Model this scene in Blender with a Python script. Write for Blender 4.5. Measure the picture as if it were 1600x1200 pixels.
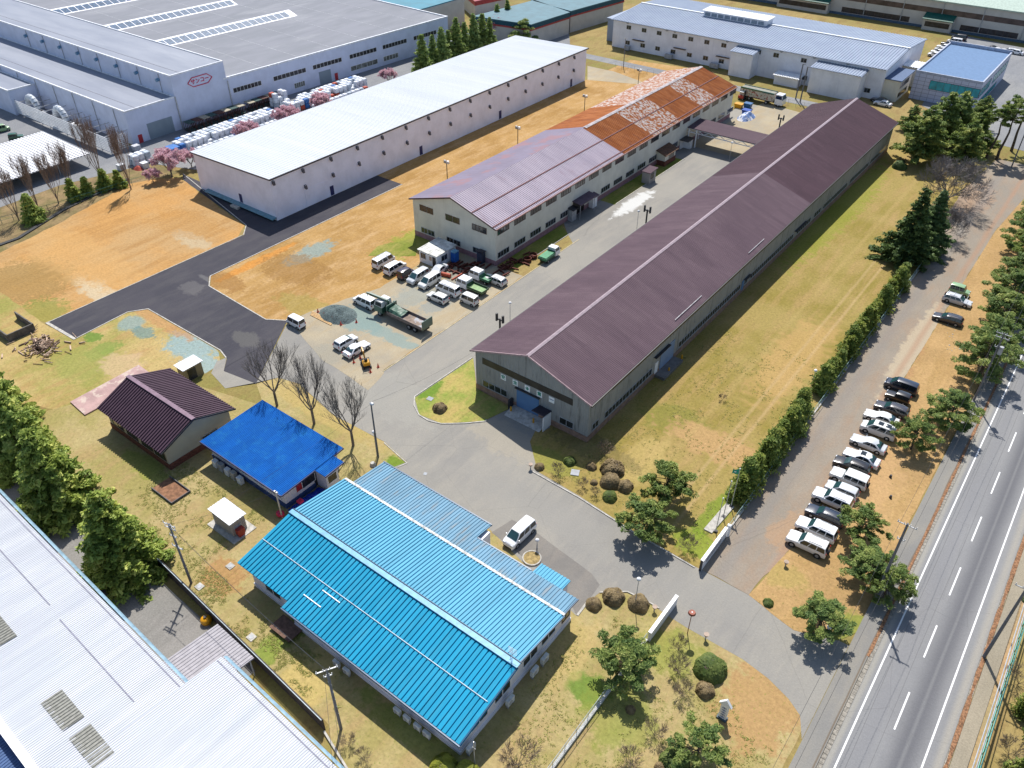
import bpy, bmesh, math, random
import numpy as np
from mathutils import Vector, Matrix, noise as mnoise
R = math.radians
random.seed(7); RNG = np.random.default_rng(7)
SC = bpy.context.scene
COL = SC.collection
for o in list(bpy.data.objects): bpy.data.objects.remove(o)

# ---------------------------------------------------------------- camera
CAM_H = 75.0; FPX = 1256.95; PITCH = R(37.984); ROLL = R(-0.104); YAW = R(37.402)
_f = Vector((0, math.cos(PITCH), -math.sin(PITCH))); _r = Vector((1, 0, 0)); _d = _f.cross(_r)
_c, _s = math.cos(ROLL), math.sin(ROLL)
_rt, _dn = _c*_r + _s*_d, -_s*_r + _c*_d
_rz = Matrix.Rotation(YAW, 3, 'Z')
_rt, _dn, _f = _rz @ _rt, _rz @ _dn, _rz @ _f
cam = bpy.data.cameras.new('camera'); cam.lens = FPX/1600*36; cam.sensor_width = 36; cam.clip_start = 1; cam.clip_end = 4000
co = bpy.data.objects.new('camera', cam); COL.objects.link(co); SC.camera = co
m3 = Matrix((_rt, -_dn, -_f)).transposed()
co.matrix_world = Matrix.Translation((0, 0, CAM_H)) @ m3.to_4x4()

def G(px, py, z=0.0):
    """world point at height z seen at photo pixel (px,py) (survey helper)"""
    d = _rt*((px-800)/FPX) + _dn*((py-600)/FPX) + _f
    t = (z-CAM_H)/d.z
    return Vector((d.x*t, d.y*t, z))
def top_height(b, px, py):
    """height of a vertical thing standing at b whose top is seen at pixel (px,py)"""
    best, bz = 1e9, 0
    for i in range(1, 400):
        z = i*0.1; v = Vector((b.x, b.y, z-CAM_H)); q = (v.dot(_rt), v.dot(_dn), v.dot(_f))
        e = abs(600+FPX*q[1]/q[2]-py)
        if e < best: best, bz = e, z
    return bz

# ---------------------------------------------------------------- light
SUN_AZ, SUN_EL = R(-35), R(56)
w = bpy.data.worlds.new('World'); SC.world = w; w.use_nodes = True
nt = w.node_tree; sk = nt.nodes.new('ShaderNodeTexSky'); sk.sky_type = 'NISHITA'; sk.sun_disc = False
sk.sun_elevation = SUN_EL; sk.sun_rotation = SUN_AZ % (2*math.pi); sk.altitude = 100; sk.air_density = 1.0; sk.dust_density = 1.0
nt.links.new(sk.outputs[0], nt.nodes['Background'].inputs[0]); nt.nodes['Background'].inputs[1].default_value = 0.108
sl = bpy.data.lights.new('sun', 'SUN'); sl.energy = 4.5; sl.angle = R(0.53); sl.color = (1, 0.96, 0.9)
so = bpy.data.objects.new('sun', sl); COL.objects.link(so)
sd = Vector((math.sin(SUN_AZ)*math.cos(SUN_EL), math.cos(SUN_AZ)*math.cos(SUN_EL), math.sin(SUN_EL)))
so.rotation_euler = (-sd).to_track_quat('-Z', 'Y').to_euler(); so.location = (-60, 160, 120)
SC.view_settings.view_transform = 'Standard'; SC.view_settings.look = 'None'
SC.view_settings.exposure = 0.5; SC.view_settings.gamma = 1
SC.render.engine = 'CYCLES'

# ---------------------------------------------------------------- materials
def lin(c): c /= 255; return c/12.92 if c <= .04045 else ((c+.055)/1.055)**2.4
def S(r, g, b, k=0.62): return (lin(r)*k, lin(g)*k, lin(b)*k)
def mixc(N, L, f, a, b):
    n = N.new('ShaderNodeMix'); n.data_type = 'RGBA'
    for s, v in ((n.inputs[0], f), (n.inputs[6], a), (n.inputs[7], b)):
        if isinstance(v, (tuple, list)): s.default_value = (*v[:3], 1)
        elif isinstance(v, (int, float)): s.default_value = v
        else: L.new(v, s)
    return n.outputs[2]
def ramp(N, L, x, lo, hi):
    n = N.new('ShaderNodeMapRange'); L.new(x, n.inputs[0]); n.inputs[1].default_value = lo; n.inputs[2].default_value = hi
    n.interpolation_type = 'SMOOTHSTEP'; return n.outputs[0]
def posn(N, L, sx=1, sy=1, sz=1, rot=0):
    g = N.new('ShaderNodeNewGeometry'); m = N.new('ShaderNodeMapping'); L.new(g.outputs['Position'], m.inputs[0])
    m.inputs[3].default_value = (sx, sy, sz); m.inputs[2].default_value = (0, 0, rot); return m.outputs[0]
def noi(N, L, vec, scale, detail=4, rough=.6, out=0):
    n = N.new('ShaderNodeTexNoise'); L.new(vec, n.inputs[0]); n.inputs['Scale'].default_value = scale
    n.inputs['Detail'].default_value = detail; n.inputs['Roughness'].default_value = rough; return n.outputs[out]
def math2(N, L, op, a, b=0.0):
    n = N.new('ShaderNodeMath'); n.operation = op
    for s, v in ((n.inputs[0], a), (n.inputs[1], b)):
        if isinstance(v, (int, float)): s.default_value = v
        else: L.new(v, s)
    return n.outputs[0]
MC = {}
def new(name):
    m = bpy.data.materials.new(name); m.use_nodes = True
    return m, m.node_tree.nodes, m.node_tree.links, m.node_tree.nodes['Principled BSDF']
def mat(name, col, rough=.7, var=.12, scale=1.5, stretch=(1, 1, 1), col2=None, metal=0, bump=0, bscale=8, spec=.4, wear=None, wear_lo=.6, wear_hi=.75, wscale=.8, coat=0, sheets=None):
    """base colour with noise variation and optional wear patches"""
    if name in MC: return MC[name]
    m, N, L, P = new(name)
    p = posn(N, L, *stretch)
    n1 = noi(N, L, p, scale)
    c2 = col2 if col2 else tuple(c*(1-var*2) for c in col)
    c1 = col if col2 else tuple(c*(1+var) for c in col)
    c = mixc(N, L, ramp(N, L, n1, .3, .7), c1, c2)
    if wear:
        n2 = noi(N, L, p, wscale, 6, .7); c = mixc(N, L, ramp(N, L, n2, wear_lo, wear_hi), c, wear)
    if sheets:   # tone differs a little from sheet to sheet, thin dark laps between rows
        bk = N.new('ShaderNodeTexBrick'); L.new(posn(N, L), bk.inputs[0]); bk.offset = .0; bk.inputs['Scale'].default_value = 1; bk.inputs['Brick Width'].default_value = sheets[0]; bk.inputs['Row Height'].default_value = sheets[1]
        bk.inputs['Mortar Size'].default_value = .015; bk.inputs['Bias'].default_value = 0; a = sheets[2]; bk.inputs['Color1'].default_value = (1-a, 1-a, 1-a, 1); bk.inputs['Color2'].default_value = (1+a*.3, 1+a*.3, 1+a*.3, 1); bk.inputs['Mortar'].default_value = (1-a*2.5, 1-a*2.5, 1-a*2.5, 1)
        mm = N.new('ShaderNodeMix'); mm.data_type = 'RGBA'; mm.blend_type = 'MULTIPLY'; mm.inputs[0].default_value = 1; L.new(c, mm.inputs[6]); L.new(bk.outputs[0], mm.inputs[7]); c = mm.outputs[2]
    L.new(c, P.inputs['Base Color']); P.inputs['Roughness'].default_value = rough; P.inputs['Metallic'].default_value = metal
    P.inputs['Specular IOR Level'].default_value = spec
    if coat: P.inputs['Coat Weight'].default_value = coat; P.inputs['Coat Roughness'].default_value = .08
    if bump:
        b = N.new('ShaderNodeBump'); b.inputs['Strength'].default_value = bump; b.inputs['Distance'].default_value = .05
        L.new(noi(N, L, posn(N, L), bscale, 3), b.inputs['Height']); L.new(b.outputs[0], P.inputs['Normal'])
    MC[name] = m; return m
def ground(name, c1, c2, c3, streak=(1, .25), s1=.09, fine=2.2, blots=(), rough=.95, cracks=False, speck=None, amt=.5, tracks=None, grain=.34):
    """ground: broad mottling + streaks + fine grain + patches fixed to the place"""
    if name in MC: return MC[name]
    m, N, L, P = new(name)
    p = posn(N, L); ps = posn(N, L, streak[0], streak[1], 1)
    c = mixc(N, L, ramp(N, L, noi(N, L, p, s1, 6, .65), .38, .62), c1, c2)
    c = mixc(N, L, math2(N, L, 'MULTIPLY', ramp(N, L, noi(N, L, ps, .45, 6, .7), .42, .68), amt*1.3), c, c3)
    for (x, y, rx, ry, bc, a) in blots:
        mp = N.new('ShaderNodeMapping'); L.new(p, mp.inputs[0]); mp.vector_type = 'POINT'
        mp.inputs[3].default_value = (1/rx, 1/ry, 0); mp.inputs[1].default_value = (-x/rx, -y/ry, 0)
        ln = N.new('ShaderNodeVectorMath'); ln.operation = 'LENGTH'; L.new(mp.outputs[0], ln.inputs[0])
        k = math2(N, L, 'ADD', ln.outputs['Value'], math2(N, L, 'MULTIPLY', math2(N, L, 'SUBTRACT', noi(N, L, p, .55, 6, .7), .5), 2.2))
        k = math2(N, L, 'MULTIPLY', ramp(N, L, k, 1.15, .75), a)
        c = mixc(N, L, k, c, bc)
    if tracks:
        for (x0, wd, tc, a) in tracks:
            sx = N.new('ShaderNodeSeparateXYZ'); L.new(p, sx.inputs[0])
            d = math2(N, L, 'ABSOLUTE', math2(N, L, 'SUBTRACT', math2(N, L, 'ADD', sx.outputs[0], math2(N, L, 'MULTIPLY', math2(N, L, 'SUBTRACT', noi(N, L, ps, .2, 3), .5), .6)), x0))
            c = mixc(N, L, math2(N, L, 'MULTIPLY', ramp(N, L, d, wd, 0), a), c, tc)
    g = mixc(N, L, noi(N, L, p, fine, 5, .75), (.5-grain,)*3, (.5+grain,)*3)
    mm = N.new('ShaderNodeMix'); mm.data_type = 'RGBA'; mm.blend_type = 'OVERLAY'; mm.inputs[0].default_value = .8
    L.new(c, mm.inputs[6]); L.new(g, mm.inputs[7]); c = mm.outputs[2]
    if speck:
        c = mixc(N, L, math2(N, L, 'MULTIPLY', ramp(N, L, noi(N, L, p, 3.3, 3, .6), .6, .68), .55), c, speck)
    if cracks:
        v = N.new('ShaderNodeTexVoronoi'); v.feature = 'DISTANCE_TO_EDGE'; v.inputs['Scale'].default_value = .12
        wv = mixc(N, L, .25, p, noi(N, L, p, .3, 4, .6, 1)); L.new(wv, v.inputs[0])
        c = mixc(N, L, math2(N, L, 'MULTIPLY', ramp(N, L, v.outputs[0], .004, .0), .3), c, tuple(x*.5 for x in c1))
    L.new(c, P.inputs['Base Color']); P.inputs['Roughness'].default_value = rough; P.inputs['Specular IOR Level'].default_value = .2
    b = N.new('ShaderNodeBump'); b.inputs['Strength'].default_value = .5; b.inputs['Distance'].default_value = .08
    L.new(noi(N, L, p, 3.0, 5, .75), b.inputs['Height']); L.new(b.outputs[0], P.inputs['Normal'])
    MC[name] = m; return m
def leafmat(name, a, b, c=None):
    if name in MC: return MC[name]
    m, N, L, P = new(name)
    at = N.new('ShaderNodeAttribute'); at.attribute_name = 'tone'
    col = mixc(N, L, at.outputs['Fac'], a, b)
    if c: col = mixc(N, L, ramp(N, L, at.outputs['Fac'], .88, 1), col, c)
    L.new(col, P.inputs['Base Color']); P.inputs['Roughness'].default_value = .6; P.inputs['Specular IOR Level'].default_value = .25
    tr = N.new('ShaderNodeBsdfTranslucent'); L.new(col, tr.inputs[0]); mx = N.new('ShaderNodeMixShader'); mx.inputs[0].default_value = .35
    L.new(P.outputs[0], mx.inputs[1]); L.new(tr.outputs[0], mx.inputs[2])
    L.new(mx.outputs[0], N['Material Output'].inputs[0]); MC[name] = m; return m
def glass(name, col, rough=.12):
    return mat(name, col, rough=rough, var=.25, scale=.8, spec=.7)

WHITE = mat('white_paint', (.78, .79, .80), .45, .04)
DARK = mat('dark_metal', (.03, .03, .035), .5)
GREY = mat('grey_metal', (.35, .36, .37), .5)
STEEL = mat('galvanised_steel', (.45, .46, .47), .4, metal=.3)
CONC = mat('concrete', (.42, .40, .36), .9, .15, 2)
GLASS = glass('window_glass', (.02, .028, .035))
TYRE = mat('tyre_rubber', (.018, .018, .018), .9)
WOOD = mat('bark', (.10, .075, .055), .95, .3, 3)
BARK2 = mat('grey_bark', (.16, .13, .11), .95, .3, 3)

# ---------------------------------------------------------------- mesh builder
WL = {}
class MB:
    def __init__(s): s.v = []; s.f = []; s.m = []
    def add(s, vs, fs, mi=0):
        b = len(s.v); s.v += [tuple(v) for v in vs]; s.f += [tuple(i+b for i in f) for f in fs]; s.m += [mi]*len(fs); return s
    def quad(s, a, b, c, d, mi=0): return s.add([a, b, c, d], [(0, 1, 2, 3)], mi)
    def box(s, x0, y0, z0, x1, y1, z1, mi=0):
        return s.add([(x0, y0, z0), (x1, y0, z0), (x1, y1, z0), (x0, y1, z0), (x0, y0, z1), (x1, y0, z1), (x1, y1, z1), (x0, y1, z1)],
                     [(3, 2, 1, 0), (4, 5, 6, 7), (0, 1, 5, 4), (1, 2, 6, 5), (2, 3, 7, 6), (3, 0, 4, 7)], mi)
    def bbox(s, x0, y0, z0, x1, y1, z1, b=.05, mi=0):
        """box with chamfered edges"""
        vs = []; cx = [(x0, 1), (x1, -1)]; cy = [(y0, 1), (y1, -1)]; cz = [(z0, 1), (z1, -1)]
        bm = bmesh.new(); mt = Matrix.Translation(((x0+x1)/2, (y0+y1)/2, (z0+z1)/2)) @ Matrix.Diagonal((x1-x0, y1-y0, z1-z0, 1))
        bmesh.ops.create_cube(bm, size=1, matrix=mt); bmesh.ops.bevel(bm, geom=bm.edges[:], offset=b, segments=1, affect='EDGES')
        bm.verts.index_update(); s.add([v.co[:] for v in bm.verts], [[v.index for v in f.verts] for f in bm.faces], mi); bm.free(); return s
    def obox(s, c, u, v, w, mi=0):
        c, u, v, w = map(Vector, (c, u, v, w)); P = []
        for k in (-1, 1):
            for a, b in ((-1, -1), (1, -1), (1, 1), (-1, 1)): P.append(c+u*a+v*b+w*k)
        fs = [(3, 2, 1, 0), (4, 5, 6, 7), (0, 1, 5, 4), (1, 2, 6, 5), (2, 3, 7, 6), (3, 0, 4, 7)]
        if u.cross(v).dot(w) < 0: fs = [f[::-1] for f in fs]
        return s.add(P, fs, mi)
    def hexa(s, lo, hi, mi=0):
        n = len(lo); fs = [tuple(range(n))[::-1], tuple(range(n, 2*n))]+[(i, (i+1) % n, n+(i+1) % n, n+i) for i in range(n)]
        return s.add(list(lo)+list(hi), fs, mi)
    def prism(s, pts, z0, z1, mi=0):
        a = sum(pts[i][0]*pts[(i+1) % len(pts)][1]-pts[(i+1) % len(pts)][0]*pts[i][1] for i in range(len(pts)))
        if a < 0: pts = pts[::-1]
        return s.hexa([(p[0], p[1], z0) for p in pts], [(p[0], p[1], z1) for p in pts], mi)
    def beam(s, p, q, w, h, mi=0):
        p, q = Vector(p), Vector(q); d = q-p
        if d.length < 1e-6: return s
        t = d.normalized(); up = Vector((0, 0, 1)) if abs(t.z) < .95 else Vector((1, 0, 0)); a = t.cross(up).normalized(); b = a.cross(t)
        return s.obox((p+q)/2, d/2, a*w/2, b*h/2, mi)
    def tube(s, p, q, r0, r1=None, n=8, mi=0, cap=True):
        r1 = r0 if r1 is None else r1
        p, q = Vector(p), Vector(q); t = (q-p)
        if t.length < 1e-6: return s
        t.normalize(); up = Vector((0, 0, 1)) if abs(t.z) < .9 else Vector((1, 0, 0)); a = t.cross(up).normalized(); b = t.cross(a)
        vs = []
        for c, r in ((p, r0), (q, r1)):
            for i in range(n): th = 2*math.pi*i/n; vs.append(c+a*math.cos(th)*r+b*math.sin(th)*r)
        fs = [(i, n+i, n+(i+1) % n, (i+1) % n) for i in range(n)]
        if cap: fs += [tuple(range(n)), tuple(range(2*n-1, n-1, -1))]
        return s.add(vs, fs, mi)
    def path(s, pts, r, n=5, mi=0):
        for a, b in zip(pts[:-1], pts[1:]): s.tube(a, b, r, r, n, mi)
        return s
    def sphere(s, c, rx, ry, rz, nu=12, nv=8, mi=0, zmin=-1, jit=0):
        vs, fs = [], []
        for j in range(nv+1):
            ph = math.acos(max(-1, min(1, 1-(1-zmin)*j/nv)))
            for i in range(nu):
                th = 2*math.pi*i/nu; k = 1+random.uniform(-jit, jit)
                vs.append((c[0]+rx*k*math.sin(ph)*math.cos(th), c[1]+ry*k*math.sin(ph)*math.sin(th), c[2]+rz*k*math.cos(ph)))
        for j in range(nv):
            for i in range(nu): fs.append((j*nu+i, (j+1)*nu+i, (j+1)*nu+(i+1) % nu, j*nu+(i+1) % nu))
        return s.add(vs, fs, mi)
    def corr(s, A, B, C, D, pitch, depth, prof='fold', mi=0, thick=.12):
        """ribbed sheet, ribs run A->D, repeated along A->B"""
        A, B, C, D = map(Vector, (A, B, C, D)); Nn = (B-A).cross(D-A).normalized()
        if Nn.z < 0: Nn = -Nn
        pr = dict(fold=[(0, 0), (.5, 0), (.62, -1), (.88, -1)], seam=[(0, -1), (.78, -1), (.84, 0), (.94, 0)], plate=[(0, 0), (.72, 0), (.76, -1), (.95, -1)], tri=[(0, 0), (.5, -1)], wide=[(0, 0), (.62, 0), (.7, -1), (.92, -1)])[prof]
        n = max(2, round((B-A).length/pitch)); ts = [((i+u)/n, h) for i in range(n) for (u, h) in pr]+[(1, 0 if prof != 'seam' else -1)]
        vs = []
        for t, h in ts: vs += [A.lerp(B, t)+Nn*h*depth, D.lerp(C, t)+Nn*h*depth]
        up = (B-A).cross(D-A).z > 0
        fs = [(2*i, 2*i+2, 2*i+3, 2*i+1) if up else (2*i, 2*i+1, 2*i+3, 2*i+2) for i in range(len(ts)-1)]
        s.add(vs, fs, mi)
        o = -Nn*(depth+.004); u = -Nn*(depth+thick)
        lo = [A+u, B+u, C+u, D+u]; hi = [A+o, B+o, C+o, D+o]
        if not up: lo, hi = lo[::-1], hi[::-1]
        s.hexa(lo, hi, mi); return s
    def mesh(s, name, mats, base=(0, 0, 0), smooth=None):
        me = bpy.data.meshes.new(name); b = Vector(base)
        me.from_pydata([(v[0]-b.x, v[1]-b.y, v[2]-b.z) for v in s.v], [], s.f)
        if not isinstance(mats, (list, tuple)): mats = [mats]
        for m in mats: me.materials.append(m)
        if len(mats) > 1: me.polygons.foreach_set('material_index', s.m)
        if smooth:
            me.polygons.foreach_set('use_smooth', [True]*len(me.polygons)); me.set_sharp_from_angle(angle=R(smooth))
        me.update(); return me
    def build(s, name, mats, parent=None, smooth=None):
        base = WL.get(parent.name, Vector((0, 0, 0))) if parent else Vector((0, 0, 0))
        o = bpy.data.objects.new(name, s.mesh(name, mats, base, smooth)); COL.objects.link(o)
        if parent: o.parent = parent; WL[o.name] = base
        return o
def tag(o, label=None, cat=None, group=None, kind=None):
    if label: o['label'] = label
    if cat: o['category'] = cat
    if group: o['group'] = group
    if kind: o['kind'] = kind
    return o
def empty(name, loc=(0, 0, 0), label=None, cat=None, group=None, rz=0):
    o = bpy.data.objects.new(name, None); COL.objects.link(o); o.location = loc; o.rotation_euler = (0, 0, rz); o.empty_display_size = .5
    WL[o.name] = Vector(loc); return tag(o, label, cat, group)
def one(name, mb, mats, label, cat, group=None, base=None, smooth=None):
    """a thing that is one mesh, origin at its base"""
    if base is None:
        xs = [v[0] for v in mb.v]; ys = [v[1] for v in mb.v]; base = ((min(xs)+max(xs))/2, (min(ys)+max(ys))/2, min(v[2] for v in mb.v))
    o = bpy.data.objects.new(name, mb.mesh(name, mats, base, smooth)); COL.objects.link(o); o.location = base
    return tag(o, label, cat, group)
def dup(o, loc=None, rz=0, label=None, group=None, sc=None):
    c = o.copy(); COL.objects.link(c)
    if loc is not None: c.location = loc
    c.rotation_euler = (0, 0, rz)
    if sc is not None: c.scale = sc if isinstance(sc, (tuple, list)) else (sc, sc, sc)
    if label: c['label'] = label
    if group: c['group'] = group
    for ch in list(o.children):
        d = ch.copy(); COL.objects.link(d); d.parent = c
        for g in list(ch.children):
            e = g.copy(); COL.objects.link(e); e.parent = d
    return c
class Proto:
    """first use moves the prototype itself, later uses copy it"""
    def __init__(s, make): s.make = make; s.o = None
    def put(s, loc, rz=0, label=None, group=None, sc=None):
        if s.o is None:
            s.o = s.make(); o = s.o
            o.location = loc; o.rotation_euler = (0, 0, rz)
            if sc is not None: o.scale = sc if isinstance(sc, (tuple, list)) else (sc, sc, sc)
            if label: o['label'] = label
            if group: o['group'] = group
            return o
        return dup(s.o, loc, rz, label, group, sc)

# ---------------------------------------------------------------- ground sheets
def sheet(name, pts, z, m, jit=0, step=1.5, kind='structure', label=None, parent=None):
    P = [Vector((p[0], p[1], 0)) for p in pts]
    if jit:
        Q = []
        for a, b in zip(P, P[1:]+P[:1]):
            n = max(1, int((b-a).length/step)); t = (b-a).normalized(); nn = Vector((-t.y, t.x, 0))
            for i in range(n):
                q = a.lerp(b, i/n); k = (mnoise.noise(q*.35)+.6*mnoise.noise(q*1.1))*jit
                Q.append(q+nn*(k if i else k*.3))
        P = Q
    bm = bmesh.new(); f = bm.faces.new([bm.verts.new((p.x, p.y, z)) for p in P]); f.normal_update()
    if f.normal.z < 0: f.normal_flip()
    bmesh.ops.triangulate(bm, faces=bm.faces[:]); me = bpy.data.meshes.new(name); bm.to_mesh(me); bm.free(); me.materials.append(m)
    o = bpy.data.objects.new(name, me); COL.objects.link(o)
    if kind: o['kind'] = kind
    return o
def kerb(name, pts, wd, h, m=None, z=0.0, kind='structure'):
    mb = MB()
    for i, (a, b) in enumerate(zip(pts[:-1], pts[1:])): mb.beam((a[0], a[1], z+h/2+.002*(i%2)), (b[0], b[1], z+h/2+.002*(i%2)), wd+.004*(i%2), h)
    o = mb.build(name, m or CONC); o['kind'] = kind; return o
def gp(*l): return [G(a, b)[:2] for a, b in l]

GB = S(110, 140, 60); GB2 = S(120, 165, 40)
TAN = S(205, 165, 110); ORG = S(212, 162, 98); PALE = S(225, 200, 160); DRY = S(190, 170, 115); BRN = S(150, 115, 75); GREYB = S(150, 170, 165)
base_m = ground('open_ground', S(180, 158, 102), S(150, 142, 78), S(150, 120, 78), s1=.03, speck=S(110, 105, 60))
sheet('ground', [(-1500, -400), (900, -400), (900, 2500), (-1500, 2500)], 0, base_m)
# lawn right of the long brown roofed building
b = lambda px, py, rx, ry, c, a=.8: (*G(px, py)[:2], rx, ry, c, a)
lawn_m = ground('lawn_grass', S(176, 156, 92), S(156, 140, 68), S(190, 158, 106), s1=.07, streak=(1, .18), speck=S(118, 112, 48), amt=.5, tracks=[(-25.2, .45, S(208, 178, 130), .55), (-27.0, .45, S(205, 176, 128), .5), (-31.5, .7, S(196, 170, 110), .35)], blots=[
    b(1060, 660, 6, 3.5, S(140, 140, 65), .6), b(1130, 700, 9, 3, S(205, 165, 115), .8), b(1240, 560, 4, 14, S(208, 170, 110), .6), b(1000, 720, 3, 6, S(205, 180, 115), .6), b(1310, 330, 4, 30, S(150, 160, 55), .6),
    b(1090, 850, 3.2, 2.4, S(140, 160, 55), .8), b(1120, 800, 1.5, 5, S(130, 155, 50), .8), b(860, 720, 5, 2, S(150, 155, 70), .6), b(930, 700, 7, 2.5, S(120, 110, 70), .5)])
sheet('lawn', [(-42.2, 63), (-20.3, 61.9), (-19.7, 70), (-19.7, 205), (-42.3, 210)], .012, lawn_m, .25)
sheet('front_lawn', gp((828, 690), (840, 737), (905, 775), (990, 830), (1085, 885))+[(-19.9, 62), (-20, 74), (-42, 74), (-50, 71.9)], .02, lawn_m, .15)
# bare dirt
dirt_m = ground('bare_dirt', ORG, S(204, 166, 114), S(182, 136, 78), s1=.06, streak=(1, .12), amt=.5, blots=[
    b(300, 375, 6, 2, S(205, 185, 150), .8), b(165, 462, 10, 2.3, S(215, 195, 160), .9), b(40, 440, 9, 8, S(165, 135, 80), .7), b(60, 490, 5, 5, S(140, 150, 70), .7),
    b(290, 350, 9, 5, S(192, 142, 76), .4), b(120, 400, 20, 6, S(218, 174, 112), .5)])
sheet('dirt_field', [(-175, 30), (-130.1, 42), (-129.8, 80.5), (-132.9, 84.6), (-163.5, 90.5), (-170.5, 84), (-166, 66), (-162, 52), (-164, 42)], .012, dirt_m, .5)
dirt2_m = ground('worn_dirt', S(200, 160, 100), S(180, 140, 80), S(215, 178, 128), s1=.08, streak=(1, .3), amt=.6, blots=[
    b(485, 395, 2.6, 6, GREYB, .85), b(640, 380, 4, 8, S(150, 165, 60), .75), b(400, 410, 1.2, 9, S(225, 150, 60), .7), b(460, 420, 8, 5, S(160, 120, 65), .6), b(350, 440, 5, 2.5, S(160, 115, 60), .6),
    b(480, 480, 7, 3, S(165, 155, 80), .5), b(690, 200, 6, 60, S(185, 145, 75), .5)])
sheet('dirt_verge', [(-121.4, 68.2), (-118.4, 65.9), (-101.6, 65.1), (-98.8, 67.2), (-97.6, 71.6), (-76, 72), (-76, 103), (-102.6, 103), (-102.6, 235), (-129.3, 230), (-129.3, 118.5), (-121.6, 118.5)], .012, dirt2_m, .2)
weed_m = ground('weedy_ground', S(205, 180, 120), S(165, 160, 85), S(190, 150, 100), s1=.09, amt=.5, speck=S(130, 140, 60), blots=[
    b(145, 527, 2, 1.4, S(105, 145, 55), .8), b(160, 548, 2, 3, S(135, 160, 75), .7), b(130, 570, 5, 4, S(165, 165, 90), .6), b(205, 505, 2.2, 2.4, GREYB, .85), b(225, 520, 2.5, 1.4, S(120, 150, 145), .8),
    b(300, 540, 5.5, 3.6, S(160, 182, 180), .95), b(320, 570, 5, 2.2, S(165, 185, 182), .95), b(190, 570, 4, 3, S(215, 185, 145), .7), b(250, 500, 10, 1.6, S(200, 150, 100), .7)])
sheet('weed_patch', [(-147, 26), (-120, 26), (-100, 34), (-97, 45), (-97.5, 52.5), (-100.9, 54.6), (-120.7, 54.6), (-122.4, 51.8), (-122.2, 42.2), (-131, 41.5), (-146, 42)], .013, weed_m, .3)
# yard of the blue roofed buildings
yard_m = ground('yard_grass', S(194, 176, 124), S(172, 160, 98), S(188, 158, 112), s1=.12, amt=.5, speck=S(125, 145, 50), blots=[
    b(350, 900, 3, 2.5, S(190, 145, 95), .8), b(440, 1000, 1.5, 9, S(130, 160, 55), .7), b(480, 1060, 3, 4, S(215, 190, 120), .7), b(650, 1150, 8, 1.5, S(140, 155, 60), .5),
    b(917, 1075, 2.6, 1.9, S(112, 146, 55), .85), b(970, 1120, 4, 4, S(150, 160, 70), .6), b(1190, 1100, 4, 6, S(195, 155, 105), .8), b(1050, 1020, 3.5, 3, S(150, 160, 65), .6), b(880, 1020, 3, 5, S(208, 182, 120), .6),
    b(230, 730, 5, 1.5, S(150, 160, 65), .6), b(880, 600+110, 2, 2, S(130, 150, 50), .5), b(500, 640, 14, 2, S(200, 175, 110), .7), b(620, 725, 2, 1.2, S(120, 150, 45), .9)])
sheet('yard', [(-100, 24), (-72, 24.2), (-39.5, 22.2), (-34, 18), (-10, 15), (-3, 30), (-2.5, 44.5)]+gp((1265, 1120), (1235, 1080), (1165, 1020), (1080, 975), (1046, 955), (1015, 935), (980, 915), (937, 915), (760, 822), (745, 808), (636, 722), (600, 690), (520, 648), (468, 600), (435, 590), (400, 596))+[(-84, 50), (-100, 46), (-108, 30)], .014, yard_m, .15)
sheet('road_verge', [(10.4, 20), (12.0, 20), (12.2, 210), (10.3, 210)], .02, ground('gravel_verge', S(205, 170, 125), S(185, 165, 120), S(180, 140, 100), speck=S(130, 120, 80)))
# asphalt roads
asph = ground('worn_asphalt', S(170, 166, 157), S(158, 155, 149), S(180, 174, 162), s1=.05, streak=(1, .2), fine=5, grain=.13, amt=.45, cracks=True, blots=[
    b(800, 690, 7, 3, S(190, 180, 160), .5), b(700, 480, 3, 18, S(178, 176, 168), .5), b(940, 845, 20, 2.5, S(165, 162, 155), .5), b(990, 318, 1.7, 8, S(232, 232, 228), .95), b(620, 620, 9, 5, S(178, 175, 165), .5), b(905, 335, 3, 6, S(140, 138, 132), .6)])
sheet('drive_patch', gp((768, 832), (800, 812), (842, 835), (925, 897), (937, 914), (917, 942), (900, 960), (880, 920)), .03, ground('older_asphalt', S(150, 145, 138), S(138, 134, 129), S(158, 150, 140), s1=.1, fine=5, grain=.16, cracks=True), .06)
sheet('works_road', [(-98.6, 67.0), (-89.1, 52.7), (-95.6, 51.7), (-98.2, 54.2), (-98.6, 52.6)]+gp((330, 583), (352, 607), (400, 598), (435, 590), (468, 600), (520, 648), (600, 690), (636, 722))+[(-60, 52)]+gp((745, 808), (760, 822), (900, 962), (917, 942), (937, 926), (980, 925), (1015, 942), (1046, 964), (1075, 982), (1160, 1030), (1200, 1060), (1232, 1092), (1250, 1118))+[(-2.1, 49), (-2.1, 62.2)]+gp((1310, 1001), (1240, 985), (1170, 930))+[(-19.2, 61.8)]+gp((1085, 885), (990, 830), (905, 775), (840, 737), (828, 690))+[(-50, 72.2), (-55, 71.5), (-56.1, 67.5)]+gp((760, 658), (690, 662), (655, 648), (648, 622))+[(-67.2, 77.8), (-62, 72.4), (-62, 205), (-64, 215), (-84, 215), (-84, 172), (-82.4, 139), (-82.4, 125), (-79, 121.5), (-76.1, 119), (-76, 66.8)], .022, asph, 0)
tail = gp((1448, 300), (1480, 290), (1590, 285), (1600, 310), (1540, 400), (1500, 470))
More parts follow.
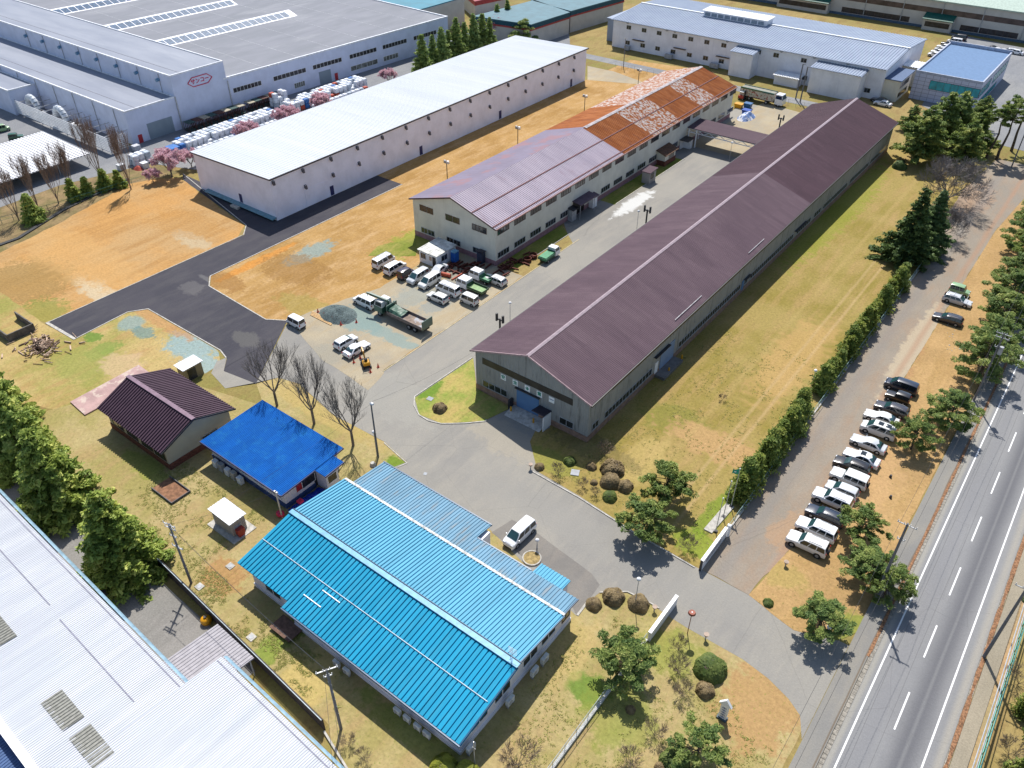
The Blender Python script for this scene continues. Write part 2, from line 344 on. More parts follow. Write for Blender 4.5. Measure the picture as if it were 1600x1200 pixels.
gravel_m = ground('worn_parking_lane', S(162, 152, 138), S(172, 160, 144), S(172, 150, 128), s1=.06, grain=.2, fine=4, amt=.6, cracks=True, tracks=[(-12.8, .8, S(185, 148, 120), .6), (-17.2, 1.6, S(150, 146, 142), .5)], blots=[
    b(1520, 310, 4, 10, S(185, 150, 120), .5), b(1430, 540, 1.8, 16, S(205, 188, 160), .8), b(1230, 830, 2, 4, S(200, 160, 120), .5)])
sheet('parking_lane', [(-19.3, 61.8), (-13.4, 61.8), (-12.2, 72), (-11.6, 100), (-11.8, 175), (-9, 215), (-20, 215), (-22, 190), (-19.3, 150)], .03, gravel_m, .25)
isl_m = ground('roadside_ground', S(205, 168, 115), S(190, 155, 105), S(185, 150, 95), s1=.1, speck=S(120, 125, 55), blots=[
    b(1330, 985, 2, 3, S(130, 155, 55), .7), b(1225, 900, 3, 2, S(185, 165, 95), .6), b(1375, 740, 2.5, 9, S(215, 175, 125), .6), b(1380, 620, 2, 20, S(190, 145, 105), .5)])
sheet('parking_verge', gp((1170, 930), (1240, 985), (1310, 1001), (1345, 985))+[(-2.2, 70), (-2.1, 215), (-9, 215), (-11.8, 175), (-11.6, 100), (-12.2, 72), (-13.4, 61.9)], .036, isl_m, .12)
newasph = ground('new_asphalt', S(86, 84, 91), S(78, 77, 85), S(98, 96, 99), s1=.08, fine=6, grain=.15, amt=.5, tracks=[(-96.2, .18, S(60, 60, 66), .6)], blots=[b(520, 365, 1, 30, S(98, 97, 104), .4), b(300, 450, 2.5, 2, S(125, 122, 122), .5), b(330, 440, 4, .6, S(130, 128, 128), .6), b(385, 530, 3, 2, S(118, 116, 112), .6)])
sheet('new_road', [(-121.9, 42.4), (-122.6, 52.2), (-120.6, 54.9), (-100.6, 54.9), (-98, 54.1), (-95.6, 51.7), (-89.1, 52.7), (-98.8, 66.9), (-102, 64.9), (-118.7, 65.7), (-121.6, 67.9), (-121.5, 118.6), (-129.4, 118.6), (-129.4, 92), (-154.5, 92), (-164.8, 92.2), (-162, 90.4), (-132.7, 84.8), (-129.6, 82.0), (-130.1, 42.1)], .026, newasph)
kerb('kerb_edge', [(-122.0, 42.3), (-122.5, 52.1), (-120.6, 54.8), (-100.6, 54.8), (-98.2, 54.1)], .18, .08)
kerb('kerb_edge', [(-98.8, 67.0), (-102, 65.0), (-118.7, 65.8), (-121.5, 68.1), (-121.4, 118.6)], .18, .08)
kerb('kerb_edge', [(-121.9, 42.3), (-130.3, 42.0)], .5, .09)
kerb('kerb_edge', [(-130.2, 42.1), (-129.8, 82.0), (-132.7, 84.9), (-164.8, 92.3)], .16, .08)
slab_m = ground('concrete_slab', S(198, 184, 156), S(180, 170, 150), S(190, 168, 132), s1=.1, fine=5, grain=.2, amt=.5, blots=[b(600, 520, 9, 1.6, GREYB, .8), b(560, 500, 5, 3, S(148, 168, 162), .9), b(690, 470, 2, 6, S(160, 165, 160), .7), b(720, 440, 6, 4, S(150, 150, 140), .6), b(660, 455, 3, 8, S(150, 165, 165), .5), b(640, 420, 9, 4, S(190, 165, 115), .7), b(500, 560, 3, 8, S(170, 165, 150), .7)])
sheet('parking_yard', [(-98.5, 67.2), (-97.4, 73), (-94, 84), (-94.5, 103), (-76.2, 103), (-76.2, 66.9)]+gp((600, 583), (575, 610), (548, 590), (500, 560)), .034, slab_m, .3)
kerb('kerb_edge', [(-76, 66.6), (-76, 121)], .16, .07, mat('pale_kerb', S(215, 200, 165), .9))
kerb('kerb_edge', [(-78.6, 139), (-78.6, 170)], .16, .1)
kerb('kerb_edge', [(-78.8, 122), (-78.8, 109)], .16, .1)
# far yards and roads
far_asph = ground('far_asphalt', S(150, 152, 156), S(165, 165, 165), S(140, 142, 146), s1=.05, fine=3)
sheet('scrub_strip', [(-180, 38), (-161, 38), (-160.7, 49), (-163.8, 63.5), (-169.5, 81), (-166, 92), (-176, 92), (-181, 72)], .016, ground('scrub_ground', S(170, 145, 105), S(135, 125, 80), S(120, 100, 75), s1=.2, speck=S(90, 85, 50)), .4)
sheet('factory_yard', [(-260, 30), (-179, 30), (-181, 72), (-176, 91), (-163, 96), (-160, 105), (-160, 240), (-189, 245), (-189, 90), (-200, 95), (-260, 100)], .02, far_asph)
sheet('far_road', [(-160, 222.5), (-58, 222.5), (-58, 227), (-150, 227), (-175, 262), (-215, 300), (-222, 296), (-180, 255)], .024, far_asph)
sheet('office_yard', gp((1440, 165), (1500, 60), (1470, 48), (1600, 75))+[(60, 300), (60, 215)]+gp((1545, 222), (1470, 180)), .026, far_asph)
sheet('concrete_apron', gp((918, 103), (918, 125), (1000, 132), (1003, 128), (960, 112)), .03, slab_m)
sheet('loading_yard', [(-82, 178), (-62, 178), (-62, 216), (-80, 218)], .034, slab_m)
grassy = ground('green_verge', S(150, 155, 70), S(125, 140, 50), S(190, 170, 100), s1=.1, speck=S(100, 125, 35))
sheet('green_verge', [(-82.3, 103.5), (-78.8, 103.5), (-78.9, 121.5), (-82.3, 124)], .03, grassy, .1)
sheet('green_verge', [(-82.3, 138.5), (-78.7, 138.5), (-78.7, 169), (-82.3, 169)], .03, grassy, .1)
sheet('green_verge', gp((650, 372), (590, 385), (575, 400), (650, 400)), .038, grassy, .4)
oval_m = ground('island_grass', S(195, 180, 105), S(150, 165, 75), S(200, 170, 110), s1=.15, speck=S(110, 140, 45), blots=[b(672, 610, 1.5, 2.5, S(100, 145, 40), .8)])
ov = [(-67.2, 77.8)]+gp((648, 622), (655, 648), (690, 662), (760, 658))+[(-56.2, 67.5), (-55, 71.6), (-62, 72.2)]
sheet('traffic_island', ov, .05, oval_m)
kerb('kerb_edge', [(-67.4, 77.8)]+gp((648, 620), (647, 634), (655, 649), (670, 658), (690, 662.5), (725, 662), (760, 658.5))+[(-56.2, 67.4)], .16, .12)
kerb('kerb_edge', gp((828, 735), (905, 778), (990, 832), (1085, 887)), .16, .12)
kerb('kerb_edge', gp((600, 692), (636, 724), (622, 730)), .12, .08)
kerb('kerb_edge', gp((902, 962), (917, 942)), .25, .1)
kerb('kerb_edge', gp((937, 926), (980, 925), (1015, 942), (1030, 951)), .16, .12)
# main road
X0, X1 = .35, 9.45
road_m = ground('road_asphalt', S(158, 158, 158), S(150, 150, 151), S(165, 164, 163), s1=.05, streak=(1, .08), fine=7, amt=.5, grain=.14, cracks=True, tracks=[
    (6.2, 1.9, S(118, 118, 122), .95), (3.0, 1.2, S(150, 150, 152), .6), (6.2, .25, S(150, 150, 150), .6), (2.2, .05, S(90, 90, 92), .5), (4.0, .06, S(110, 110, 112), .5), (.7, .5, S(180, 176, 165), .8), (9.0, .7, S(182, 176, 164), .8)])
sheet('main_road', [(X0, -60), (X1, -60), (X1, 900), (X0, 900)], .04, road_m)
line_m = mat('road_paint', (.75, .75, .74), .8, .05, 3, wear=(.45, .45, .45), wear_lo=.58, wear_hi=.7, wscale=3)
for x in (1.4, 7.9): sheet('road_line', [(x-.08, -60), (x+.08, -60), (x+.08, 900), (x-.08, 900)], .046, line_m)
y = 55.1-10*8
mb = MB()
while y < 420: mb.quad((4.6, y, .046), (4.76, y, .046), (4.76, y+5.0, .046), (4.6, y+5.0, .046)); y += 10.05
o = mb.build('lane_dashes', line_m); o['kind'] = 'structure'
walk_m = ground('pavement_asphalt', S(158, 155, 148), S(148, 146, 142), S(168, 162, 150), s1=.06, fine=6, grain=.14, tracks=[(-.2, .15, S(120, 100, 75), .7)])
mb = MB(); mb.box(-2.05, -60, .0, -.02, 900, .15); o = mb.build('pavement', walk_m); o['kind'] = 'structure'
mb = MB(); mb.box(9.95, -60, 0, 11.3, 900, .14); o = mb.build('pavement', ground('pavement_concrete', S(182, 170, 148), S(170, 160, 140), S(160, 150, 130), s1=.08, fine=6)); o['kind'] = 'structure'
gut_m = mat('gutter_block', S(175, 168, 155), .9, .2, 4); gap_m = mat('gutter_gap', (.04, .035, .03), .9)
leaf_lit = mat('leaf_litter', S(170, 125, 90), .95, .3, 5)
mb = MB(); y = -20
while y < 240:
    for x in (.02, 9.47): mb.box(x, y, 0, x+.42, y+.56, .09); mb.box(x, y+.56, 0, x+.42, y+.6, .06, 1)
    y += .6
o = mb.build('gutter_blocks', [gut_m, gap_m]); o['kind'] = 'structure'
sheet('leaf_litter', [(9.5, 40), (9.9, 40), (9.9, 140), (9.5, 140)], .1, leaf_lit, .12, .5)
sheet('leaf_litter', [(-.2, 62), (.1, 62), (.1, 140), (-.2, 140)], .156, leaf_lit, .1, .5)
sheet('access_path', [(-104, 15), (-80, 14), (-60, 14), (-50, 14), (-50, 21.6), (-57, 22.0), (-72, 22.5), (-76, 23), (-103, 24)], .024, ground('path_asphalt', S(150, 148, 142), S(160, 156, 150), S(135, 132, 126), fine=5))
kerb('drain_cover', gp((848, 664), (856, 670)), .9, .06, mat('drain_steel', (.2, .22, .25), .5))
kerb('drain_cover', gp((662, 740), (667, 741)), .5, .05, mat('drain_steel', (.2, .22, .25), .5))
kerb('drain_cover', gp((892, 738), (905, 740)), 1.1, .12, mat('drain_steel', (.2, .22, .25), .5))
kerb('drain_cover', gp((668, 622), (676, 625)), .8, .1, mat('drain_steel', (.2, .22, .25), .5))
# ================================================================ buildings
def wallmat(name, col, ribs=0, axis='xy', dirt=None, rough=.8, amt=.5):
    """sheet cladding: fine vertical ribs (bump), weather streaks running down"""
    if name in MC: return MC[name]
    m, N, L, P = new(name)
    p = posn(N, L); pv = posn(N, L, 1, 1, .12)
    c = mixc(N, L, ramp(N, L, noi(N, L, p, .35, 4), .35, .7), col, tuple(x*.88 for x in col))
    if dirt: c = mixc(N, L, math2(N, L, 'MULTIPLY', ramp(N, L, noi(N, L, pv, 1.3, 6, .75), .5, .75), amt), c, dirt)
    L.new(c, P.inputs['Base Color']); P.inputs['Roughness'].default_value = rough; P.inputs['Specular IOR Level'].default_value = .25
    if ribs:
        sx = N.new('ShaderNodeSeparateXYZ'); L.new(p, sx.inputs[0]); a = math2(N, L, 'ADD', sx.outputs[0], sx.outputs[1])
        s = math2(N, L, 'SINE', math2(N, L, 'MULTIPLY', a, 2*math.pi/ribs)); b = N.new('ShaderNodeBump'); b.inputs['Distance'].default_value = .04; b.inputs['Strength'].default_value = .8
        L.new(s, b.inputs['Height']); L.new(b.outputs[0], P.inputs['Normal'])
    MC[name] = m; return m
def window(parent, O, u, nrm, wd, ht, panes=2, frame=None, gl=None, name='window', label=None):
    """one window: frame, mullions and glass. O = lower left corner on the wall"""
    O, u, n = Vector(O), Vector(u).normalized(), Vector(nrm).normalized(); z = Vector((0, 0, 1)); t = .07
    mb = MB(); e = n*.045
    def bar(a0, a1, b0, b1): mb.obox(O+u*(a0+a1)/2+z*(b0+b1)/2+e*.5, u*(a1-a0)/2, z*(b1-b0)/2, n*.045)
    bar(-t/2, wd+t/2, -t, 0); bar(-t/2, wd+t/2, ht, ht+t); bar(-t/2, t/2, 0, ht); bar(wd-t/2, wd+t/2, 0, ht)
    for i in range(1, panes): bar(wd*i/panes-t/2, wd*i/panes+t/2, 0, ht)
    mb.add([O+e*.6, O+u*wd+e*.6, O+u*wd+z*ht+e*.6, O+z*ht+e*.6], [(0, 1, 2, 3)], 1)
    o = mb.build(name, [frame or GREY, gl or GLASS], parent)
    if label: o['label'] = label
    return o
def panel(parent, name, O, u, nrm, wd, ht, m, d=.06, off=0.0, label=None):
    O, u, n = Vector(O), Vector(u).normalized(), Vector(nrm).normalized()
    mb = MB(); mb.obox(O+u*wd/2+Vector((0, 0, ht/2))+n*(off+d/2), u*wd/2, Vector((0, 0, ht/2)), n*d/2)
    o = mb.build(name, m, parent)
    if label: o['label'] = label
    return o
def extrude_y(mb, prof, y0, y1, mi=0):   # prof = [(x,z)] counter-clockwise seen from -Y
    return mb.hexa([(x, y0, z) for x, z in prof], [(x, y1, z) for x, z in prof], mi)
def extrude_x(mb, prof, x0, x1, mi=0):
    return mb.hexa([(x0, y, z) for y, z in prof], [(x1, y, z) for y, z in prof], mi)
PX, NX, PY, NY = (1, 0, 0), (-1, 0, 0), (0, 1, 0), (0, -1, 0)
def fixn(o):
    bm = bmesh.new(); bm.from_mesh(o.data); bmesh.ops.recalc_face_normals(bm, faces=bm.faces[:]); bm.to_mesh(o.data); bm.free(); return o
def text_mesh(body, size, depth, name):
    cu = bpy.data.curves.new(name, 'FONT'); cu.body = body; cu.size = size; cu.extrude = depth; cu.align_x = 'CENTER'; cu.align_y = 'CENTER'; cu.offset = size*.022; cu.resolution_u = 3
    t = bpy.data.objects.new(name, cu); COL.objects.link(t); bpy.context.view_layer.update()
    me = bpy.data.meshes.new_from_object(t.evaluated_get(bpy.context.evaluated_depsgraph_get())); bpy.data.objects.remove(t); return me
def put_text(parent, name, body, size, c, nrm, m, sx=1.0):
    me = text_mesh(body, size, .012, name); me.materials.clear(); me.materials.append(m)
    n = Vector(nrm); u = Vector((0, 0, 1)).cross(n).normalized(); M = Matrix((u*sx, Vector((0, 0, 1)), n)).transposed().to_4x4()
    base = WL.get(parent.name, Vector((0, 0, 0)))
    me.transform(Matrix.Translation(Vector(c)-base) @ M); o = bpy.data.objects.new(name, me); COL.objects.link(o); o.parent = parent; WL[o.name] = base; return o

# ---- long brown roofed workshop -------------------------------------------------
x0, x1, y0, y1, ze, zt, xm = -61.9, -42.15, 72.2, 203.5, 7.15, 10.5, -52.2
E = empty('long_workshop', ((x0+x1)/2, y0, 0), 'very long grey clad workshop with a dull brown ribbed gable roof beside the lawn', 'workshop')
clad = wallmat('weathered_cladding', S(185, 186, 182, .62), .3, dirt=S(95, 95, 92, .5), amt=.85)
mb = MB(); extrude_y(mb, [(x0, 0), (x1, 0), (x1, ze), (xm, zt), (x0, ze)], y0, y1); fixn(mb.build('wall', clad, E))
plinth = mat('pink_plinth', S(185, 150, 130, .55), .9, .15, 1.5)
mb = MB(); mb.box(x0-.06, y0-.06, 0, x1+.06, y0, 1.0); mb.box(x1, y0+.002, 0, x1+.06, y1+.06, .998); mb.box(x0-.06, y0+.002, 0, x0, y1+.06, .998); mb.box(x0, y1, 0, x1, y1+.06, .996); mb.build('plinth', plinth, E)
def roofmat(name, col, col2, wear=None, lo=.6, hi=.75, ws=.8, stretch=(1, 1, 1), rough=.75, scale=.25, sheets=None, spec=.15):
    return mat(name, col, rough, .06, scale, stretch, col2, spec=spec, sheets=sheets, wear=wear, wear_lo=lo, wear_hi=hi, wscale=ws)
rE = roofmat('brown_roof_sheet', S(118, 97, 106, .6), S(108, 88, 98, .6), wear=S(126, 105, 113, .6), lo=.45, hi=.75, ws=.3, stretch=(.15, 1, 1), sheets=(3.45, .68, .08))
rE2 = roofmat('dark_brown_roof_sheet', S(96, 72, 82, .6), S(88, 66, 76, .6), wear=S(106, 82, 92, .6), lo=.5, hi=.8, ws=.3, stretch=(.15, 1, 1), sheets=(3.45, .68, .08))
cap = mat('roof_ridge_cap', S(190, 170, 178, .6), .5, .08)
ov = .55; sl_ = (zt-ze)/(x1-xm); zr = ze-ov*sl_; th = .22
ysp = 149.0
def slope(name, parent, xe, zee, xr, zrr, ya, yb, pitch, depth, m, prof='tri', up=.16):
    mb = MB(); mb.corr((xe, ya, zee+up), (xe, yb, zee+up), (xr, yb, zrr+up), (xr, ya, zrr+up), pitch, depth, prof, thick=.1); return fixn_open(mb.build(name, m, parent))
def fixn_open(o): return o
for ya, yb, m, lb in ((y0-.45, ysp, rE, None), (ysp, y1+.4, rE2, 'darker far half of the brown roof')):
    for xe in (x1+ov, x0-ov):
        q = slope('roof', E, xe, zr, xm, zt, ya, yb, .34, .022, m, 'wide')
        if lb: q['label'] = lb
mb = MB(); mb.add([(xm-.3, y0-.5, zt+.12), (xm, y0-.5, zt+.26), (xm+.3, y0-.5, zt+.12), (xm-.3, y1+.45, zt+.12), (xm, y1+.45, zt+.26), (xm+.3, y1+.45, zt+.12)], [(0, 1, 4, 3), (1, 2, 5, 4)]); mb.build('ridge_cap', cap, E)
mb = MB()
for xe in (x0-ov, x1+ov):
    a, b_ = Vector((xe, y0-.5, zr+.08)), Vector((xm, y0-.5, zt+.1)); mb.beam(a, b_, .1, .24)
mb.build('verge_trim', mat('verge_pink', S(205, 175, 178, .6), .6), E)
mb = MB(); mb.box(x1+ov, y0-.5, zr-.12, x1+ov+.16, y1+.4, zr+.1); mb.box(x0-ov-.16, y0-.5, zr-.12, x0-ov, y1+.4, zr+.1); mb.build('gutter', DARK, E)
band = mat('dark_clerestory', (.035, .032, .026), .5, .2, .8)
panel(E, 'clerestory_band', (-60.6, y0, 5.25), PX, NY, 15.8, 1.1, band, .05)
panel(E, 'clerestory_band', (x1, 78.0, 5.6), PY, PX, 124.5, 1.15, band, .05)
for xx, ww in ((-60.6, 4.5), (-46.8, 2.3)): window(E, (xx, y0, 1.2), PX, NY, ww, 1.05, 4 if ww > 3 else 2)
bluedoor = wallmat('blue_shutter', S(105, 145, 190, .7), 0)
panel(E, 'shutter_door', (-54.3, y0, .5), PX, NY, 3.9, 3.3, bluedoor, .08)
mb = MB(); mb.box(-54.5, y0-.35, 3.8, -50.2, y0, 3.95); mb.build('shutter_hood', DARK, E)
green = mat('sign_green', (.02, .22, .16), .5, .02); blue = mat('sign_blue', (.02, .07, .25), .5, .02); sgw = mat('sign_white', (.75, .78, .78), .5, .02)
for xx, ch, m in ((-56.75, '安', green), (-54.6, '全', green), (-52.45, '+', green), (-50.35, '第', green), (-48.25, '一', blue)):
    s = panel(E, 'sign_board', (xx-.46, y0, 4.08), PX, NY, .92, .95, sgw, .05)
    if ch == '+':
        mb = MB(); mb.box(xx-.3, y0-.075, 4.48, xx-.0951, y0-.051, 4.66); mb.box(xx+.0951, y0-.075, 4.48, xx+.3, y0-.051, 4.66); mb.box(xx-.095, y0-.075, 4.27, xx+.095, y0-.051, 4.87); mb.build('cross_mark', m, s)
    else: put_text(s, 'sign_lettering', ch, .72, (xx, y0-.065, 4.56), NY, m)
mb = MB(); mb.obox((-49.2, y0-1.0, 2.75), (1.05, 0, 0), (0, 1.0, -.2), (0, .02, .06)); mb.build('porch_roof', mat('porch_dark', (.03, .025, .04), .5), E)
mb = MB(); mb.box(-48.32, y0-1.95, 0, -48.2, y0-.07, 2.5); mb.build('porch_screen', WHITE, E)
mb = MB(); mb.hexa([(-54.8, 69.8, .03), (-48.6, 69.8, .03), (-48.6, 72.13, .03), (-54.8, 72.13, .03)], [(-54.8, 71.2, .4), (-48.6, 71.2, .4), (-48.6, 72.13, .45), (-54.8, 72.13, .45)]); mb.build('loading_step', CONC, E)
# long side windows
segs = [(73.3, 1.6), (76.6, 13.2), (98.3, 22.5), (122.5, 1.2), (125.0, 19.5), (146.5, 7), (155.5, 3.5), (160.5, 14), (176.5, 12), (190, 11.5)]
for a, ln in segs: window(E, (x1, a, 1.35), PY, PX, ln, 1.05, max(2, int(ln/.9)))
panel(E, 'shutter_door', (x1, 92.3, .6), PY, PX, 4.3, 3.4, wallmat('blue_grey_shutter', S(150, 175, 210, .6), 0), .08)
panel(E, 'side_door', (x1, 90.7, .7), PY, PX, .9, 2.0, WHITE, .08); panel(E, 'side_door', (x1, 121.4, .6), PY, PX, .9, 2.0, bluedoor, .08)
mb = MB(); mb.box(x1+.07, 91, 0, x1+1.7, 97, .5); mb.build('loading_ramp', mat('dark_concrete', (.16, .15, .14), .9), E)
for a, ln in ((90, 6.5), (122, 3.5), (145, 8)):
    mb = MB(); mb.box(x1, a, 4.15 if a < 100 else 2.6, x1+.5, a+ln*.7, 4.25 if a < 100 else 2.7); mb.build('door_hood', DARK, E)
for ya, yb in ((96.2, 105.0), (122.5, 129.0)): mb = MB(); mb.tube((x1-.3, ya, zr+.62), (x1-.3, yb, zr+.62), .05, .05, 6); mb.build('snow_rail', STEEL, E)
# awnings, stacks on the hidden side that stand past the eave
aw = mat('blue_awning', S(95, 150, 185, .6), .3, .1, 1)
for ya, yb, zz in ((128.5, 143.5, 3.0), (176, 196, 3.6)):
    mb = MB(); mb.corr((-64.4, ya, zz), (-64.4, yb, zz), (-61.95, yb, zz+.5), (-61.95, ya, zz+.5), .3, .03, 'tri', thick=.03); mb.build('awning', aw, E)
def stack(px, py, lab, zt=8.5):
    b0 = G(px, py, zt); r = empty('exhaust_stack', (b0.x, b0.y, 0), lab, 'exhaust stack'); x, y = b0.x, b0.y; mb = MB()
    mb.tube((x, y, 0), (x, y, zt-.3), .16, .16, 10); mb.build('duct', DARK, r)
    mb = MB(); mb.box(x-.6, y-.1, zt-.6, x+.6, y+.1, zt-.4); mb.build('crosspiece', DARK, r)
    for s in (-.6, .6): mb = MB(); mb.box(x+s-.13, y-.17, zt-.9, x+s+.13, y+.17, zt+.4); mb.build('cowl', DARK, r)
stack(1012, 325, 'black twin cowl exhaust stack behind the brown roof near the white painted patch', 7.6)
stack(781, 495, 'black twin cowl exhaust stack by the near left corner of the brown roof', 7.6)
stack(1221, 182, 'black twin cowl exhaust stack by the far blue awning', 7)

# ---- cream two storey workshop ---------------------------------------------------
x0, x1, y0, y1, ze, zt, xm = -102.8, -82.45, 102.8, 202.0, 7.85, 10.9, -92.6
C_ = empty('cream_workshop', ((x0+x1)/2, y0, 0), 'cream two storey workshop whose roof turns from mauve to rusty orange', 'workshop')
cream = wallmat('cream_wall', S(238, 234, 218, .8), 0, dirt=S(195, 188, 170, .8), amt=.35)
mb = MB(); extrude_y(mb, [(x0, 0), (x1, 0), (x1, ze), (xm, zt), (x0, ze)], y0, y1); fixn(mb.build('wall', cream, C_))
plc = mat('mauve_plinth', S(190, 145, 150, .6), .9, .1)
mb = MB(); mb.box(x0-.05, y0-.05, 0, x1+.05, y0, 1.05); mb.box(x1, y0+.002, 0, x1+.05, y1, 1.048); mb.build('plinth', plc, C_)
ov = .5; sl_ = (zt-ze)/(x1-xm); zr = ze-ov*sl_
mauve = roofmat('mauve_roof_sheet', S(214, 200, 212, .62), S(196, 184, 198, .62), wear=S(180, 150, 158, .6), lo=.55, hi=.85, ws=.6, stretch=(.15, 1, 1), sheets=(20, .5, .07))
mauve2 = roofmat('grey_mauve_roof', S(170, 160, 182, .5), S(160, 150, 170, .5), wear=S(185, 150, 160, .5), lo=.5, hi=.6, ws=.12)
rust = roofmat('rusty_roof', S(192, 124, 80, .64), S(165, 98, 58, .64), wear=S(150, 96, 74, .64), lo=.48, hi=.72, ws=1.4, stretch=(.1, 1, 1), scale=.8, rough=.9, spec=.05, sheets=(20, .5, .1))
def peeled():
    m, N, L, P = new('peeled_rusty_roof'); p = posn(N, L)
    wv = noi(N, L, p, .5, 3, .5, 1); pw = mixc(N, L, .35, p, wv); n = noi(N, L, posn(N, L, 1, 1.5, 1, .8), 1.15, 4, .55)
    c = mixc(N, L, ramp(N, L, n, .46, .53), S(178, 108, 66, .6), S(222, 214, 210, .62))
    c = mixc(N, L, ramp(N, L, noi(N, L, p, 2.5, 4), .45, .7), c, S(200, 140, 96, .6))
    L.new(c, P.inputs['Base Color']); P.inputs['Roughness'].default_value = .8; P.inputs['Specular IOR Level'].default_value = .1; return m
peel = peeled()
# sections along the building: mauve | rust | peeled | rust | peeled | rust
secs = [(y0-.5, 146.5, mauve, 'mauve ribbed section of roof'), (146.5, 159.5, rust, 'plain rusty section of roof'), (159.5, 172.5, peel, 'peeling pale and rusty section of roof'), (172.5, 183.5, rust, 'plain rusty section of roof'), (183.5, 191.5, peel, 'peeling pale and rusty section of roof'), (191.5, y1+.5, rust, 'plain rusty section of roof')]
for ya, yb, m, lb in secs: slope('roof', C_, x1+ov, zr, xm, zt, ya, yb, .5, .08, m, 'wide')['label'] = lb
secl = [(y0-.5, 147.5, mauve2, 'smooth mauve grey roof slope'), (147.5, 166, rust, 'rusty far slope of roof'), (166, y1+.5, peel, 'peeling far slope of roof')]
for ya, yb, m, lb in secl: slope('roof', C_, x0-ov, zr, xm, zt, ya, yb, 1.2, .02, m, 'wide')['label'] = lb
mb = MB(); rpale = mat('pale_flaking_cap', S(205, 195, 198, .55), .7, .2, 1)
mb.add([(xm-.5, 147, zt+.1), (xm, 147, zt+.24), (xm+.5, 147, zt+.1), (xm-.5, y1+.5, zt+.1), (xm, y1+.5, zt+.24), (xm+.5, y1+.5, zt+.1)], [(0, 1, 4, 3), (1, 2, 5, 4)]); mb.build('ridge_cap', rpale, C_)
redl = mat('rust_red_flashing', S(120, 60, 60, .6), .7)
for xx in (-87.5, -82.65):
    zz = zt-(xx-xm)*sl_+.17; mb = MB(); mb.obox((xx, (y0+y1)/2, zz+.02), (.13, 0, 0), (0, (y1-y0)/2+.5, 0), (0, 0, .05)); mb.build('snow_flashing', redl, C_)
mb = MB()
for xe in (x0-ov, x1+ov): mb.beam((xe, y0-.55, zr+.05), (xm, y0-.55, zt+.08), .1, .26)
mb.build('verge_trim', mat('dark_plum', (.06, .03, .045), .5), C_)
mb = MB(); mb.box(x1+ov, y0-.5, zr-.1, x1+ov+.14, y1+.5, zr+.12); mb.build('gutter', mat('rosy_gutter', S(190, 140, 130, .6), .6), C_)
brown_f = mat('brown_frame', (.10, .06, .05), .5)
for xx in (-101.0, -94.4, -87.9):
    for k in (0, 1.78): window(C_, (xx+k, y0, 5.95), PX, NY, 1.6, 1.1, 2, brown_f); 
    for k in (0, 1.78):
        if xx > -88 and k > 0: continue
        window(C_, (xx+k, y0, 1.3), PX, NY, 1.6, 1.0, 2)
yy = 103.4; k = 0
while yy < 200:
    window(C_, (x1, yy, 6.1), PY, PX, 3.4, 1.2, 4, brown_f)
    if not (126 < yy < 138 or 160 < yy < 168 or 177 < yy < 188): window(C_, (x1, yy, 1.4), PY, PX, 3.4 if yy != 123.85 else 1.6, 1.05, 4)
    yy += 5.08; k += 1
panel(C_, 'entrance_door', (x1, 128.2, .1), PY, PX, 4.2, 3.4, mat('black_opening', (.006, .006, .008), .6), .05)
mb = MB(); mb.obox((x1+1.1, 131.0, 3.5), (1.1, 0, -.15), (0, 3.1, 0), (0, 0, .07)); mb.build('entrance_canopy', mat('plum_canopy', S(100, 80, 100, .6), .5), C_)
for yy in (128.1, 133.4): mb = MB(); mb.tube((x1+1.9, yy, 0), (x1+1.9, yy, 3.3), .06, .06, 6); mb.build('canopy_post', GREY, C_)
for ya, m in ((126.4, DARK), (134.2, MC['plum_canopy'])):
    mb = MB(); mb.obox((x1+.7, ya+.9, 2.65), (.75, 0, -.15), (0, 1.0, 0), (0, 0, .05)); mb.build('side_porch_roof', m, C_)
    mb = MB(); mb.box(x1+.05, ya, 0, x1+1.1, ya+1.6, 2.4); mb.build('side_porch', WHITE if ya > 130 else GREY, C_)
mb = MB(); mb.obox((-85.4, y0-.75, 2.55), (.75, 0, 0), (0, .75, -.15), (0, 0, .06)); mb.build('porch_roof', MC['porch_dark'], C_)
mb = MB(); mb.box(-86.0, y0-1.2, 0, -84.9, y0-.06, 2.3); mb.build('porch', mat('porch_blue_grey', S(80, 90, 115, .5), .5), C_)

# ---- corridor joining the two workshops -------------------------------------------
K = empty('link_canopy', (-72, 180, 0), 'brown roofed open link canopy on a white truss between the two workshops', 'canopy')
mb = MB(); mb.corr((-82.3, 177.0, 4.7), (-62.6, 177.0, 4.7), (-62.6, 183.5, 5.0), (-82.3, 183.5, 5.0), .35, .05, 'wide'); mb.build('roof', rE, K)
mb = MB()
for z in (3.55, 4.4): mb.beam((-82.3, 177.3, z), (-62.6, 177.3, z), .14, .14)
n = 14
for i in range(n):
    a = -82.3+19.7*i/n; b_ = -82.3+19.7*(i+1)/n; mb.beam((a, 177.3, 3.6 if i % 2 else 4.35), (b_, 177.3, 4.35 if i % 2 else 3.6), .12, .1)
mb.build('truss', WHITE, K)
for x, y in ((-81.9, 177.3), (-81.9, 183), (-79.9, 177.3), (-63.3, 177.3), (-63.3, 183)): mb = MB(); mb.box(x-.12, y-.12, 0, x+.12, y+.12, 4.55); mb.build('post', WHITE, K)

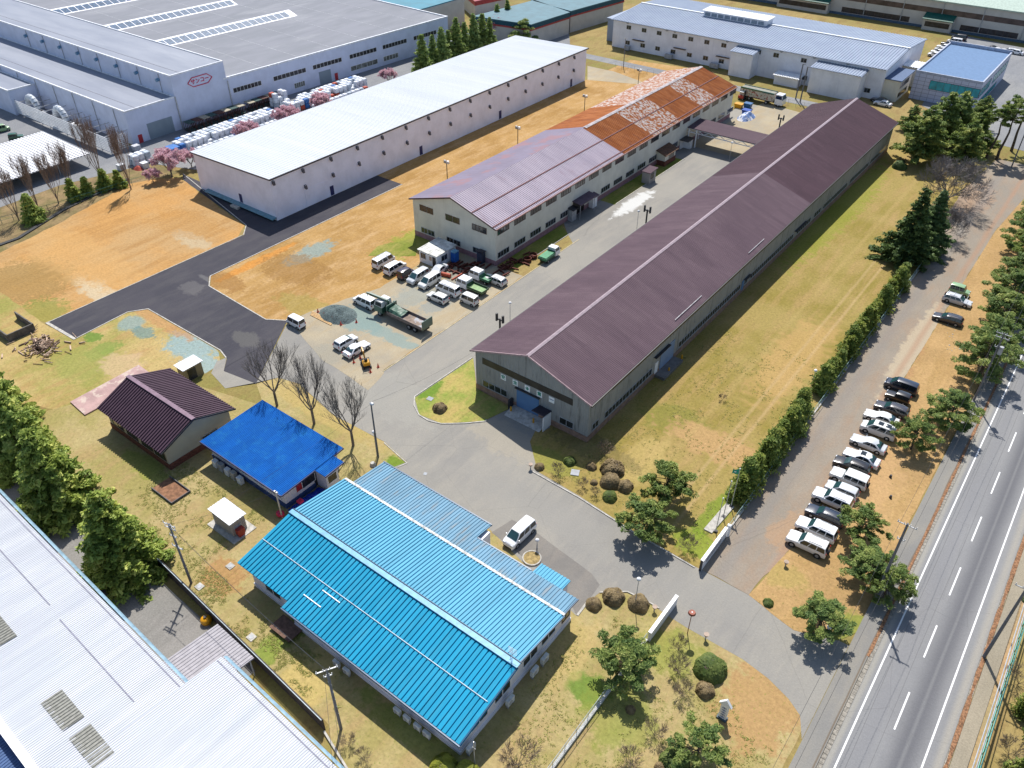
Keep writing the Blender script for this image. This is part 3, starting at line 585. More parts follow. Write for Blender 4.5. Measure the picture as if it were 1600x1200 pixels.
# ---- white warehouse ----------------------------------------------------------------
x0, x1, y0, y1 = -154.8, -129.3, 90.1, 204.0
W_ = empty('white_warehouse', ((x0+x1)/2, y0, 0), 'long white windowless warehouse with a bright white ribbed roof and hooded vents', 'warehouse')
ww_ = wallmat('white_panel_wall', S(238, 238, 252, .92), 0, dirt=S(222, 220, 242, .9), amt=.3, rough=.6)
mb = MB(); extrude_y(mb, [(x0, 0), (x1, 0), (x1, 8.95), (x0, 8.2)], y0, y1); fixn(mb.build('wall', ww_, W_))
wr_ = roofmat('white_roof_sheet', (.52, .54, .57), (.48, .51, .55), wear=(.43, .46, .51), lo=.5, hi=.85, ws=.3, stretch=(.1, 1, 1), rough=.6, sheets=(30, .62, .04))
mb = MB(); mb.corr((x1+.4, y0-.35, 9.2), (x1+.4, y1+.35, 9.2), (x0-.4, y1+.35, 8.42), (x0-.4, y0-.35, 8.42), .62, .05, 'wide'); mb.build('roof', wr_, W_)
mb = MB(); mb.box(x1+.4, y0-.37, 8.9, x1+.55, y1+.37, 9.22); mb.beam((x0-.4, y0-.42, 8.28), (x1+.55, y0-.42, 9.05), .12, .26); mb.build('gutter', mat('dark_blue_trim', (.05, .05, .07), .5), W_)
hood = mat('vent_hood', (.07, .07, .09), .4)
hp = mat('vent_pale', (.5, .5, .55), .4)
def vent(y, z, m0):
    mb = MB(); mb.box(x1, y-.2, z-.3, x1+.3, y+.2, z+.35, 1); mb.hexa([(x1, y-.26, z-.2), (x1+.5, y-.26, z-.5), (x1+.5, y+.26, z-.5), (x1, y+.26, z-.2)], [(x1, y-.26, z+.4), (x1+.35, y-.26, z+.3), (x1+.35, y+.26, z+.3), (x1, y+.26, z+.4)]); return mb
p0 = None
for i in range(15):
    for z, off in ((8.1, 0), (4.55, 0)):
        if z < 5 and i == 0: continue
        y = 90.7+7.63*i
        if y > y1-.5: continue
        if p0 is None: p0 = vent(y, z, 0).build('vent_hood', [hood, hp], W_); py0, pz0 = y, z
        else: q = p0.copy(); COL.objects.link(q); q.location = (0, y-py0, z-pz0)
nvy = mat('navy_door', (.03, .035, .12), .4)
for y in (104.7, 132.9, 163.3, 196.2): panel(W_, 'door', (x1, y, .15), PY, PX, 1.0, 2.1, nvy, .06)
for y, wd, ht in ((98.0, 5.6, 3.7), (193, 3.6, 3.7)): panel(W_, 'shutter_door', (x1, y, .1), PY, PX, wd, ht, ww_, .05)
mb = MB(); mb.corr((x0+2.6, y0-1.1, .55), (x1-.1, y0-1.1, .55), (x1-.1, y0-.01, .75), (x0+2.6, y0-.01, .75), 1.2, .02, 'tri'); mb.build('skirt_ledge', mat('teal_ledge', S(130, 180, 195, .6), .4), W_)
panel(W_, 'door', (-141.0, y0, .85), PX, NY, .9, 1.9, nvy, .06)
mb = MB(); mb.box(-142.2, y0-1.9, .0, -139.9, y0-1.12, .5); mb.build('step', CONC, W_)

# ---- big grey factory ---------------------------------------------------------------
F_ = empty('grey_factory', (-200, 120, 0), 'huge grey roofed factory with a tall front block carrying a red hexagon sign', 'factory')
fw = wallmat('pale_factory_wall', S(220, 226, 246, .85), 0, dirt=S(200, 208, 232, .85), amt=.3)
fr = roofmat('grey_flat_roof', S(150, 152, 160, .7), S(140, 143, 150, .7), wear=S(160, 162, 168, .7), lo=.5, hi=.7, ws=.12, stretch=(1, .3, 1), rough=.8)
fr2 = roofmat('blue_grey_roof', S(165, 170, 182, .7), S(150, 156, 170, .7), wear=S(178, 182, 192, .7), lo=.5, hi=.8, ws=.08, stretch=(.2, 1, 1), rough=.6)
edge = mat('parapet_white', (.72, .73, .76), .5)
def block(nm, xa, xb, ya, yb, z, wm, rm, par=.35):
    mb = MB(); mb.box(xa, ya, 0, xb, yb, z); mb.build('wall', wm, F_)
    mb = MB(); mb.box(xa+.02, ya+.02, z+.003, xb-.02, yb-.02, z+.12); mb.build('roof', rm, F_)
    mb = MB(); t = .3
    mb.box(xb-t, ya, z+.002, xb+.05, yb, z+par); mb.box(xa, ya-.05, z+.002, xb-t-.002, ya+t, z+par-.01); mb.box(xa, yb-t, z+.002, xb-t-.002, yb+.05, z+par-.01); mb.build('parapet', edge, F_)
block('tall', -300, -189, 109.0, 124.6, 12.9, fw, fr2)
block('low', -300, -189.02, 95.2, 108.95, 7.9, fw, fr2)
block('side', -300, -203.5, 60, 95.1, 5.0, fw, fr2) if False else None
block('side', -330, -232, 88, 95.1, 6.2, fw, fr2)
# long hall with roof monitors, turned three degrees from the front blocks
L_ = empty('factory_hall', (-189, 124.65, 0), 'huge flat grey roofed hall with raised glazed roof monitors behind the tall sign block', 'factory hall'); WL[L_.name] = Vector((0, 0, 0))
mb = MB(); mb.box(-240, -12, 0, 0, 82.5, 8.6); mb.build('wall', fw, L_)
mb = MB(); mb.box(-240, -11.9, 8.603, -.3, 82.4, 8.75); mb.build('roof', fr, L_)
mb = MB(); mb.box(-.4, -12, 8.61, .05, 82.6, 9.05); mb.box(-240, 82.1, 8.61, -.41, 82.55, 9.04); mb.build('parapet', edge, L_)
skg = mat('skylight_glass', S(80, 115, 150, .6), .25, .3, 2)
for (xa, xb, yb) in ((-42.5, -37.8, 52), (-69.5, -64.8, 48), (-101, -96.3, 42)):
    r_ = MB(); r_.hexa([(xa, -3, 8.76), (xb, -3, 8.76), (xb, yb, 8.76), (xa, yb, 8.76)], [(xa+.25, -3, 9.9), (xa+.75, -3, 9.9), (xa+.75, yb, 9.9), (xa+.25, yb, 9.9)])
    s_ = r_.build('roof_monitor', edge, L_); g_ = MB(); y = -3.0; sl2_ = (xb-xa-.75); ln_ = math.hypot(sl2_, 1.14)
    while y < yb-2.4: g_.obox(((xa+.75+xb)/2, y+1.2, 9.33+.03), (0, 1.05, 0), (sl2_*.36, 0, -1.14*.36), (1.14/ln_*.03, 0, sl2_/ln_*.03)); y += 2.4
    g_.build('monitor_glazing', skg, s_)
frl = mat('roof_patch_line', S(190, 192, 198, .7), .7, .2, 2)
for yy in (12, 24, 36, 48, 60, 72):
    mb = MB(); mb.box(-230, yy, 8.752, -1, yy+.14, 8.77); mb.build('roof_joint', frl, L_)
for xx in (-199, -210): mb = MB(); mb.box(-300, 112.2 if xx > -205 else 98.5, 13.022 if xx > -205 else 8.022, -189.4, 112.32 if xx > -205 else 98.62, 13.05 if xx > -205 else 8.05); mb.build('roof_joint', mat('joint_dark', (.12, .12, .14), .7), F_)
dw = mat('dark_pane', (.025, .027, .035), .3, .3, 1)
for a, b_ in ((1.2, 10), (14, 25), (27.5, 38), (41, 51.5), (54, 64), (67, 77)): window(L_, (0, a, 4.7), PY, PX, b_-a, 1.15, 8, WHITE, dw)
for a, b_ in ((20.4, 24), (41, 51.5), (54, 60)): window(L_, (0, a, 1.2), PY, PX, b_-a, 1.3, 5, WHITE, mat('dull_pane', (.18, .19, .17), .4, .3, 1))
shut = wallmat('grey_shutter', S(170, 185, 195, .62), 0)
panel(L_, 'shutter_door', (0, 29.3, 0), PY, PX, 4.2, 3.6, shut, .08); panel(F_, 'shutter_door', (-189.02, 99.8, 0), PY, PX, 7.0, 3.9, shut, .08)
panel(L_, 'fire_door', (0, 34.8, 0), PY, PX, 1.1, 2.0, mat('red_door', (.45, .03, .04), .5), .08); panel(F_, 'fire_door', (-189.02, 96.8, 0), PY, PX, 1.1, 2.0, MC['red_door'], .08)
L_.rotation_euler = (0, 0, R(-3.0))
red = mat('sign_red', (.55, .02, .07), .5, .02)
cy, cz = 116.9, 10.2; hx = [(113.3, 10.2), (114.7, 11.3), (119.1, 11.3), (120.5, 10.2), (119.1, 9.1), (114.7, 9.1)]
mb = MB(); xx = -188.96
for (ya, za), (yb, zb) in zip(hx, hx[1:]+hx[:1]): mb.beam((xx, ya, za), (xx, yb, zb), .2, .17)
sgn = mb.build('hexagon_sign', red, F_)
put_text(sgn, 'sign_lettering', 'サンコー', 1.35, (-188.93, cy, cz), PX, red, 1.0)
for yy in (108.98, 124.7):
    mb = MB(); mb.box(-189, yy-.12, 0, -188.8, yy+.12, 8.2)
    for z in range(16): mb.box(-188.8, yy-.3, z*.5+.3, -188.72, yy+.3, z*.5+.36)
    mb.build('ladder', STEEL, F_)
for i in range(8):
    xx = -194-9.3*i; mb = MB(); mb.tube((xx, 108.9, 8.05), (xx, 108.9, 12.8), .08, .08, 6); mb.build('downpipe', GREY, F_)
    mb = MB(); mb.tube((xx-.2, 108.95, 11.4), (xx-.2, 108.1, 11.3), .4, .45, 10); mb.build('vent', mat('vent_blue', S(120, 170, 205, .6), .3), F_)
    mb = MB(); mb.tube((xx, 95.1, .1), (xx, 95.1, 7.8), .08, .08, 6); mb.build('downpipe', GREY, F_)
# louvred plant yard beside the factory
Lv = empty('louvre_screen', (-212, 88.7, 0), 'long white louvred screen hiding pipes and machinery beside the grey factory', 'screen')
for k in range(8): mb = MB(); mb.box(-236, 88.6, .5+k*.45, -188, 88.7, .78+k*.45); mb.build('louvre', WHITE, Lv)
mb = MB()
for k in range(8): mb.box(-188.05, 88.72, .5+k*.45, -187.95, 93.5, .78+k*.45)
mb.build('end_louvre', WHITE, Lv)
for i in range(13): mb = MB(); mb.box(-236+4*i-.08, 88.75, 0, -236+4*i+.08, 88.9, 4.0); mb.build('post', GREY, Lv)
for i in range(12): mb = MB(); mb.box(-234+4*i-.06, 88.9, 3.55, -234+4*i+.06, 95.1, 3.68); mb.build('cross_beam', STEEL, Lv)
for i, (x, lb) in enumerate(((-228.5, 'large curved white duct behind the louvre screen, left one'), (-214.5, 'large curved white duct behind the louvre screen, right one'))):
    mb = MB(); pts = [Vector((x+2.6*math.sin(t)*.9, 91.5, 2.0+2.6*math.cos(t))) for t in [R(a) for a in range(-80, 91, 17)]]
    for a, b_ in zip(pts[:-1], pts[1:]): mb.tube(a, b_, .8, .8, 12)
    one('curved_duct', mb, mat('duct_white', (.62, .66, .7), .4), lb, 'duct', 'curved ducts in the plant yard', smooth=50)
for i, (x, y, l, w_, h) in enumerate(((-224, 91, 3, 2.2, 2), (-207, 91.5, 3.4, 2.2, 2.4), (-220, 92.5, 2, 2, 1.4))):
    r = empty('plant_unit', (x, y, 0), ['grey machine between the two curved ducts', 'white tilted panel machine right of the curved ducts', 'small machine just left of the right curved duct'][i], 'machine')
    mb = MB(); mb.bbox(x-l/2, y-w_/2, .3, x+l/2, y+w_/2, h, .08); mb.build('casing', [GREY, WHITE, GREY][i], r)
    mb = MB(); mb.tube((x, y, h), (x, y, h+.35), .5, .5, 12); mb.build('fan', DARK, r)
    mb = MB(); mb.box(x-l/2, y-w_/2+.1, 0, x+l/2, y+w_/2-.1, .29); mb.build('base', DARK, r)

# ---- front blue roofed office ---------------------------------------------------------
B_ = empty('blue_roof_office', (-43, 36, 0), 'large single storey office under a bright sky blue ribbed roof', 'office')
bw = wallmat('white_render', S(236, 234, 240, .85), 0, dirt=S(205, 203, 212, .8), amt=.4)
X0b, X1b = -60.0, -27.2
yR, zR = 36.0, 5.15; zb = 3.5
# roof planes: low slope (Y 27-36), high slope (36-44) with slight fall, extension (44-50)
mb = MB(); mb.prism([(-58.8, 28.6), (-51.0, 28.6), (-51.0, 27.8), (-27.4, 27.8), (-27.4, 36), (-58.8, 36)], 0, 3.2); mb.prism([(-59.2, 36.01), (-27.6, 36.01), (-27.6, 46.7), (-28.6, 46.7), (-40.9, 46.7), (-40.9, 49.3), (-58.6, 49.3), (-58.6, 44)], 0, 2.85)
fixn(mb.build('wall', bw, B_))
mb = MB(); extrude_x(mb, [(28.6, 3.21), (36, 3.21), (36, 5.0)], -58.8, -27.42); extrude_x(mb, [(36.01, 3.0), (43.8, 3.0), (43.8, 3.9), (36.01, 5.0)], -58.9, -27.62); fixn(mb.build('gable_wall', bw, B_))
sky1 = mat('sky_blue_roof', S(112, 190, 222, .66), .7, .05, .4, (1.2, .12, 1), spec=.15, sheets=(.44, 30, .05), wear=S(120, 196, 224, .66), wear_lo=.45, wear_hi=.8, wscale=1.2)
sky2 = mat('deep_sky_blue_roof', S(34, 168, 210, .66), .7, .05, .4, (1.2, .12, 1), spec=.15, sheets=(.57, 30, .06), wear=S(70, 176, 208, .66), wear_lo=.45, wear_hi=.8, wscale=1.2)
sky3 = mat('worn_blue_roof', S(110, 165, 195, .6), .6, .1, .6, (1, .2, 1), wear=S(150, 160, 165, .6), wear_lo=.52, wear_hi=.72, wscale=1.2)
def bslope(nm, xa, xb, ya, za, yb, zb_, m, pitch=.5, d=.18, prof='fold', parent=B_): mb = MB(); mb.corr((xa, ya, za), (xb, ya, za), (xb, yb, zb_), (xa, yb, zb_), pitch, d, prof, thick=.06); return mb.build(nm, m, parent)
sB = (zR-3.55)/(36-27.1)
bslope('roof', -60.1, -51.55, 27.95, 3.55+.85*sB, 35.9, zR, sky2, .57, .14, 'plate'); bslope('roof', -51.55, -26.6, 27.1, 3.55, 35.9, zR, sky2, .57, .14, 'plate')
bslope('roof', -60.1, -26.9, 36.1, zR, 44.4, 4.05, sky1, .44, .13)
bslope('roof', -59.1, -41.3, 44.3, 3.75, 50.0, 3.15, sky3, .42, .08); bslope('roof', -41.3, -27.2, 44.3, 3.75, 47.3, 3.43, sky3, .42, .08)
bslope('roof', -33.4, -29.4, 47.35, 3.0, 49.3, 2.8, sky1, .42, .08)
mb = MB(); mb.box(-33.2, 46.72, 0, -29.6, 49.0, 2.68); mb.build('entrance_porch', bw, B_)
mb = MB(); mb.obox((-43.4, 36, zR+.1), (16.75, 0, 0), (0, .3, 0), (0, 0, .06)); mb.build('ridge_cap', mat('ridge_blue', S(120, 195, 235, .62), .5), B_)
mb = MB(); mb.obox((-43.4, 36.43, zR+.03), (16.75, 0, 0), (0, .04, 0), (0, 0, .13)); mb.build('ridge_upstand', mat('ridge_dark', S(30, 90, 130, .6), .5), B_)
mb = MB(); mb.box(-60, 44.18, 3.95, -26.9, 44.5, 4.12); mb.build('flashing', mat('pale_flashing', (.58, .58, .56), .7, .25, 3), B_)
mb = MB(); mb.tube((-60, 31.6, 3.55+4.6*sB+.04), (-27, 31.6, 3.55+4.6*sB+.04), .06, .06, 6); mb.build('snow_rail', mat('rail_grey', (.4, .5, .55), .5), B_)
for ya in (29.4, 30.9): mb = MB(); mb.box(-50.6+(ya-29.4)*.9, ya, 3.55+(ya-27.1)*sB+.02, -47.9+(ya-29.4)*.9, ya+.09, 3.55+(ya-27.1)*sB+.1); mb.build('snow_rail', WHITE, B_)
gt = mat('blue_gutter', S(30, 95, 140, .6), .4)
mb = MB(); mb.box(-51.6, 26.95, 3.25, -26.6, 27.08, 3.5); mb.box(-59.2, 50.05, 2.9, -41.3, 50.2, 3.15); mb.box(-41.25, 47.36, 3.12, -33.5, 47.5, 3.38); mb.build('gutter', gt, B_)
mb = MB(); mb.beam((-26.68, 27.1, 3.45), (-26.68, 35.9, zR-.1), .1, .22); mb.beam((-26.83, 36.1, zR-.1), (-26.83, 44.2, 3.98), .1, .2); mb.beam((-27.1, 44.5, 3.65), (-27.1, 47.3, 3.35), .1, .2); mb.build('verge_trim', gt, B_)
for xx in (-34.5, ): pass
for y in (29.5, 33.1, 38.0, 41.2): window(B_, (-27.4 if y < 36 else -27.6, y, 1.5), PY, PX, 2.5, 1.2, 2, WHITE)
window(B_, (-27.6, 45.0, 1.3), PY, PX, 1.4, 1.3, 2, brown_f)
for x in (-56.5, -48.5, -43.5, -38, -33): window(B_, (x, 28.6 if x < -51 else 27.8, 1.2), PX, NY, 2.6, 1.1, 2, WHITE)
for x in (-57, -53, -49, -45): window(B_, (x+2.4, 49.3, 1.0), (-1, 0, 0), PY, 2.4, 1.2, 2, WHITE)
base_ = mat('blue_base', (.05, .12, .3), .6)
mb = MB(); mb.box(-58.9, 28.5, 0, -51, 28.6, .5); mb.box(-51, 27.7, 0, -27.3, 27.8, .5); mb.box(-27.399, 27.8, 0, -27.28, 36, .5); mb.box(-27.599, 36.02, 0, -27.48, 46.7, .5); mb.build('base_band', bw, B_)
# aerial on the ridge end
mb = MB(); a = Vector((-27.6, 36.2, zR+.1)); mb.tube(a, a+Vector((0, 0, 1.9)), .03, .03, 5)
for k in range(4): mb.tube(a+Vector((-.5, 0, .9+k*.28)), a+Vector((.5, .1, .9+k*.28)), .02, .02, 4)
mb.tube(a, a+Vector((-.6, .4, 1.2)), .025, .025, 4); mb.tube(a+Vector((-.6, .4, 0)), a+Vector((0, 0, 1.3)), .025, .025, 4)
one('roof_aerial', mb, WHITE, 'small white aerial at the right end of the sky blue ridge', 'aerial')
def acunit():
    r = empty('air_conditioner'); tag(r, None, 'air conditioner'); mb = MB(); mb.bbox(-.42, -.17, .3, .42, .17, 1.0, .02); mb.build('casing', mat('ac_casing', (.62, .63, .6), .5), r)
    mb = MB(); mb.tube((-.1, -.172, .65), (-.1, -.19, .65), .24, .24, 14); mb.build('fan_grille', GREY, r)
    mb = MB(); mb.box(-.38, -.12, 0, -.3, .12, .299); mb.box(.3, -.12, 0, .38, .12, .299); mb.build('foot', GREY, r); return r
AC = Proto(acunit)
aclab = 'grey white air conditioner standing along the shaded long side of the sky blue office'
for x in (-43.6, -42.1, -34.9, -33.6, -32.2, -31.0): AC.put((x, 27.1, 0.02), 0, aclab, 'air conditioners on the long side')
for y, lab in ((28.6, 'air conditioner nearest the front corner under the gable of the sky blue office'), (34.7, 'air conditioner below the ridge at the gable end of the sky blue office'), (38.8, 'left one of the close pair of air conditioners at the far gable end'), (40.6, 'right one of the close pair of air conditioners at the far gable end')): AC.put((-26.7, y, .02), R(90), lab, 'air conditioners at the gable end', 1.25)

# ---- mid blue roofed building -----------------------------------------------------------
M_ = empty('blue_roof_annex', (-72, 42, 0), 'single storey annex with a vivid mid blue fine ribbed roof and stepped corner', 'annex')
mb = MB(); mb.prism([(-80.3, 38.7), (-65.3, 38.7), (-65.3, 43.6), (-65.3, 45.8), (-65.3, 47.6), (-80.3, 47.6)], 0, 3.2); mb.prism([(-65.29, 43.9), (-63.4, 43.9), (-63.4, 45.9), (-65.29, 45.9)], 0, 3.05); fixn(mb.build('wall', bw, M_))
vb = mat('vivid_blue_roof', S(14, 106, 198, .62), .75, .05, .5, spec=.1, sheets=(.78, 2.4, .08), wear=S(40, 132, 204, .62), wear_lo=.45, wear_hi=.8, wscale=.7)
bslope('roof', -81, -64.65, 37.9, 3.35, 48.3, 3.75, vb, .26, .04, 'fold', M_); bslope('roof', -64.64, -62.8, 43.4, 3.45, 46.6, 3.6, vb, .26, .04, 'fold', M_)
nb = mat('navy_trim', (.015, .03, .12), .4)
mb = MB(); mb.box(-81, 37.78, 3.12, -64.65, 37.89, 3.36); mb.beam((-64.6, 37.9, 3.24), (-64.6, 43.35, 3.42), .1, .2); mb.beam((-64.6, 46.7, 3.56), (-64.6, 48.3, 3.66), .1, .2); mb.beam((-62.74, 43.4, 3.34), (-62.74, 46.6, 3.5), .1, .2); mb.build('verge_trim', nb, M_)
window(M_, (-65.3, 41.5, 1.3), PY, PX, 2.1, 1.4, 1, WHITE, dw); window(M_, (-63.4, 44.1, 1.2), PY, PX, 1.5, 1.2, 1, WHITE)
panel(M_, 'red_panel', (-65.3, 40.6, 1.4), PY, PX, .85, 1.3, mat('deep_red', (.35, .02, .03), .5), .05)
panel(M_, 'open_porch', (-65.3, 44.3-.9, .1), PY, PX, .45, 2.3, dw, .03)
for x in (-78.5, -75, -71.5, -68.3): window(M_, (x, 38.7, 1.4), PX, NY, 2.2, 1.1, 2, WHITE)
mb = MB(); mb.box(-80.4, 38.6, 0, -65.2, 38.7, .8); mb.box(-65.299, 38.7, 0, -65.2, 43.5, .8); mb.build('base_band', mat('blue_grey_base', S(60, 90, 150, .6), .7), M_)
for i in range(5):
    mb = MB(); mb.bbox(-79.2+i*1.3, 37.7, .0, -78.4+i*1.3, 38.3, 1.1+.2*(i % 2), .03); one('storage_box', mb, [WHITE, GREY, WHITE, CONC, WHITE][i], 'pale storage box lined up against the shaded wall of the mid blue annex', 'box', 'boxes along the annex wall')
tarp = mat('blue_tarpaulin', S(20, 70, 200, .7), .35, .2, 1.5)
mb = MB(); nx, ny = 14, 8; V = {}
for i in range(nx+1):
    for j in range(ny+1):
        u, v = i/nx, j/ny; x = -64.9+2.4*v; y = 38.4+5.2*u; h = .9*math.sin(math.pi*min(1, max(0, .05+.9*v)))**.5*(.7+.3*mnoise.noise(Vector((x, y, 3))*1.5))*(.5+.5*math.sin(math.pi*(.08+.85*u)))
        V[i, j] = len(mb.v); mb.v.append((x+.15*mnoise.noise(Vector((x, y, 0))*2), y, .02+max(0, h)))
for i in range(nx):
    for j in range(ny): mb.f.append((V[i, j], V[i, j+1], V[i+1, j+1], V[i+1, j])); mb.m.append(0)
one('tarpaulin', mb, tarp, 'crumpled blue tarpaulin over a heap beside the mid blue annex', 'tarpaulin')
mb = MB(); mb.bbox(-64.4, 39.6, .95, -63.7, 40.3, 1.25, .04); one('red_crate', mb, MC['sign_red'], 'red crate lying on the blue tarpaulin', 'crate')
mb = MB(); mb.sphere((-65.0, 37.4, .35), .6, .5, .4, 10, 6); one('red_bundle', mb, MC['sign_red'], 'red bundle at the foot of the short post by the annex corner', 'bundle')
mb = MB(); mb.tube((-64.6, 37.3, 0), (-64.6, 37.3, 4.6), .12, .1, 8); mb.box(-64.9, 37.2, 4.4, -64.3, 37.4, 4.6); one('short_post', mb, STEEL, 'short grey post at the corner where the two blue roofs meet', 'post')

# ---- small brown roofed house -----------------------------------------------------------
H_ = empty('brown_roof_hut', (-90, 39, 0), 'cream gabled hut with a dark brown folded metal roof', 'hut')
mb = MB(); extrude_x(mb, [(33.9, 0), (44.0, 0), (44.0, 3.9), (38.6, 5.85), (33.9, 3.9)], -97.0, -83.0); fixn(mb.build('wall', wallmat('hut_cream', S(210, 205, 185, .62), 0), H_))
hb = mat('plum_roof_sheet', S(92, 70, 84, .62), .6, .06, .5, spec=.2)
bslope('roof', -97.7, -82.4, 33.1, 3.75, 38.5, 6.0, hb, .5, .16, 'fold', H_); bslope('roof', -97.7, -82.4, 44.8, 3.75, 38.7, 6.0, hb, .5, .16, 'fold', H_)
mb = MB(); mb.obox((-90.05, 38.6, 6.06), (7.7, 0, 0), (0, .3, 0), (0, 0, .05)); mb.build('ridge_cap', mat('ridge_plum', S(150, 120, 138, .6), .5), H_)
mb = MB(); mb.box(-97.05, 33.8, 0, -82.95, 33.9, 1.0); mb.box(-82.999, 33.9, 0, -82.93, 44.0, 1.0); mb.build('brick_base', mat('brick_base', S(140, 85, 70, .6), .9, .25, 4), H_)
mb = MB(); mb.beam((-82.4, 33.1, 3.65), (-82.4, 38.6, 5.9), .1, .22); mb.beam((-82.4, 44.8, 3.65), (-82.4, 38.6, 5.9), .1, .22); mb.build('verge_trim', DARK, H_)
window(H_, (-83.0, 39.2, 1.1), PY, PX, 2.5, .9, 2)
for x in (-96, -92.5, -89, -86): window(H_, (x, 33.9, 1.3), PX, NY, 2.6, 1.3, 2, brown_f)

# ---- small things in the left yard -----------------------------------------------------
def shed(name, px_roof, z, zhi, wallm, roofm, lab, cat='shed', pitch=.35, d=.05, inset=.25, ov=0):
    P_ = [G(a, b_, z) for a, b_ in px_roof]; c0 = sum(P_, Vector())/4; ux = (P_[1]-P_[0]+P_[2]-P_[3])/2; uy = (P_[3]-P_[0]+P_[2]-P_[1])/2
    ax = Vector((1, 0, 0)) if abs(ux.x) > abs(ux.y) else Vector((0, 1, 0)); lx = abs(ux.x)+0 if abs(ux.x) > abs(ux.y) else abs(uy.x); ly = abs(uy.y) if abs(ux.x) > abs(ux.y) else abs(ux.y)
    r = empty(name, (c0.x, c0.y, 0), lab, cat); xa, xb, ya, yb = c0.x-lx/2, c0.x+lx/2, c0.y-ly/2, c0.y+ly/2
    mb = MB(); i = inset; zz = z-.15; extrude_y(mb, [(xa+i, 0), (xb-i, 0), (xb-i, z-.16), (xa+i, z-.16+(zhi-z))], ya+i, yb-i); fixn(mb.build('wall', wallm, r))
    mb = MB(); mb.corr((xb, ya, z), (xb, yb, z), (xa, yb, zhi), (xa, ya, zhi), pitch, d, 'fold', thick=.06); mb.build('roof', roofm, r)
    return r, (xa+i, xb-i, ya+i, yb-i)
pw = wallmat('pale_shed_wall', S(205, 200, 195, .6), .25)
s1, (a, b_, c0, d0) = shed('tank_shed', [(325, 796), (352, 777), (384, 803), (357, 821)], 2.6, 2.75, pw, WHITE, 'small white square shed on a concrete pad beside the mid blue annex')
panel(s1, 'louvre_vent', (b_, c0+.3, .4), PY, PX, 1.1, 1.2, GREY, .04); mb = MB(); mb.box(a-.7, c0-.7, .0, b_+.9, d0+.7, .1); one('concrete_pad', mb, CONC, 'concrete pad under the small white shed', 'pad')
mb = MB(); mb.bbox(b_+.1, c0+.3, .5, b_+.75, c0+1.3, 1.3, .05); mb.box(b_+.2, c0+.4, .1, b_+.65, c0+1.2, .5); one('generator', mb, mat('faded_red', S(190, 70, 60, .6), .6), 'red machine on the side of the small white shed', 'machine')
s2, e2 = shed('yard_shed', [(271, 572), (302, 554), (317, 563), (286, 580)], 2.5, 2.6, wallmat('tan_wall', S(175, 160, 125, .6), 0), WHITE, 'small tan shed with white roof behind the brown roofed hut')
panel(s2, 'door', (e2[1], e2[2]+.5, .1), PY, PX, 1.4, 1.9, dw, .05)
# site cabin beside the cream workshop
Cb = empty('site_cabin', (-92.7, 98, 0), 'white site cabin with ribbed roof, part in shade, beside the cream workshop', 'cabin')
mb = MB(); mb.box(-94.8, 95.4, .1, -90.4, 100.7, 2.55); mb.build('wall', WHITE, Cb); mb = MB(); mb.corr((-95.0, 95.1, 2.75), (-90.2, 95.1, 2.7), (-90.2, 101.0, 2.7), (-95.0, 101.0, 2.75), .55, .05, 'fold'); mb.build('roof', mat('cabin_roof', (.6, .6, .56), .6, .2, 1), Cb)
window(Cb, (-94.4, 95.4, 1.1), PX, NY, 1.2, 1.0, 2); window(Cb, (-90.4, 96.6, 1.0), PY, PX, 1.6, 1.0, 2); panel(Cb, 'door', (-91.5, 95.4, .15), PX, NY, .8, 2.0, dw, .05); panel(Cb, 'notice', (-92.3, 95.4, 1.2), PX, NY, .6, .8, mat('notice', (.5, .35, .25), .7), .03)
Tl = empty('portable_toilet', (-89.3, 99.2, 0), 'blue portable toilet between the site cabin and the cream workshop', 'portable toilet')
mb = MB(); mb.bbox(-89.9, 98.6, .1, -88.8, 99.8, 2.3, .06); mb.build('cabin_body', mat('toilet_blue', S(40, 110, 200, .7), .4), Tl); mb = MB(); mb.bbox(-89.95, 98.55, 2.3, -88.75, 99.85, 2.5, .07); mb.build('roof', mat('toilet_roof', S(130, 190, 220, .6), .4), Tl); panel(Tl, 'door', (-89.7, 98.6, .2), PX, NY, .7, 1.9, mat('toilet_door', S(35, 100, 190, .7), .4), .03)
# booths on the right side of the cream workshop
Bo = empty('meter_booth', (-78.8, 153, 0), 'narrow white booth with a plum roof on the grass strip by the cream workshop', 'booth')
mb = MB(); mb.box(-79.9, 151.9, 0, -78.0, 154.7, 2.7); mb.build('wall', pw, Bo); mb = MB(); mb.corr((-80.3, 151.5, 2.85), (-77.7, 151.5, 2.85), (-77.7, 155.1, 3.0), (-80.3, 155.1, 3.0), .4, .04, 'fold'); mb.build('roof', rE, Bo); window(Bo, (-78.0, 152.4, 1.2), PY, PX, 1.2, 1.0, 2, DARK)
Bs = empty('brick_porch', (-81, 164.5, 0), 'brown lean-to with brick base against the cream workshop wall', 'lean-to')
mb = MB(); extrude_y(mb, [(-82.39, 0), (-80.2, 0), (-80.2, 2.7), (-82.39, 3.4)], 162.8, 167.8); fixn(mb.build('wall', cream, Bs)); mb = MB(); mb.box(-82.3, 162.7, 0, -80.1, 162.8, 1.2); mb.box(-80.2, 162.8, 0, -80.1, 167.9, 1.2); mb.build('brick_base', MC['brick_base'], Bs)
mb = MB(); mb.corr((-79.7, 162.2, 2.75), (-79.7, 168.3, 2.75), (-82.4, 168.3, 3.6), (-82.4, 162.2, 3.6), .3, .03, 'tri'); mb.build('roof', mat('rusty_brown', S(120, 80, 50, .6), .7, .3, 2), Bs); window(Bs, (-80.2, 164.6, 1.35), PY, PX, 2.4, 1.0, 2)
Bt = empty('entrance_box', (-81.3, 177.5, 0), 'dark roofed white entrance box beside the link canopy', 'porch')
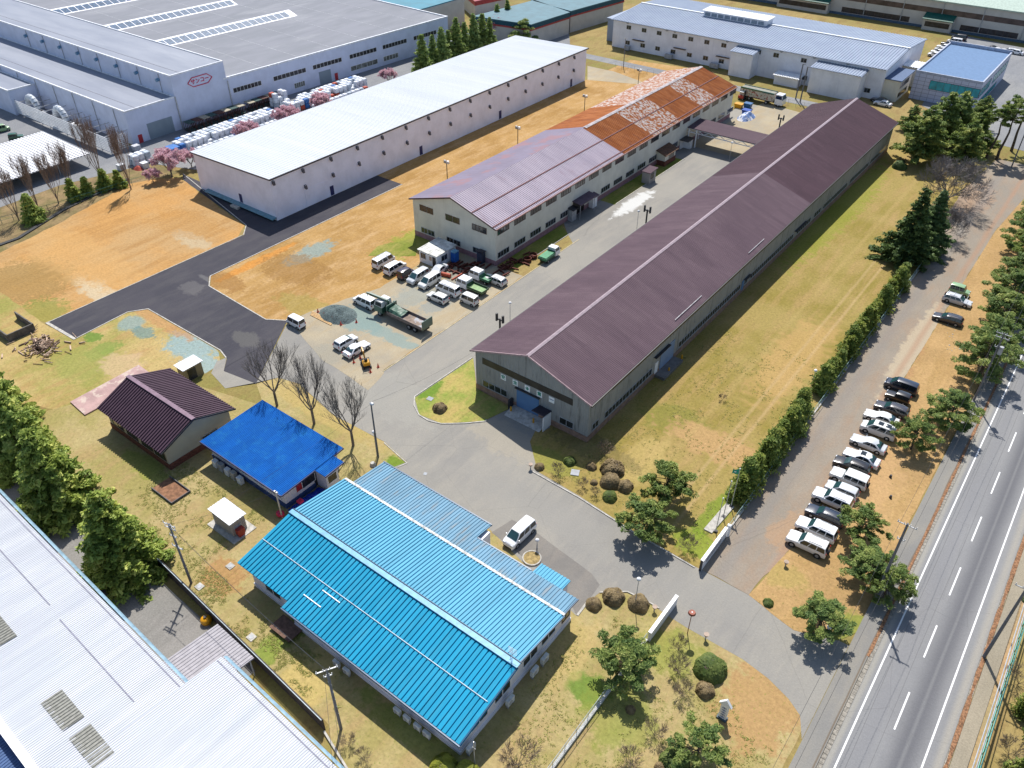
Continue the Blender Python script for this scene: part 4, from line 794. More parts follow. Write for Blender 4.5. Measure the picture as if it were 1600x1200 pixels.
mb = MB(); mb.box(-82.3, 175.8, 0, -80.4, 176.9, 2.4); mb.box(-82.3, 174, 0, -82.2, 175.79, 2.4); mb.build('wall', WHITE, Bt); mb = MB(); mb.box(-82.35, 173.6, 2.45, -80.0, 176.85, 2.6); mb.build('roof', DARK, Bt)

# ---- near left white factory roof --------------------------------------------------------
N_ = empty('near_factory', (-60, 8, 0), 'near factory with a vast white fine ribbed roof cut by the left picture edge', 'factory')
def rot2(x, y, a=R(-2.2), cx=-49.4, cy=14.7): return (cx+(x-cx)*math.cos(a)-(y-cy)*math.sin(a), cy+(x-cx)*math.sin(a)+(y-cy)*math.cos(a))
def q3(x, y, z): a_, b2 = rot2(x, y); return (a_, b2, z)
nr = roofmat('near_white_roof', (.50, .515, .545), (.46, .48, .52), wear=(.55, .56, .58), lo=.4, hi=.75, ws=.6, stretch=(1, .12, 1), rough=.6, sheets=(.5, 30, .06))
def nslope(xa, xb, ya, za, yb, zb_): mb = MB(); mb.corr(q3(xa, ya, za), q3(xb, ya, za), q3(xb, yb, zb_), q3(xa, yb, zb_), .24, .05, 'fold', thick=.15); return mb.build('roof', nr, N_)
nslope(-130, -49.4, 14.7, 7.0, 2.0, 7.9); nslope(-49.38, -15, 18.6, 6.9, 2.0, 7.9)
for ya, xa, xb, zz in ((14.7, -130, -49.4, 6.97), (18.6, -49.3, -15, 6.87)):   # rounded eave
    mb = MB()
    prev = None
    for k in range(6):
        t = R(15+k*18); p_ = (ya+.55*math.sin(t), zz-.05-.55*(1-math.cos(t)));
        if prev: mb.quad(q3(xa, prev[0], prev[1]), q3(xb, prev[0], prev[1]), q3(xb, p_[0], p_[1]), q3(xa, p_[0], p_[1]))
        prev = p_
    mb.build('rounded_eave', mat('eave_blue', S(160, 195, 215, .62), .35), N_, smooth=60)
mb = MB(); mb.hexa([q3(-130, 2, 0), q3(-49.4, 2, 0), q3(-49.4, 14.3, 0), q3(-130, 14.3, 0)], [q3(-130, 2, 6.7), q3(-49.4, 2, 6.7), q3(-49.4, 14.3, 6.7), q3(-130, 14.3, 6.7)]); mb.hexa([q3(-49.39, 2, 0), q3(-15, 2, 0), q3(-15, 18.2, 0), q3(-49.39, 18.2, 0)], [q3(-49.39, 2, 6.6), q3(-15, 2, 6.6), q3(-15, 18.2, 6.6), q3(-49.39, 18.2, 6.6)]); mb.build('wall', fw, N_)
jn = mat('sheet_lap', (.2, .2, .26), .6)
for xa, xb, ya in ((-130, -49.5, 14.25), (-49.3, -16, 18.1)):
    zz = 7.0+(14.7-ya)*.9/12.7 if ya < 15 else 6.9+.03; mb = MB(); mb.obox(q3((xa+xb)/2, ya, zz+.012), Vector(q3(xb, 0, 0))-Vector(q3((xa+xb)/2, 0, 0)), Vector(q3(0, .05, 0))-Vector(q3(0, 0, 0)), (0, 0, .012)); mb.build('sheet_lap', jn, N_)
for xa, xb, ya in ((-82, -67.5, 10.9), (-65.0, -51.2, 10.7), (-47.5, -36, 10.5)):
    zz = 7.0+(14.7-ya)*.9/12.7; mb = MB(); mb.obox(q3((xa+xb)/2, ya, zz+.012), Vector(q3(xb, 0, 0))-Vector(q3((xa+xb)/2, 0, 0)), Vector(q3(0, .05, 0))-Vector(q3(0, 0, 0)), (0, 0, .012)); mb.build('sheet_lap', jn, N_)
lv = mat('roof_light_grey', S(165, 165, 155, .55), .5, .15, 3)
for cx in (-68.3, -55.3, -50.1):
    mb = MB(); z0 = 7.62; mb.corr(q3(cx-1.9 if cx > -60 else cx-1.9, 5.2, z0+.12), q3(cx+2.2, 5.2, z0+.12), q3(cx+2.2, 7.1, z0), q3(cx-1.9, 7.1, z0), .35, .07, 'fold', thick=.2); mb.build('roof_light', lv, N_)
mb = MB(); mb.corr(q3(-130, 1.9, 7.0), q3(-15, 1.9, 7.0), q3(-15, -25, 5.2), q3(-130, -25, 5.2), .3, .06, 'fold'); mb.build('lower_blue_roof', mat('dull_blue_roof', S(95, 125, 175, .6), .5, .1, 1), N_)
mb = MB(); mb.obox(q3(-72, 1.95, 7.75), Vector(q3(57, 0, 0))-Vector(q3(0, 0, 0)), Vector(q3(0, .35, 0))-Vector(q3(0, 0, 0)), (0, 0, .22)); mb.build('ridge_parapet', WHITE, N_)
La = empty('lean_to_canopy', (-53, 18, 0), 'grey ribbed lean-to canopy in the notch of the near white factory', 'canopy')
mb = MB(); mb.corr(q3(-55.9, 15.4, 3.4), q3(-49.6, 15.4, 3.4), q3(-49.6, 21.6, 3.0), q3(-55.9, 21.6, 3.0), .4, .06, 'fold'); mb.build('roof', mat('canopy_grey', S(195, 190, 195, .55), .6, .08), La)
for x in (-55.6, -49.9): mb = MB(); mb.tube(q3(x, 21.2, 0), q3(x, 21.2, 2.85), .07, .07, 6); mb.build('post', STEEL, La)
# boundary wall between the yards
mb = MB(); a_, b2 = Vector((-83.5, 24.4, 0)), Vector((-39.4, 21.6, 0)); mb.beam(a_+Vector((0, 0, .95)), b2+Vector((0, 0, .95)), .14, 1.9)
bwall = empty('boundary_wall', ((-60, 23, 0)), 'dark boundary wall with a pale top rail along the left yard', 'wall'); mb.build('panel', mat('dark_panel', (.045, .035, .035), .7, .2), bwall)
mb = MB(); mb.beam(a_+Vector((0, -.12, 1.96)), b2+Vector((0, -.12, 1.96)), .07, .07); mb.build('top_rail', mat('rail_pale', (.35, .42, .45), .5), bwall)
kerb('kerb_edge', [(-39.3, 21.4), (-34, 20.0), (-30, 19.4)], .2, .25)
mb = MB(); c0 = G(322, 969, .4); mb.sphere((c0.x, c0.y, .45), .62, .62, .5, 14, 8); mb.tube((c0.x, c0.y, .9), (c0.x, c0.y, 1.05), .18, .18, 10, 1); mb.tube((c0.x, c0.y, 0), (c0.x, c0.y, .3), .5, .6, 14); one('yellow_tank', mb, [mat('tank_yellow', S(240, 170, 20, .7), .4), DARK], 'round yellow tank with a black cap by the boundary wall', 'tank', smooth=40)
# bare foundation slab, open pit, log pen, low tank cover
mb = MB(); P_ = gp((92, 625), (160, 580), (215, 600), (112, 652)); mb.prism([(-102.5, 32.9), (-107, 33.2), (-107.2, 44.5), (-98.3, 44.2), (-98.2, 38), (-102.5, 37.6)], 0, .22)
one('foundation_slab', mb, mat('pink_slab', S(205, 170, 165, .62), .9, .1, .6, wear=S(225, 205, 190, .62), wear_lo=.5, wear_hi=.6, wscale=.4), 'bare pinkish concrete foundation slab left of the brown roofed hut', 'slab')
c0 = G(273, 771); mb = MB(); x, y = c0.x, c0.y
for (xa, ya, xb, yb) in ((x-3.0, y-1.4, x+1.4, y-1.3), (x-3.0, y+1.3, x+1.4, y+1.4), (x+1.4, y-1.4, x+1.5, y+1.4)): mb.box(xa, ya, 0, xb, yb, .35)
r = empty('sand_pit', (x, y, 0), 'low walled rectangular pit of brown soil near the brown roofed hut', 'pit'); mb.build('rim', mat('pit_rim', (.09, .09, .1), .7), r); mb = MB(); mb.box(x-3.0, y-1.29, 0, x+1.39, y+1.29, .1); mb.build('soil', mat('pit_soil', S(165, 120, 90, .6), .95, .2, 2), r)
c0 = G(20, 512, .5); x, y = c0.x, c0.y; mb = MB(); mb.box(x-3, y-2.2, 0, x+3, y-2.0, 1.4); mb.box(x-3, y+2.0, 0, x+3, y+2.2, 1.4); mb.box(x+2.8, y-1.99, 0, x+3, y+1.99, 1.4); one('block_pen', mb, mat('grey_block', (.12, .11, .1), .9, .2), 'dark concrete block pen at the left picture edge', 'pen')
r0 = random.Random(5); c0 = G(60, 545); lg = mat('cut_wood', S(205, 178, 155, .75), .9, .3, 2); dk = mat('dark_wood', S(140, 112, 95, .65), .9, .3, 2)
for i in range(150):
    a = r0.uniform(0, 6.28); d = abs(r0.gauss(0, 1)); x = c0.x+d*2.6*math.cos(a); y = c0.y+d*2.0*math.sin(a); z = max(.08, 1.2-d*.75)*r0.random(); L_ = r0.uniform(.5, 1.7); t = r0.uniform(0, 3.14); mb = MB()
    mb.tube((x, y, z+.1), (x+L_*math.cos(t), y+L_*math.sin(t), z+.1+r0.uniform(-.1, .3)), r0.uniform(.05, .13), None, 6)
    one('cut_branch', mb, lg if i % 3 else dk, 'sawn branch in the heap of cut wood by the block pen', 'branch', 'heap of cut branches')

# ---- right far long white factory ------------------------------------------------------
Q_ = empty('white_factory', (-100, 240, 0), 'long white two storey factory with a pale blue ribbed roof and ridge monitor', 'factory')
qw = wallmat('white_stucco', S(240, 240, 246, .9), 0, dirt=S(210, 210, 222, .85), amt=.5)
mb = MB(); extrude_x(mb, [(239.3, 0), (276, 0), (276, 8.2), (257.5, 9.6), (239.3, 8.2)], -142, -55.6); fixn(mb.build('wall', qw, Q_))
qr = roofmat('pale_blue_roof', S(175, 188, 208, .66), S(165, 178, 200, .66), rough=.5)
bslope('roof', -142.5, -55.2, 238.4, 8.45, 257.4, 9.9, qr, .8, .16, 'fold', Q_); bslope('roof', -142.5, -55.2, 276.8, 8.45, 257.6, 9.9, qr, .8, .12, 'fold', Q_)
mb = MB(); mb.obox((-98.8, 257.5, 10.0), (43.7, 0, 0), (0, .35, 0), (0, 0, .06)); mb.build('ridge_cap', WHITE, Q_)
mb = MB(); mb.box(-118.5, 255.2, 9.5, -97.5, 260.5, 11.3); mo = mb.build('roof_monitor', qw, Q_); mb = MB(); mb.corr((-119, 254.8, 11.45), (-97, 254.8, 11.45), (-97, 261, 11.6), (-119, 261, 11.6), .8, .1, 'fold'); mb.build('monitor_roof', WHITE, mo)
mb = MB()
for i in range(9): mb.box(-118+i*2.25, 255.1, 9.95, -116.2+i*2.25, 255.19, 10.9)
mb.build('monitor_louvre', mat('louvre_grey', (.25, .3, .36), .5), mo)
for x in (-137, -131.4, -126, -120.5, -115, -109.6, -104, -93, -87.5, -79.2, -67): window(Q_, (x, 239.3, 6.1), PX, NY, 1.6, 1.1, 2)
for x in (-137, -131.4, -126, -120.5, -114.8, -109.3, -104, -78, -60): window(Q_, (x, 239.3, 1.5), PX, NY, 1.6, 1.1, 2)
for x in (-136.6, -122.5, -119.7, -102.2, -85.2, -75.5, -66): mb = MB(); mb.sphere((x, 239.0, 8.05), .45, .4, .4, 8, 6); mb.build('extractor_hood', GREY, Q_)
for x in (-134.3, -119.5, -105, -68): mb = MB(); mb.box(x, 238.5, 3.3, x+4.2, 239.3, 3.45); mb.build('brown_awning', mat('brown_awn', S(130, 105, 85, .6), .7), Q_)
for xa, xb, yf, z in ((-98.5, -91.8, 234.6, 7.0), (-74, -60.3, 234.0, 7.0)):
    mb = MB(); mb.box(xa, yf, 0, xb, 239.29, z-.2); mb.build('bay', qw, Q_); bslope('bay_roof', xa-.3, xb+.3, yf-.5, z, 239.3, z+.45, qr, .8, .16, 'fold', Q_)
mb = MB(); mb.box(-55.59, 240.5, 0, -51.5, 252, 5.6); mb.build('side_wing', cream, Q_); mb = MB(); mb.box(-55.9, 240, 5.61, -51.1, 252.4, 5.85); mb.build('side_wing_roof', mat('slate_blue_roof', S(92, 118, 158, .6), .7, .06), Q_)
window(Q_, (-51.5, 241.5, 3.4), PY, PX, 8, 1.3, 4); window(Q_, (-51.5, 241.5, .9), PY, PX, 8, 1.3, 4)
bslope('link_roof', -56.2, -47.8, 256, 5.6, 262, 5.8, WHITE, .7, .14, 'fold', Q_); mb = MB(); mb.box(-55.58, 256.8, 0, -49.6, 261.6, 5.4); mb.build('link_wall', cream, Q_)
Qs = empty('generator_shed', (-82, 236, 0), 'low white shed with ribbed roof against the long white factory', 'shed'); mb = MB(); mb.box(-84.5, 235.2, 0, -77.5, 238.4, 2.5); mb.build('wall', qw, Qs); bslope('roof', -84.9, -77.1, 234.7, 2.7, 238.5, 3.0, WHITE, .7, .12, 'fold', Qs)
mb = MB(); mb.box(-147, 244, 0, -142.05, 262, 6.8); mb.box(-147.3, 243.7, 6.81, -142.6, 262.3, 7.1); mb.build('side_lean_to', qr, Q_)
for x, wd_ in ((-136.2, 3.4), (-121.5, 5), (-106, 5.5), (-69, 3)):
    AC2 = empty('chiller_unit', (x, 237.8, 0), {-136.2: 'grey chiller unit at the left foot of the long white factory', -121.5: 'grey chiller unit under the middle brown awning', -106: 'grey chiller unit left of the first bay', -69: 'grey chiller unit hidden behind the brown roof end'}[x], 'chiller'); mb = MB(); mb.bbox(x, 237.3, .2, x+wd_*.5, 238.3, 1.5, .05); mb.build('casing', GREY, AC2); mb = MB(); mb.box(x+.1, 237.4, 0, x+wd_*.5-.1, 238.2, .2); mb.build('base', DARK, AC2)

# ---- slate blue office -----------------------------------------------------------------
O_ = empty('slate_office', (-40, 260, 0), 'modern two storey office with a slate blue flat roof and teal ribbon windows', 'office')
tile = MC.get('x') or None
def tilemat():
    m, N, L, P = new('grey_panel_cladding'); p = posn(N, L); bk = N.new('ShaderNodeTexBrick'); sx = N.new('ShaderNodeSeparateXYZ'); L.new(p, sx.inputs[0]); cb = N.new('ShaderNodeCombineXYZ')
    L.new(math2(N, L, 'ADD', sx.outputs[0], sx.outputs[1]), cb.inputs[0]); L.new(sx.outputs[2], cb.inputs[1]); L.new(cb.outputs[0], bk.inputs[0])
    bk.offset = 0; bk.inputs['Scale'].default_value = 1; bk.inputs['Mortar Size'].default_value = .05; bk.inputs['Brick Width'].default_value = 1.8; bk.inputs['Row Height'].default_value = 1.0
    bk.inputs['Color1'].default_value = (*S(200, 204, 224, .9), 1); bk.inputs['Color2'].default_value = (*S(192, 197, 218, .9), 1); bk.inputs['Mortar'].default_value = (*S(130, 136, 158, .8), 1)
    L.new(bk.outputs[0], P.inputs['Base Color']); P.inputs['Roughness'].default_value = .5; return m
tl = tilemat(); xa, xb, ya, yb, z = -49.6, -32.6, 246.5, 281, 7.0
mb = MB(); mb.box(xa, ya, 0, xb, yb, z); mb.build('wall', tl, O_); mb = MB(); mb.box(xa+.3, ya+.3, z+.002, xb-.3, yb-.3, z+.1); mb.build('roof', mat('slate_roof', S(120, 148, 184, .72), .8, .05, spec=.1), O_)
mb = MB(); mb.box(xa-.05, ya-.05, z+.001, xb+.05, ya+.3, z+.6); mb.box(xa-.05, yb-.3, z+.001, xb+.05, yb+.05, z+1.0); mb.box(xa-.05, ya+.301, z+.001, xa+.3, yb-.301, z+.59); mb.box(xb-.3, ya+.301, z+.001, xb+.05, yb-.301, z+.59); mb.build('parapet', mat('parapet_blue', S(200, 208, 228, .66), .5), O_)
teal = mat('teal_glass', S(30, 165, 180, .95), .2, .15, .6, spec=.5)
window(O_, (-45.3, ya, 3.4), PX, NY, 12.6, 2.2, 7, DARK, teal); window(O_, (xb, ya+.1, 3.4), PY, PX, 12, 2.2, 6, DARK, teal); window(O_, (xb, 262, 3.4), PY, PX, 17, 2.2, 6, DARK, teal); window(O_, (xb, 250, .5), PY, PX, 20, 1.4, 8, DARK, teal)

# ---- very long green canopied building at the top right, teal roofed halls at the top ---
T_ = empty('banded_factory', (-80, 330, 0), 'very long cream factory with a dark ribbon window and green canopies at the top edge', 'factory')
tw = wallmat('cream_long_wall', S(225, 222, 215, .62), 0)
mb = MB(); mb.box(-185, 326, 0, 60, 380, 8.8); mb.build('wall', tw, T_); mb = MB(); mb.box(-185.4, 325.4, 8.81, 60.4, 380.4, 9.2); mb.build('roof', mat('pale_green_roof', S(190, 210, 195, .62), .6), T_)
panel(T_, 'ribbon_window', (-184, 326, 5.0), PX, NY, 243, 1.7, mat('brown_glass', (.08, .055, .05), .3, .3, .3), .05)
gc = mat('dark_green_canopy', S(10, 105, 90, .62), .6)
for xa, wd_ in ((-121, 20), (-68, 10)):
    mb = MB(); mb.obox((xa+wd_/2, 324, 4.4), (wd_/2, 0, 0), (0, 2.0, .7), (0, 0, .08)); mb.build('green_canopy', gc, T_); mb = MB(); mb.box(xa+.3, 323.2, 0, xa+wd_-.3, 325.99, 3.3); bx_ = mb.build('dock', tw, T_); mb = MB(); mb.box(xa+1, 323.13, 1.2, xa+wd_-1, 323.19, 2.8); mb.build('dock_window', dw, bx_)
for xa, ln in ((-150, 24), (-97, 24), (-56, 18), (-34, 20), (-10, 25)): window(T_, (xa, 326, 1.0), PX, NY, ln, 1.6, 8, brown_f, dw)
mb = MB(); mb.box(-184, 325.7, 0, 59, 325.95, .8); mb.build('base_band', mat('grey_blue_base', S(90, 115, 140, .6), .8), T_)
for i in range(18): mb = MB(); mb.tube((-180+13*i, 325.85, .9), (-180+13*i, 325.85, 8.7), .12, .12, 6); mb.build('downpipe', GREY, T_)
tealr = mat('teal_roof', S(25, 140, 165, .6), .5, .08, .3); dteal = mat('dull_teal_roof', S(80, 130, 145, .62), .6, .08, .3)
def hall(lab, pr, z, zw, rm, facm, base_red=True, name='teal_roof_hall'):
    P_ = [G(a, b_, z) for a, b_ in pr]; c0 = sum(P_, Vector())/len(P_); r = empty(name, (c0.x, c0.y, 0), lab, 'hall'); mb = MB(); mb.prism([(p.x, p.y) for p in P_], 0, z-.3); mb.build('wall', tw, r)
    mb = MB(); k = 1.01; mb.prism([((p.x-c0.x)*k+c0.x, (p.y-c0.y)*k+c0.y) for p in P_], z-.29, z); mb.build('roof', rm, r)
    mb = MB(); k = 1.012
    mb.prism([((p.x-c0.x)*k+c0.x, (p.y-c0.y)*k+c0.y) for p in P_], z-1.5, z-.31); mb.build('fascia', facm, r)
    if base_red: mb = MB(); k = 1.018; mb.prism([((p.x-c0.x)*k+c0.x, (p.y-c0.y)*k+c0.y) for p in P_], z-2.0, z-1.51); mb.build('red_stripe', mat('red_stripe', (.35, .04, .04), .6), r)
hall('teal roofed hall with red stripe directly behind the far end of the white warehouse', [(740, 25), (835, 0), (890, 19), (830, 38)], 7, 7, dteal, mat('teal_fascia', S(20, 90, 110, .6), .6))
hall('second teal roofed hall with red stripe further right along the far road', [(830, 0), (892, 17), (975, -6), (930, -25)], 7, 7, dteal, MC['teal_fascia'])
hall('bright teal roofed hall half hidden behind the grey factory roof', [(560, -8), (654, 15), (725, -5), (640, -30)], 9, 9, tealr, tw, False)
hall('white hall with a red roof edge between the teal roofs', [(716, -20), (742, 2), (790, -8), (760, -25)], 6, 6, mat('red_roof', (.3, .04, .05), .6), MC['red_stripe'], False, 'white_hall')
# carport at the top left
P0 = empty('bicycle_shelter', (-192, 72, 0), 'open shelter with a white ribbed roof at the left picture edge', 'shelter')
mb = MB(); mb.corr((-185.2, 50, 3.0), (-185.2, 82.6, 3.0), (-206, 82.6, 3.4), (-206, 50, 3.4), .8, .16, 'fold'); mb.build('roof', roofmat('shelter_roof', S(235, 235, 235, .85), S(220, 220, 222, .85), rough=.6), P0)
for y in (54, 61, 68, 75, 82):
    for x in (-186, -195, -205.5): mb = MB(); mb.tube((x, y, 0), (x, y, 2.85), .08, .08, 6); mb.build('post', STEEL, P0)
mb = MB(); mb.box(-205.6, 50, .0, -205.4, 82, 1.2); mb.build('back_panel', GREY, P0)
# ================================================================ vehicles
def paint(name, col, rough=.28): return mat('paint_'+name, col, rough, .02, 1, spec=.5, coat=.6)
CARP = dict(white=paint('white', (.74, .75, .77)), silver=paint('silver', (.52, .54, .56)), pearl=paint('pearl', (.66, .66, .64)), black=paint('black', (.012, .012, .015)), navy=paint('navy', (.012, .022, .045)),
            charcoal=paint('charcoal', (.035, .035, .045)), lime=paint('lime', S(165, 205, 150, .62)), green=paint('green', (.02, .09, .05)), plum=paint('plum', (.03, .018, .04)))
CG = mat('car_glass', (.012, .018, .022), .06, .1, 1, spec=.8); CGB = mat('car_windscreen', (.02, .06, .065), .05, .1, 1, spec=.9)
LAMPW = mat('lamp_clear', (.6, .62, .65), .1); LAMPR = mat('lamp_red', (.4, .01, .01), .2); RIM = mat('wheel_rim', (.4, .41, .42), .3, metal=.5); PLATE = mat('plate_white', (.6, .6, .58), .5); BLK = mat('black_plastic', (.015, .015, .016), .6)
KINDS = dict(  # L W H hood belt deck x_rw0 x_rw1 x_ws1 x_ws0 (from rear 0 to front 1)
    sedan=(4.75, 1.78, 1.46, .86, .92, 1.0, .14, .30, .53, .70), wagon=(4.7, 1.76, 1.5, .88, .94, .98, .02, .09, .56, .72), hatch=(4.1, 1.7, 1.52, .92, .96, 1.0, .01, .08, .58, .76),
    minivan=(4.7, 1.75, 1.85, 1.02, 1.08, 1.1, .01, .05, .66, .84), van=(4.75, 1.72, 2.0, 1.15, 1.12, 1.15, .0, .035, .80, .93), kei=(3.4, 1.48, 1.85, 1.0, 1.0, 1.02, .0, .03, .80, .93),
    suv=(4.9, 1.92, 1.86, 1.12, 1.16, 1.2, .01, .06, .58, .71), box_suv=(4.75, 1.86, 1.86, 1.12, 1.12, 1.15, .01, .035, .60, .67), jeep=(3.4, 1.48, 1.68, 1.05, 1.08, 1.1, .02, .04, .56, .62), keibox=(3.4, 1.48, 1.8, 1.02, 1.0, 1.02, .01, .04, .68, .78))
def make_car(kind, color):
    L, W, H, hood, belt, deck, r0, r1, w1, w0 = KINDS[kind]; X = lambda t: -L/2+L*t; w = W/2; wr = w*(.78 if kind not in ('van', 'box_suv', 'jeep', 'keibox', 'kei') else .86); clear = .2 if kind not in ('suv', 'box_suv', 'jeep') else .36
    body_m = CARP[color]; root = empty('car')
    st = [(0, .9, .55*belt+.2, .9), (.012, .97, belt-.05, .96)]
    if r0 > .1: st += [(.03, .99, deck, 1.0), (r0, 1, deck+.02, 1.0)]
    else: st += [(max(.018, r0), .985, deck, .99)]
    cab = [(r1, 1, H-.06, 0), (r1+.08, 1, H, 0), ((r1+w1)/2, 1, H+.015, 0), (w1-.05, 1, H-.015, 0), (w1, 1, H-.05, 0)]
    front = [(w0, 1, hood+.03, 1), (w0+(1-w0)*.5, .985, hood-.02, 1), (.965, .95, hood-.1, .98), (.992, .88, hood-.24, .92), (1.0, .8, hood-.42, .8)]
    rings = []
    for t, wf, top, flag in st+cab+front:
        x = X(t); iscab = flag == 0; b = min(belt, top-.02) if not iscab else belt
        if iscab: pts = [(w*.9, clear), (w*.99, clear+.15), (w, b*.8), (w*.965, b), (wr, top-.05), (wr*.84, top), (0, top+.02)]
        else: pts = [(w*wf*.9, clear), (w*wf*.99, clear+.15), (w*wf, b*.78), (w*wf*.97, b-.03), (w*wf*.93, b-.005), (w*wf*.7, top), (0, top+.03)]
        ring = [(x, 0, clear)]+[(x, y, z) for y, z in pts]+[(x, -y, z) for y, z in pts[:-1][::-1]]; rings.append(ring)
    mb = MB(); n = len(rings[0])
    for rg in rings: mb.v += rg
    for i in range(len(rings)-1):
        for j in range(n): mb.f.append((i*n+j, i*n+(j+1) % n, (i+1)*n+(j+1) % n, (i+1)*n+j)); mb.m.append(0)
    mb.f.append(tuple(range(n))[::-1]); mb.m.append(0); mb.f.append(tuple((len(rings)-1)*n+j for j in range(n))); mb.m.append(0)
    rw = .33 if kind not in ('suv', 'box_suv') else .38
    if 'kei' in kind or kind == 'jeep': rw = .29
    wx = [X(.19 if kind not in ('kei',) else .17), X(.81 if kind != 'van' else .84)]
    for x in wx:
        for s in (-1, 1): mb.tube((x, s*(w-.25), rw), (x, s*(w+.004), rw), rw*1.2, rw*1.2, 16, 1)
    mb.box(X(.0)-.03, -w*.8, clear+.02, X(.0)+.02, w*.8, clear+.2, 1); mb.box(X(1)-.04, -w*.7, clear+.02, X(1)+.02, w*.7, clear+.2, 1)
    bo = mb.build('body', [body_m, BLK], root); bm = bmesh.new(); bm.from_mesh(bo.data); bmesh.ops.recalc_face_normals(bm, faces=bm.faces[:]); bm.to_mesh(bo.data); bm.free()
    bo.data.polygons.foreach_set('use_smooth', [True]*len(bo.data.polygons)); bo.data.set_sharp_from_angle(angle=R(38))
    o = .012
    def yz(z, top=H-.05): k = (z-belt)/(top-belt); return w*.965+(wr-w*.965)*k+o
    mb = MB(); mb.quad((X(w0)-.04, -w*.84, hood+.07), (X(w0)-.04, w*.84, hood+.07), (X(w1)+.02+o, wr*.86, H-.07), (X(w1)+.02+o, -wr*.86, H-.07)); 
    for v in range(4): mb.v[v] = (mb.v[v][0]+.03, mb.v[v][1], mb.v[v][2]+.02)
    mb.build('windscreen', CGB, root)
    rb = max(.018, r0); mb = MB(); mb.quad((X(rb)+.03-.045, w*.82, deck+.1), (X(rb)+.03-.045, -w*.82, deck+.1), (X(r1)-.035, -wr*.86, H-.13), (X(r1)-.035, wr*.86, H-.13)); mb.build('rear_window', CG, root)
    if r0 > .1: root.children[-1].data.vertices.foreach_set('co', [c for v in ((X(r0)+.02, w*.8, deck+.09), (X(r0)+.02, -w*.8, deck+.09), (X(r1)-.04, -wr*.84, H-.08), (X(r1)-.04, wr*.84, H-.08)) for c in v])
    zl, zh = belt+.03, H-.13; pill = .045; npan = 2 if kind in ('sedan', 'hatch', 'jeep', 'kei') else 3
    xr = [X(rb)+.12+(.22 if r0 > .1 else 0), X(r1)+.1]; xf = [X(w0)-.22, X(w1)-.06]
    for s in (-1, 1):
        for i in range(npan):
            a, b_ = i/npan+(.02 if i else 0), (i+1)/npan-(.02 if i < npan-1 else 0)
            P_ = [(xr[0]+(xf[0]-xr[0])*a, s*yz(zl), zl), (xr[0]+(xf[0]-xr[0])*b_, s*yz(zl), zl), (xr[1]+(xf[1]-xr[1])*b_, s*yz(zh), zh), (xr[1]+(xf[1]-xr[1])*a, s*yz(zh), zh)]
            mb = MB(); mb.quad(*(P_ if s < 0 else P_[::-1])); mb.build('side_window', CG, root)
    for x in wx:
        for s in (-1, 1):
            mb = MB(); mb.tube((x, s*(w-.19), rw), (x, s*(w+.015), rw), rw, rw, 16); wo = mb.build('wheel', TYRE, root); mb = MB(); mb.tube((x, s*(w+.005), rw), (x, s*(w+.03), rw), rw*.62, rw*.5, 12); mb.build('rim', RIM, wo)
    for s in (-1, 1):
        mb = MB(); mb.obox((X(.985), s*w*.66, hood-.2), (.05, -s*.03, 0), (0, .17, 0), (-.03, 0, .08)); mb.build('headlight', LAMPW, root)
        mb = MB(); mb.obox((X(.008), s*w*.82, belt-.12), (.03, 0, 0), (0, .1, 0), (0, 0, .14)); mb.build('taillight', LAMPR, root)
        mb = MB(); mb.bbox(X(w0)-.35, s*(w+.1)-.09, belt+.02, X(w0)-.22, s*(w+.1)+.09, belt+.17, .03); mb.build('wing_mirror', body_m, root)
    mb = MB(); mb.box(X(1)+.0, -.17, .42, X(1)+.022, .17, .58); mb.build('number_plate', PLATE, root)
    if kind in ('suv', 'wagon', 'van') :
        for s in (-1, 1): mb = MB(); mb.tube((X(r1+.1), s*wr*.8, H+.05), (X(w1-.1), s*wr*.8, H+.05), .025, .025, 5); mb.build('roof_rail', GREY, root)
    if kind == 'box_suv' or (kind == 'suv' and color == 'pearl'): mb = MB(); mb.tube((X(0)-.2, .1, 1.0), (X(0)-.02, .1, 1.0), .36, .36, 14); mb.build('spare_wheel', TYRE, root)
    return root
CARS = {}
def car(kind, color, px, py, head, label, group, nm='parked_car', z=.9, rack=False, roofglass=0):
    key = (kind, color, rack, roofglass)
    if key not in CARS:
        def mk():
            r = make_car(kind, color); L, W, H = KINDS[kind][:3]
            if rack:
                for i in range(4): mb = MB(); mb.tube((-L*.38+i*L*.22, -W*.4, H+.1), (-L*.38+i*L*.22, W*.4, H+.1), .03, .03, 5); mb.build('roof_rack_bar', LAMPW, r)
            for i in range(roofglass): mb = MB(); mb.box(-L*.02-i*L*.22-.35, -W*.24, H+.0, -L*.02-i*L*.22+.35, W*.24, H+.03); mb.build('sunroof', CG, r)
            return r
        CARS[key] = Proto(mk)
    p = G(px, py, z); o = CARS[key].put((p.x, p.y, .04), R(head), label, group); o['category'] = 'car' if kind not in ('van',) else 'van'
    o.name = nm; return o
g1 = 'cars parked nose out in the row by the main road verge'
car('suv', 'pearl', 1262, 848, 182, 'white off roader with a spare wheel at the near end of the roadside car row', g1)
car('suv', 'white', 1276, 826, 181, 'white estate style off roader second from the near end of the roadside row', g1)
car('wagon', 'navy', 1290, 803, 181, 'dark navy estate third from the near end of the roadside row', g1)
car('suv', 'white', 1301, 779, 181, 'white off roader just beyond the near navy estate in the roadside row', g1)
car('hatch', 'silver', 1316, 764, 181, 'small silver hatchback between a white off roader and a boxy white one', g1)
car('box_suv', 'pearl', 1327, 746, 181, 'boxy square white off roader in the middle of the roadside row', g1)
car('wagon', 'black', 1332, 725, 183, 'black estate car just past the boxy white off roader', g1)
